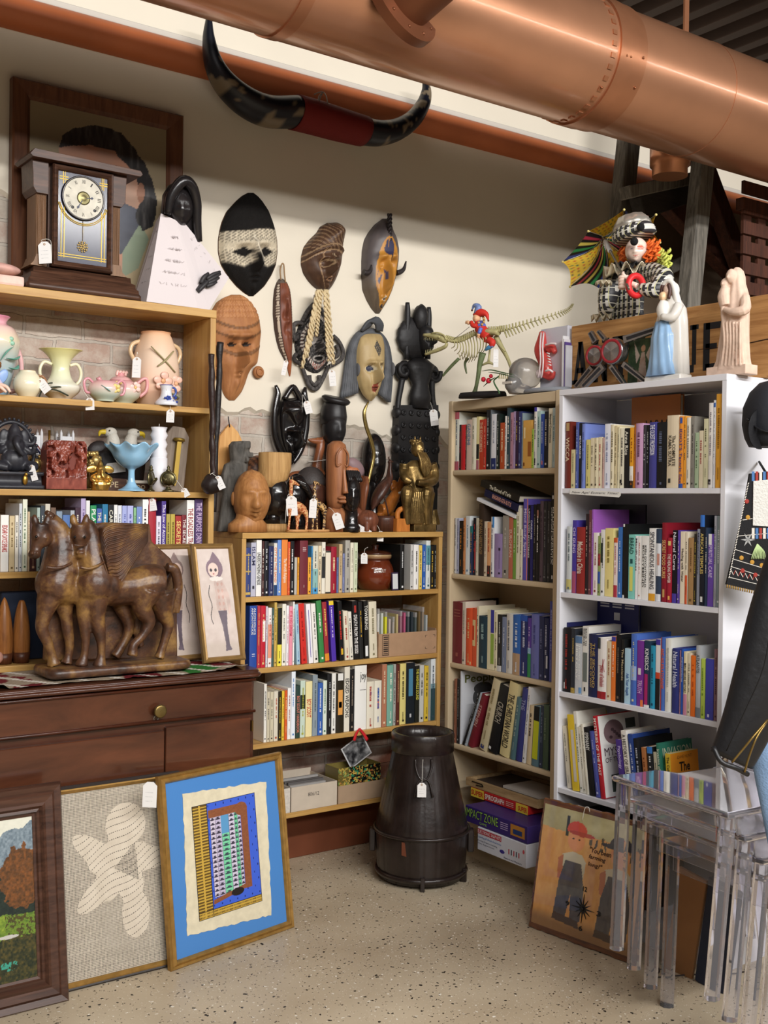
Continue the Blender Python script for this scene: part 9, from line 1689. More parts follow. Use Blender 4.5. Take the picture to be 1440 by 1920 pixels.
mk('panel',picture(-.06,.062,0,sh,0,pt_saint,70,100,.006),painted(.5,.3),t,rot=(-.04,0,0))
def statue(name,label,c_l,c_r,top,X,parts):
 l,r,tp=wall_pt(X)(*c_l),wall_pt(X)(*c_r),wall_pt(X)(*top);cy=(l[1]+r[1])/2;t=thing(name,label,'statue',(X,cy,ZW),-(PI/2),'mother and child statues');W_=abs(l[1]-r[1]);Hh=tp[2]-ZW
 parts(t,W_,Hh,lambda x,y,s=0:(-(wall_pt(X+s)(x,y)[1]-cy),s,wall_pt(X+s)(x,y)[2]-ZW));return t
def mad1(t,W_,H_,e):
 wh=mat((226,222,214),.35,coat=.3);bl=mat((150,186,222),.35,coat=.3);sk_=mat((226,196,180),.4);hr=mat((70,44,40),.5);fd=lambda t_,q:1+.07*sin(q*8+t_*3)*(1-t_)
 mk('base',MB().box(-W_/2,W_/2,-.03,.03,0,.022),wh,t,bevel=.004)
 mk('white_cloak',MB().loft([(.004,.008,.0225,W_*.46,.036),(.006,.008,H_*.3,W_*.43,.036),(.008,.006,H_*.6,W_*.40,.036),(.012,.004,H_*.72,W_*.34,.032),(.012,.004,H_*.8,W_*.2,.026),(.008,.004,H_*.85,W_*.15,.024)],n=48,fold=fd),wh,t)
 mk('blue_skirt',MB().loft([(-.012,-.012,.0225,W_*.42,.032),(-.008,-.014,H_*.2,W_*.33,.032),(-.004,-.016,H_*.45,W_*.28,.032),(-.002,-.014,H_*.6,W_*.22,.026)],n=60,fold=lambda t_,q:1+.10*sin(q*10+t_*4)),bl,t)
 hc_=e(800,598,-.012);hd=MB();hd.ell((0,0,0),(.017,.019,.024),n=28,fn=headfn());mk('head',hd,sk_,t,loc=hc_,rot=(.1,0,.6));mb=MB();[mb.tube([(hc_[0]+s*.012,-.026,hc_[2]+.018),(hc_[0]+s*.018,-.026,hc_[2]-.005),(hc_[0]+s*.016,-.03,hc_[2]-.032)],.0055,n=8)for s in(-1,1)];mk('hair',mb,hr,t)
 vl=MB();vl.tube([(hc_[0]-.024,-.008,hc_[2]-.02),(hc_[0]-.02,-.016,hc_[2]+.014),(hc_[0],-.014,hc_[2]+.029),(hc_[0]+.02,-.012,hc_[2]+.014),(hc_[0]+.028,-.006,hc_[2]-.026),(hc_[0]+.034,0,hc_[2]-.06)],[.008,.009,.009,.010,.012,.014],n=10);vl.ell((hc_[0],.008,hc_[2]),(.025,.02,.03));mk('veil',vl,wh,t)
 cc_=e(765,640,-.03);hd=MB();hd.ell((0,0,0),(.013,.014,.016),n=24,fn=headfn(hair=.06));mk('child_head',hd,mat((226,190,150),.4),t,loc=cc_,rot=(0,0,.5));mk('child_robe',MB().tube([(cc_[0],-.026,cc_[2]-.012),(cc_[0]+.002,-.03,cc_[2]-.04),(cc_[0]+.01,-.03,cc_[2]-.075)],[.012,.022,.02],n=16),wh,t);mk('arm',MB().tube([(cc_[0]+.05,-.01,cc_[2]-.03),(cc_[0]+.045,-.034,cc_[2]-.07),(cc_[0]+.012,-.05,cc_[2]-.068)],[.016,.016,.010],n=10),wh,t)
statue('painted_statue','painted statue of a woman in white and blue robes holding a fair child',(680,1185),(915,1160),(800,545),2.895,mad1)
def mad2(t,W_,H_,e):
 tc_=mat((214,186,166),.7,var=.12,vscale=30,bump=.3,bscale=60);mb=MB();mb.box(-W_/2,W_/2,-.03,.03,0,.03)
 mb.loft([(.0,0,.02,W_*.46,.032),(.006,0,H_*.15,W_*.38,.034),(.010,0,H_*.4,W_*.31,.034),(.012,0,H_*.62,W_*.29,.034),(.014,0,H_*.75,W_*.25,.03),(.016,.002,H_*.84,W_*.16,.024),(.016,.004,H_*.9,W_*.14,.023),(.014,.004,H_*.96,W_*.11,.02),(.012,.004,H_*.995,W_*.05,.01)],n=64,fold=lambda t_,q:1+.07*sin(q*9+t_*4)*(1-.6*t_))
 hc_=e(1205,510,-.02);hd=MB();hd.ell(hc_,(.016,.018,.024),n=28,fn=headfn(nose=.25));mb.add(hd.v,hd.f,0,True);cc_=e(1165,555,-.026);hd=MB();hd.ell(cc_,(.013,.015,.017),n=24,fn=headfn(nose=.25));mb.add(hd.v,hd.f,0,True);mb.tube([(cc_[0]+.002,-.026,cc_[2]-.012),(cc_[0]+.0,-.03,cc_[2]-.04),(cc_[0]+.006,-.03,cc_[2]-.07)],[.014,.02,.018],n=14);mb.tube([e(1290,640,-.0),e(1290,720,-.03),e(1220,735,-.045),e(1160,720,-.045)],[.016,.017,.012,.008],n=10);mb.tube([e(1150,700,-.036),e(1150,780,-.034),e(1160,880,-.032)],[.008,.006,.005],n=8)
 for k in range(6):mb.tube([e(1150+22*k,800,-.034),e(1160+20*k,930,-.038),e(1140+24*k,1080,-.03)],[.004,.005,.004],n=6)
 mk('figure',mb,tc_,t,voxel=.0021,smooth=1)
statue('plaster_statue','unpainted pinkish plaster statue of a veiled woman holding a child, at the right',(1080,1140),(1335,1140),(1215,452),2.895,mad2)
XC=3.085;cl0=wall_pt(XC)(570,800);cl=thing('clown_doll','porcelain clown doll in black and white plaid with orange hair, holding an open umbrella','doll',(XC,cl0[1],ZW),-(PI/2)-.0)
def kq(x,y,s=0):p=wall_pt(XC+s)(x,y);return(-(p[1]-cl0[1]),s,p[2]-ZW)
def plaid_mat():
 m=bpy.data.materials.new('plaid_cloth');m.use_nodes=True;nt=m.node_tree;b=nt.nodes['Principled BSDF'];L=nt.links;tc=nt.nodes.new('ShaderNodeTexCoord');sx=nt.nodes.new('ShaderNodeSeparateXYZ');L.new(tc.outputs['Object'],sx.inputs[0]);col=None;last=(.62,.60,.56,1)
 for ax,f,ph,th,c in((0,300,0,.1,(.015,.015,.018,1)),(2,230,0,.72,(.03,.03,.035,1)),(0,300,2.1,.93,(.5,.48,.22,1)),(2,230,2.6,.95,(.6,.58,.5,1))):
  q=nt.nodes.new('ShaderNodeMath');q.operation='MULTIPLY_ADD';q.inputs[1].default_value=f;q.inputs[2].default_value=ph;L.new(sx.outputs[ax],q.inputs[0]);s_=nt.nodes.new('ShaderNodeMath');s_.operation='SINE';L.new(q.outputs[0],s_.inputs[0]);g=nt.nodes.new('ShaderNodeMath');g.operation='GREATER_THAN';g.inputs[1].default_value=th;L.new(s_.outputs[0],g.inputs[0])
  mx=nt.nodes.new('ShaderNodeMixRGB');mx.inputs[2].default_value=c;mx.inputs[1].default_value=last;L.new(g.outputs[0],mx.inputs[0]);
  if col:L.new(col,mx.inputs[1])
  col=mx.outputs[0]
 L.new(col,b.inputs['Base Color']);b.inputs['Roughness'].default_value=.5;return m
PLD=plaid_mat()
def plaid_mesh(name,mb,par=None):return mk(name,mb,PLD,par or cl)
def fine(pts,rad,n=36,sm=16):return MB().tube(pts,rad,n=n,sm=sm)
d7=3.7/F/3.4286
body=MB().tube([kq(540,1160),kq(540,900),kq(530,760),kq(545,600),kq(570,500),kq(580,430)],[.09,.10,150*d7,140*d7,120*d7,60*d7],n=40,sm=8,flat=.42,up=(0,1,0));plaid_mesh('body',body)
plaid_mesh('sleeve',fine([kq(660,470,-.02),kq(760,520,-.05),kq(720,590,-.10),kq(620,590,-.13)],[70*d7,76*d7,60*d7,38*d7]));plaid_mesh('sleeve',fine([kq(470,480,-.02),kq(420,600,-.05),kq(400,700,-.06),kq(375,735,-.05)],[66*d7,74*d7,60*d7,34*d7]))
por=mat((234,206,190),.25,coat=.3);hd=MB();fh=headfn(nose=.16,lips=.05,cheek=.05,chin=.06);hc_=kq(595,345,-.045)
def fcol(d):
 az=atan2(d[0],-d[1]);e_=d[2];c=lin((236,212,198))
 if G(az,e_,-.45,.12,.34,.16)>.35 or G(az,e_,.45,.12,.34,.16)>.35:c=lin((236,120,96))if az>0 else lin((226,200,190))
 if G(az,e_,-.36,.07,.13,.05)>.4 or G(az,e_,.36,.07,.13,.05)>.4:c=lin((70,80,110))
 if G(az,e_,0,-.46,.24,.05)>.45:c=lin((206,120,110))
 return c
hd.ell((0,0,0),(78*d7,80*d7,92*d7),n=64,fn=fh,col=fcol);mk('head',hd,painted(.25,.5,coat=.3),cl,loc=hc_,rot=(.05,0,.62))
R=random.Random(12)
def curls(cx,cy,n_,r,c,nm):
 mb=MB()
 for _ in range(n_):
  x,y=R.gauss(cx[0],cx[1]),R.gauss(cy[0],cy[1]);b=NA(kq(x,y,R.uniform(-.05,.02)));P=[tuple(b+NA([.012*sin(q*2.2),.008*cos(q*2.2),-.010*q]))for q in range(5)];mb.tube(P,r,n=6,sm=2)
 mk(nm,mb,mat(c,.7),cl)
curls((690,22),(300,40),46,.0042,(238,112,44),'orange_hair');curls((510,10),(345,20),16,.004,(238,120,50),'orange_hair');curls((770,24),(385,40),44,.004,(196,202,96),'green_hair')
gld=mat((206,196,170),.3,metal=.5,bump=.3,bscale=40)
def ruff(c,rx,ry,n_,amp,nm,m,s0=-.03):
 mb=MB();P=[]
 for f in(0,.5,1):P.append([(c[0]+(rx*(.45+.55*f))*cos(a),s0+ry*(.45+.55*f)*sin(a)*1.0,c[2]+amp*f*sin(a*n_)-.012*f)for a in LS(0,2*PI,120,endpoint=False)])
 P+=[[(p[0],p[1],p[2]-.003)for p in P[-1]],[(p[0],p[1],p[2]-.003)for p in P[0]]];mb.grid(P,0,True,cu=True,cv=True);mk(nm,mb,m,cl)
ruff(kq(595,470,0),190*d7,.10,11,.022,'gold_collar',gld);ruff(kq(600,440,0),110*d7,.075,14,.012,'black_ruff',mat((24,23,25),.6),-.04)
ht=MB();ht.loft([(0,0,0,.066,.064),(0,0,.010,.080,.078),(0,0,.03,.078,.076),(0,0,.045,.066,.066),(0,0,.06,.04,.04)],n=60);mk('plaid_hat',ht,PLD,cl,loc=tuple(NA(kq(585,272,-.03))),rot=(.12,-.18,0));
mk('silver_crown',MB().loft([(0,0,.036,.066,.066),(0,0,.06,.066,.066),(0,0,.085,.045,.045),(0,0,.094,.01,.01)],n=32,fold=lambda t_,q:1+.05*sin(q*9)),mat((176,170,160),.3,metal=.6),cl,loc=tuple(NA(kq(585,272,-.03))),rot=(.12,-.18,0))
for x,y,s,r in((580,284,-.11,27),(621,192,-.09,27)):mk('pompom',MB().ell(kq(x,y,s),r*d7,n=20,fn=lambda d:1+.05*sin(d[0]*30)*sin(d[2]*30)),mat((20,20,22),.9,bump=1,bscale=200),cl)
mb=MB();bc=NA(kq(590,568,-.145));mb.tube([tuple(bc+NA([.006*cos(a)+.008*sin(a)*0,.03*cos(a),.034*sin(a)]))for a in LS(0,2*PI,24)],.011,n=10,sm=1,cap=False);mk('red_bangle',mb,mat((206,40,44),.4),cl)
hn=MB();wr0=NA(kq(560,555,-.15));pc_=NA(kq(530,540,-.155));hn.tube([tuple(NA(kq(600,570,-.14))),tuple(wr0),tuple(pc_)],[.013,.013,.018],n=12,flat=.8)
for k in range(4):b=NA(kq(520,515+20*k,-.16));hn.tube([tuple(b+NA([.012,.004,0])),tuple(b+NA([-.006,-.012,.001])),tuple(b+NA([-.018,-.004,-.002])),tuple(b+NA([-.012,.012,-.004]))],[.0072,.0068,.006,.0045],n=8)
hn.tube([tuple(pc_+NA([.006,-.006,.008])),tuple(pc_+NA([-.004,-.012,.022])),tuple(pc_+NA([-.012,-.004,.032]))],[.0075,.0065,.005],n=8);mk('hand',hn,por,cl)
ruff(tuple(NA(kq(545,560,0))),.03,.03,9,.006,'gold_cuff',gld,-.13);ruff(tuple(NA(kq(370,750,-.05))),.045,.03,9,.010,'gold_cuff',gld,-.05)
um=thing('toy_umbrella','open toy umbrella with yellow dotted and black striped panels held by the clown doll','umbrella',(XC,cl0[1],ZW),-(PI/2))
tips=[(120,415),(285,218),(515,80),(720,112),(745,290),(600,500),(362,590),(168,575)];ts=[.0,.01,.02,.03,.03,.02,.02,.01]
apex=NA(kq(375,262,.08));T_=[NA(kq(x,y,s))for(x,y),s in zip(tips,ts)];mb=MB();NU,NV_=28,26
for k in range(8):
 A,B=T_[k],T_[(k+1)%8];P=[];Cc=[]
 for j in range(NV_):
  f=j/(NV_-1);row=[];cr=[]
  for i in range(NU):
   u=i/(NU-1);q=apex+((A*(1-u)+B*u)-apex)*f;q=q+NA([0,.05*sin(PI*f)*.8,0])*1.0;q=q-((A+B)/2-apex)*.09*f*sin(PI*u)*f;row.append(tuple(q))
   if k%2==0 and k!=99:
    st=(u-.5)*f;z=int(math.floor(u*9+.5));c=(22,22,24);
    if f>.05:c={1:(52,70,140),3:(50,140,80),5:(206,190,90),7:(170,50,70)}.get(z,c)
   else:
    c=(222,184,52);gx,gy=u*f*9,f*9;
    if hypot((gx%1)-.5-.2*sin(gy*3.1),(gy%1)-.5)<.24:c=[(196,76,40),(60,110,70),(150,100,40)][int(gx+2*gy)%3]
   cr.append(lin(c))
  P.append(row);Cc.append(cr)
 mb2=MB().grid(P,0,True,col=Cc);back=[[(p[0],p[1]+.0012,p[2])for p in r]for r in P];mb2.grid(back[::-1],0,True,col=Cc[::-1]);mk('canopy_panel',mb2,painted(.6,.3),um)
rb=MB();hub=NA(kq(395,285,-.005))
for A in T_:rb.tube([tuple(apex),tuple(apex+(A-apex)*.5+NA([0,.035,0])),tuple(A)],.0014,n=6);rb.tube([tuple(hub+NA([0,-.0,0])),tuple(apex+(A-apex)*.5+NA([0,.03,0]))],.0011,n=6,sm=1)
mk('ribs',rb,mat((176,174,170),.3,metal=.8),um);[mk('tip',MB().ell(tuple(A),.005,n=8),mat((206,190,120),.4),um)for A in T_]
mk('shaft',MB().tube([tuple(apex),tuple(hub),kq(455,400,-.10),kq(520,525,-.165),kq(545,590,-.20)],[.004,.006,.0042,.0042,.004],n=10,sm=1),mat((120,112,100),.3,metal=.7),um);mk('runner',MB().tube([tuple(hub),tuple(NA(kq(425,345,-.055)))],[.009,.0085],n=12,sm=1),mat((222,222,222),.4),um)
# == FLOOR: CASK, CLEAR CHAIRS, PICTURE
cx_,cy_=2.618,3.352;ckk=thing('wooden_cask','dark oiled wooden stave cask with tapering neck standing in the corner','cask',(cx_,cy_,0),RC)
dkw=mat((34,24,21),.34,spec=.5,coat=.25,bump=.5,bscale=24,var=.35,vscale=14)
stv=lambda t_,q:1-.008*(abs(sin(q*10))**.08<.78)-.006*max(0,1-abs(((q*20/(2*PI))%1)-.0)*16)
prof=[(.160,.012),(.168,.05),(.173,.12),(.176,.185),(.172,.22),(.160,.27),(.140,.36),(.121,.45),(.116,.475),(.116,.535),(.117,.552),(.104,.553),(.101,.52),(.098,.38),(.098,.3),(.0005,.3)]
mk('staves',MB().loft([(0,0,z,r,r)for r,z in prof],n=160,fold=lambda t_,q:1-.010*exp(-((((q*20/(2*PI)+.5)%1)-.5)/.05)**2)),dkw,ckk)
for z,r,w_ in((.19,.180,.008),(.035,.168,.012)):
 mk('hoop',MB().tube([(r*cos(a),r*sin(a),z)for a in LS(0,2*PI,64)],w_*.8,n=8,sm=1,cap=False),dkw,ckk)
mk('rim_band',MB().loft([(0,0,.482,.1165,.1165),(0,0,.484,.1195,.1195),(0,0,.545,.1195,.1195),(0,0,.5535,.116,.116)],n=80,cap=False),dkw,ckk)
for s in(-1,1):mk('side_lug',MB().box(s*.186-.012,s*.186+.012,-.02,.02,.10,.185),dkw,ckk,bevel=.004)
for a in(-PI/2,-PI/2+1.25,PI*.9):mk('foot',MB().box(-.008,.008,-.012,.012,0,.05,M=Tr(.166*cos(a),.166*sin(a),0)@Rz(a+PI/2)),dkw,ckk,bevel=.002)
mb=MB();mb.tube([(-.03,-.120,.475),(-.028,-.129,.44),(-.012,-.138,.405),(.012,-.138,.405),(.028,-.129,.44),(.03,-.120,.475)],.0035,n=8);mb.tube([(-.034,-.15,.34),(-.022,-.139,.39),(0,-.137,.405),(.022,-.139,.39),(.034,-.15,.34)],.0035,n=8);mk('carved_cord',mb,dkw,ckk)
mk('repair_patch',MB().prism([(-.078,.13),(-.06,.125),(-.058,.175),(-.078,.178)],-.1625,-.155),mat((96,48,26),.5),ckk)
price_tag('white price tag on a long string down the front of the dark cask',(791,1468),(cx_-.095,cy_-.16,.4),27,0,[(792,1440),(793,1424)],wr=.62)
clear=bpy.data.materials.new('clear_plastic');clear.use_nodes=True;b=clear.node_tree.nodes['Principled BSDF'];b.inputs['Base Color'].default_value=(.94,.93,1,1);b.inputs['Roughness'].default_value=.05;b.inputs['Transmission Weight'].default_value=.9;b.inputs['IOR'].default_value=1.18;b.inputs['Specular IOR Level'].default_value=.6
def octo(mb,p,q,r0,r1):
 P=[]
 for c,r in((p,r0),(q,r1)):P.append([(c[0]+r*cos(a),c[1]+r*sin(a),c[2])for a in LS(PI/8,2*PI+PI/8,8,endpoint=False)])
 o=len(mb.v);mb.grid(P,0,False,cu=True);mb.f+=[tuple(o+i for i in range(8))[::-1],tuple(o+8+i for i in range(8))];mb.m+=[0]*2;mb.s+=[False]*2;return mb
names=['topmost clear plastic chair of the stack','second clear plastic chair from the top of the stack','third clear plastic chair from the top of the stack','lowest clear plastic chair of the stack, standing on the floor']
FL,FR=NA([2.528,2.094,0]),NA([2.488,1.745,0]);mid=(FL+FR)/2;dv=FL-FR;yaw=atan2(dv[1],dv[0])-PI/2
def chair():
 t=thing('clear_chair',names[3],'chair',(mid[0],mid[1],0),yaw,'stacked clear chairs');sw=.19;D=.38
 for s in(-1,1):mk('leg',octo(MB(),(0,s*.175,0),(.030,s*sw,.452),.0205,.0215),clear,t)
 for s in(-1,1):mk('leg',octo(MB(),(D+.09,s*.19,0),(D+.012,s*.189,.452),.017,.018),clear,t)
 mb=MB();mb.loft([(.02+D/2,0,.4545,1,1)],n=4)if False else None
 st=MB();out=[(.008,-.21),(.008,.21),(.165,.205),(.195,.150),(D+.02,.150),(D+.02,-.150),(.195,-.150),(.165,-.205)];P=[]
 for z,g in((.452,0),(.4535,.003),(.466,.003),(.468,0)):
  P.append([(x+(g if x>.1 else-g),y+(g if y>0 else-g),z)for x,y in out])
 o=len(st.v);st.grid(P,0,False,cu=True);st.f+=[tuple(range(o+7,o-1,-1)),tuple(range(o+24,o+32))];st.m+=[0]*2;st.s+=[False]*2;mk('seat',st,clear,t,bevel=.004,seg=2)
 ap=MB();ap.box(.010,.014,-.17,.17,.385,.4515);mk('apron',ap,clear,t);[mk('apron',MB().box(.055,.155,s*.197-.002,s*.197+.002,.403,.4515),clear,t)for s in(-1,1)]
 bk=MB();P=[]
 for j in range(9):
  f=j/8;z=.47+.42*f;wd=.168*(1-.08*f)if f<.8 else.168*(.936)*(1-((f-.8)/.2)**2*.4);x=D+.015+.09*f;P.append([(x-.03*(1-(y_/wd)**2)*0+.02*(abs(y_)/wd)**2*-1,y_,z)for y_ in LS(-wd,wd,15)])
 Q=[[(p[0]+.005,p[1],p[2])for p in r]for r in P];o=len(bk.v);bk.grid(P,0,True);o2=len(bk.v);bk.grid(Q[::-1],0,True);n_=15;ring=[j*n_ for j in range(9)]+[8*n_+i for i in range(1,15)]+[j*n_+14 for j in range(7,-1,-1)]+list(range(13,0,-1));ringb=[o2+(8-(i//n_))*n_+i%n_ for i in ring]
 for i in range(len(ring)):a_,b_=i,(i+1)%len(ring);bk.f.append((ring[a_],ring[b_],ringb[b_],ringb[a_]));bk.m.append(0);bk.s.append(False)
 mk('backrest',bk,clear,t);return t
c0=chair()
for k in range(1,4):
 r=c0.copy();COL.objects.link(r);r.location=(c0.location[0]-.066*k,c0.location[1]+.004*k,.0675*k);r['label']=names[3-k]
 for ch in list(c0.children):c=ch.copy();COL.objects.link(c);c.parent=r
t,W2,H2=lean_frame('wooden_picture','wood slab clock picture of two children in overalls leaning on the bookcases','picture',(989.5,1738),(1190,1812),(1019,1495),0)
R=random.Random(3)
def wavy(n_,a,b):return[tuple(NA(a)+(NA(b)-NA(a))*k/n_+NA([R.uniform(-.003,.003),R.uniform(-.003,.003)]))for k in range(n_)]
pts=wavy(22,(0,0),(W2,0))+wavy(16,(W2,0),(W2,H2))+wavy(22,(W2,H2),(0,H2))+wavy(16,(0,H2),(0,0));mk('slab',MB().prism(pts,0,.02),wood((64,34,18),(112,66,36),'x',6,.25,coat=.5),t,bevel=.004)
def pt_farm(u,v):
 n=fbm(u*7,v*9);n2=fbm(u*30,v*16);c=mix((196,134,70),(220,166,96),n2);c=np.where((v>.80+.05*n)[...,None],mix((150,140,96),(206,196,150),n),c);c=mix(c,rgb((120,84,50)),sm(.16,.05,v)*.8);c=np.where((np.abs(u-.26)<.014)[...,None]&((v>.78)&(v<.95))[...,None],rgb((50,44,36)),c)
 c=np.where(((fbm(u*16,v*9+4)>.6)&(v>.7)&(v<.84))[...,None],rgb((84,74,54)),c)
 def kid(x,top,hat,s,cc):
  nonlocal c
  P=lambda q:[(x+a*s,top-b)for a,b in q];dn=mix((62,58,62),(96,88,84),n2)
  c=np.where(inpoly(u,v,P([(-.12,.30),(-.02,.26),(.07,.27),(.12,.32),(.11,.46),(-.1,.46)]))[...,None],rgb((196,186,160)),c);c=np.where(inpoly(u,v,P([(-.16,.34),(-.11,.30),(-.10,.52),(-.15,.50)]))[...,None],rgb((176,104,66)),c)
  c=np.where(inpoly(u,v,P([(-.085,.34),(.075,.34),(.13,.56),(.12,.80),(.02,.82),(.0,.6),(-.03,.82),(-.15,.78),(-.13,.52)]))[...,None],dn,c);c=np.where(inpoly(u,v,P([(-.15,.78),(.1,.8),(.12,.86),(-.16,.84)]))[...,None],rgb((66,46,34)),c)
  f=np.hypot((u-x)/(.085*s),(v-top+.17)/.085)<1;c=np.where(f[...,None],mix((206,130,84),(230,168,120),n),c)
  for ex in(-.03,.03):c=np.where((np.hypot((u-x-ex*s)/(.012*s),(v-top+.155)/.007)<1)[...,None],rgb((50,32,28)),c)
  h=(np.hypot((u-x)/(.10*s),(v-top+.085)/.075)<1)&(v>top-.11);c=np.where(h[...,None],rgb(hat),c);b=np.hypot((u-x+cc*.05*s)/(.13*s),(v-top+.105)/.02)<1;c=np.where(b[...,None],rgb(hat)*.85,c)
 kid(.36,.93,(196,70,50),1,-1);kid(.80,.90,(44,42,54),1.1,1);return c
mk('printed_scene',picture(.012,W2-.014,.02,H2-.018,-.0012,pt_farm,170,150,.001),painted(.2,.5,coat=.5),t)
dkm=mat((30,28,26),.4);nm=MB();ccx,ccz=W2*.50,H2*.27
for i in range(12):a=2*PI*i/12;L_=.034 if i%3 else.046;nm.prism([(ccx+.006*cos(a+.5),ccz+.006*sin(a+.5)),(ccx+L_*cos(a),ccz+L_*sin(a)),(ccx+.006*cos(a-.5),ccz+.006*sin(a-.5))],-.004,-.0015)
nm.ell((ccx,-.005,ccz),.007,n=10);mk('clock_star',nm,dkm,t)
for s,a in(('12',PI/2),('3',0),('6',-PI/2),('9',PI)):q=MB();q.text(s,ccx+.062*cos(a)-.008,ccx+.062*cos(a)+.008,ccz+.062*sin(a)-.008,ccz+.062*sin(a)+.008,-.003,bold=.03);mk('numeral',q,dkm,t)
tx=MB();
for i,ln in enumerate(('"You been','farming','long?"')):tx.text(ln,W2*.5,W2*(.5+.022*len(ln)),H2*(.69-.055*i),H2*(.73-.055*i),-.002,bold=.02,shear=.15)
mk('lettering',tx,mat((70,40,28),.5),t);mk('hanging_string',MB().tube([(W2*.40,-.002,H2*.9),(W2*.42,-.006,H2*1.0),(W2*.45,-.004,H2*1.01),(W2*.46,-.002,H2*.98)],.0009,n=6),STR,t)
q=onZ(1230,1785,0);t=thing('wooden_board','plain brown board standing behind the clear chairs against the white bookcase','board',(2.735,2.275,0),(0,.16,-(PI/2)));mk('panel',MB().box(0,.105,-.006,.006,0.002,.33),mat((150,106,66),.6,var=.08,vscale=6),t,bevel=.002)
t=thing('portfolio_case','dark blue portfolio leaning behind the clear chairs beside the brown board','portfolio',(2.735,2.155,0),(0,.14,-(PI/2)));mk('case_body',MB().box(0,.11,-.012,.012,.003,.33),mat((34,40,58),.55,bump=.3,bscale=50),t,bevel=.004)
tag(mk('electric_cord',MB().tube([tuple(onZ(x,y,.003))for x,y in((1222,1820),(1232,1812),(1236,1822),(1226,1832),(1262,1830),(1300,1827),(1336,1826),(1400,1822))],.0022,n=8),mat((44,36,32),.5)),'thin black cord lying on the floor under the clear chairs','cord')
# == CLOTHES AT THE RIGHT EDGE
PR=NA([2.80,2.02,1.2]);lea=mat((24,24,27),.42,spec=.5,bump=.35,bscale=45)
def rq(x,y,d=0):return NA(facing(x,y,PR+CF*d))
def local(o,pts):return[tuple(p-o)for p in pts]
o=rq(1450,790);hat=thing('peaked_hat','black peaked cloth hat with leather brim hanging at the right edge','hat',tuple(o),RC)
mb=MB();mb.loft([(0,0,-.075,.066,.07),(0,0,-.05,.078,.085),(0,0,-.01,.086,.092),(0,0,.04,.084,.09),(0,0,.085,.066,.072),(0,0,.112,.04,.045),(0,0,.12,.01,.01)],n=36,fold=lambda t_,q:1+.015*sin(q*5));mk('crown',mb,mat((36,38,44),.75,bump=.3,bscale=60),hat)
mb=MB();P=[]
for a in LS(-.2,PI+.2,24):
 c_,s_=cos(a),sin(a);P.append([(-.055-.04*s_*f+.0*f,-.05-.02*s_*f,.0-.02-.115*(1-c_)*.5*1.0+.07-.02*f+.0)for f in LS(0,1,6)])
Q=[[(p[0],p[1]+.003,p[2])for p in r]for r in P];mb.grid(P,0,True);mb.grid(Q[::-1],0,True);mk('brim',mb,lea,hat);hk=Matrix.Rotation(-RC,4,'Z')@(Vector((2.96,2.141,1.72))-Vector(o));mk('hanging_loop',MB().tube([(0,.05,.09),tuple(hk)],.003,n=6,sm=1),lea,hat);mk('button',MB().ell((-.085,-.035,.0),.006,n=10),lea,hat);mk('strap',MB().tube([(-.086,-.035,.0),(-.06,-.075,-.03),(0,-.095,-.045)],.005,n=8,flat=.4),lea,hat)
o=rq(1425,1000,.03);vs=thing('embroidered_vest','black embroidered vest panel with white knit inset and coin tassel hanging below the cap','vest',tuple(o),RC)
def vq(x,y,d=.03):p=rq(x,y,d)-o;M=Matrix.Rotation(-RC,4,'Z');return tuple(M@Vector(p))
out=[vq(*p)for p in((1406,888),(1475,880),(1475,1120),(1432,1112),(1362,1096),(1378,1030),(1394,960))]
mb=MB().prism([(p[0],p[2])for p in out],0,.012);mk('panel',mb,mat((26,25,27),.9,bump=.5,bscale=200),vs);hk=Matrix.Rotation(-RC,4,'Z')@(Vector((2.98,2.141,1.56))-Vector(o));mk('hanging_strap',MB().tube([(vq(1440,884)[0],.006,vq(1440,884)[2]-.01),tuple(hk)],.004,n=6,sm=1),mat((26,25,27),.9),vs)
kn=[vq(*p)for p in((1412,902),(1475,896),(1475,990),(1411,985))];mk('knit_inset',MB().prism([(p[0],p[2])for p in kn],-.004,0),mat((206,204,198),.9,bump=1,bscale=160),vs)
em=MB();ems=[mat((206,200,190),.8),mat((176,130,50),.8),mat((150,52,44),.8),mat((70,110,160),.8),mat((150,150,148),.6)]
def vline(a,b,w_,m):A,B=NA(vq(*a)),NA(vq(*b));d=(B-A)/np.linalg.norm(B-A);n_=NA([-d[2],0,d[0]])*w_;em.add([tuple(p+NA([0,-.0012-A[1],0])*1)for p in(A-n_,B-n_,B+n_,A+n_)],[(0,1,2,3)],m)
for a,b in(((1392,975),(1440,968)),((1384,1005),(1440,1000)),((1378,1030),(1440,1050)),((1374,1048),(1440,1068)),((1370,1062),(1440,1084)),((1366,1082),(1440,1100))):vline(a,b,.0009,0)
for x in range(1370,1440,9):vline((x,1068+.25*(x-1370)),(x+5,1078+.25*(x-1370)),.0009,0);vline((x+5,1078+.25*(x-1370)),(x+9,1069+.25*(x-1370)),.0009,2)
for y in range(905,1085,5):xx=1406-(y-890)*.205;vline((xx+1,y),(xx-1,y+3.5),.0012,0)
for x,y,m in((1402,970,1),(1400,940,2),(1390,1046,1),(1410,1054,1),(1428,1060,1),(1392,1070,2),(1416,1078,2)):q=vq(x,y);em.ell((q[0],-.001,q[2]),(.007,.001,.007),m,8)
for k in range(9):vline((1412+k*7,884),(1412+k*7,902),.004,(3,2,0)[k%3]);vline((1412+k*7,990),(1412+k*7,1010),.004,(0,3,2)[k%3])
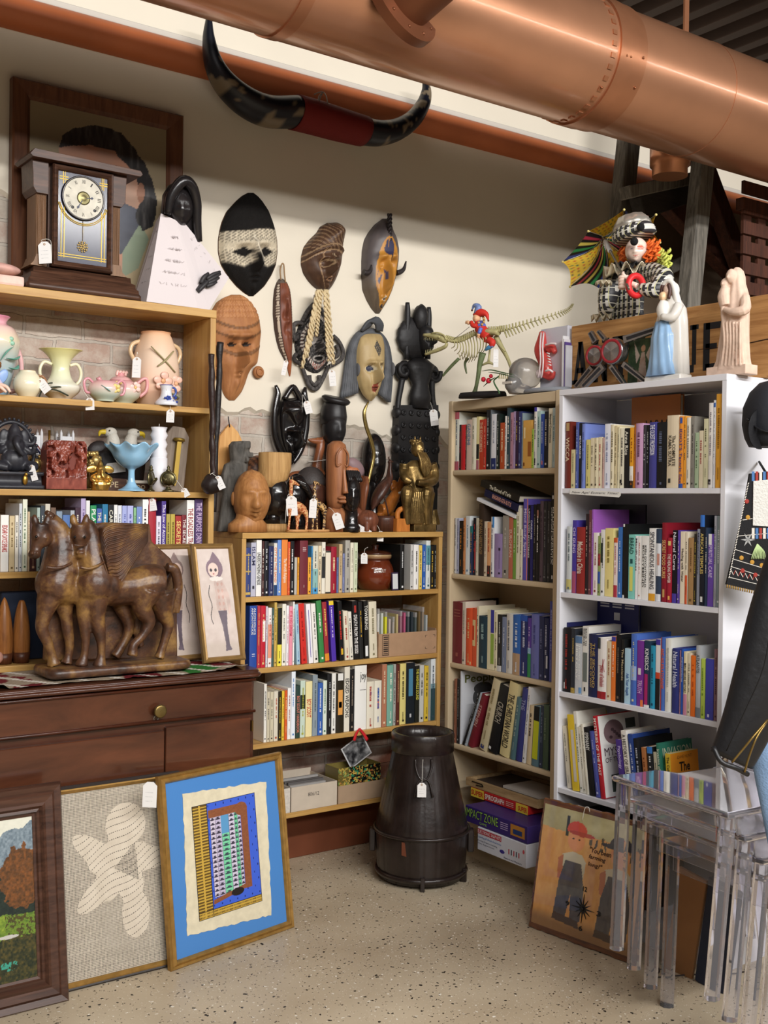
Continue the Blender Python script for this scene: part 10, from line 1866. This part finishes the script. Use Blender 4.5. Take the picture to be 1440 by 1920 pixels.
for a in range(6):q0=vq(1402,1012);an2=a*PI/3;em.add([(q0[0],-.0014,q0[2]),(q0[0]+.008*cos(an2-.4),-.0014,q0[2]+.008*sin(an2-.4)),(q0[0]+.022*cos(an2),-.0014,q0[2]+.022*sin(an2)),(q0[0]+.008*cos(an2+.4),-.0014,q0[2]+.008*sin(an2+.4))],[(0,1,2,3)],4)
mk('embroidery',em,ems,vs);ts_=MB();[ts_.tube([vq(1420,1020),tuple(NA(vq(1412+2.4*k,1034))+NA([0,-.006,0])),tuple(NA(vq(1408+3.2*k,1048))+NA([0,-.004,0]))],.0016,n=6)for k in range(9)];mk('tassel',ts_,mat((176,196,140),.9),vs);fr=MB();[fr.tube([vq(1364+i*4.2,1096+i*.95),vq(1363+i*4.2,1102+i*.95)],.0022,n=5,sm=1)for i in range(18)];mk('gold_fringe',fr,mat((150,116,50),.9),vs)
o=rq(1400,1250,-.62);sl=thing('leather_jacket','black leather jacket sleeve with two open brass zips hanging at the right edge','jacket',tuple(o))
def sq(x,y,d=0):return tuple(rq(x,y,d-.62)-o)
mb=MB().tube([sq(1492,1040),sq(1462,1150),sq(1432,1260),sq(1404,1350),sq(1372,1425)],[.066,.072,.069,.063,.054],n=32,sm=8,flat=.5,up=tuple(CF));
mk('sleeve',mb,lea,sl);mk('cuff_hem',MB().tube([sq(1337,1400,-.06),sq(1352,1428,-.075),sq(1380,1440,-.075),sq(1402,1452,-.06)],.006,n=8),lea,sl)
zp=mat((134,110,60),.35,metal=.8);
for pts in(((1439,1350),(1415,1378),(1392,1406),(1372,1430)),((1437,1354),(1418,1384),(1404,1420),(1396,1448))):mk('zip',MB().tube([sq(*p,-.076+.02*(i in(0,)))for i,p in enumerate(pts)],.0026,n=8),zp,sl)
mk('seam',MB().tube([sq(1448,1150,-.07),sq(1432,1250,-.07),sq(1396,1335,-.066),sq(1362,1408,-.06)],.0014,n=6),mat((14,14,16),.5),sl)
o=rq(1450,1450,-.53);jn=thing('jeans','pale blue denim jeans leg hanging at the right edge below the leather sleeve','jeans',tuple(o));mk('leg',MB().tube([tuple(rq(1455,1330,-.53)-o),tuple(rq(1452,1420,-.53)-o),tuple(rq(1460,1510,-.53)-o),tuple(rq(1476,1600,-.53)-o)],[.052,.054,.044,.042],n=24,flat=.6,up=tuple(CF)),mat((128,158,196),.85,bump=.5,bscale=200,var=.15,vscale=20),jn)
bake()
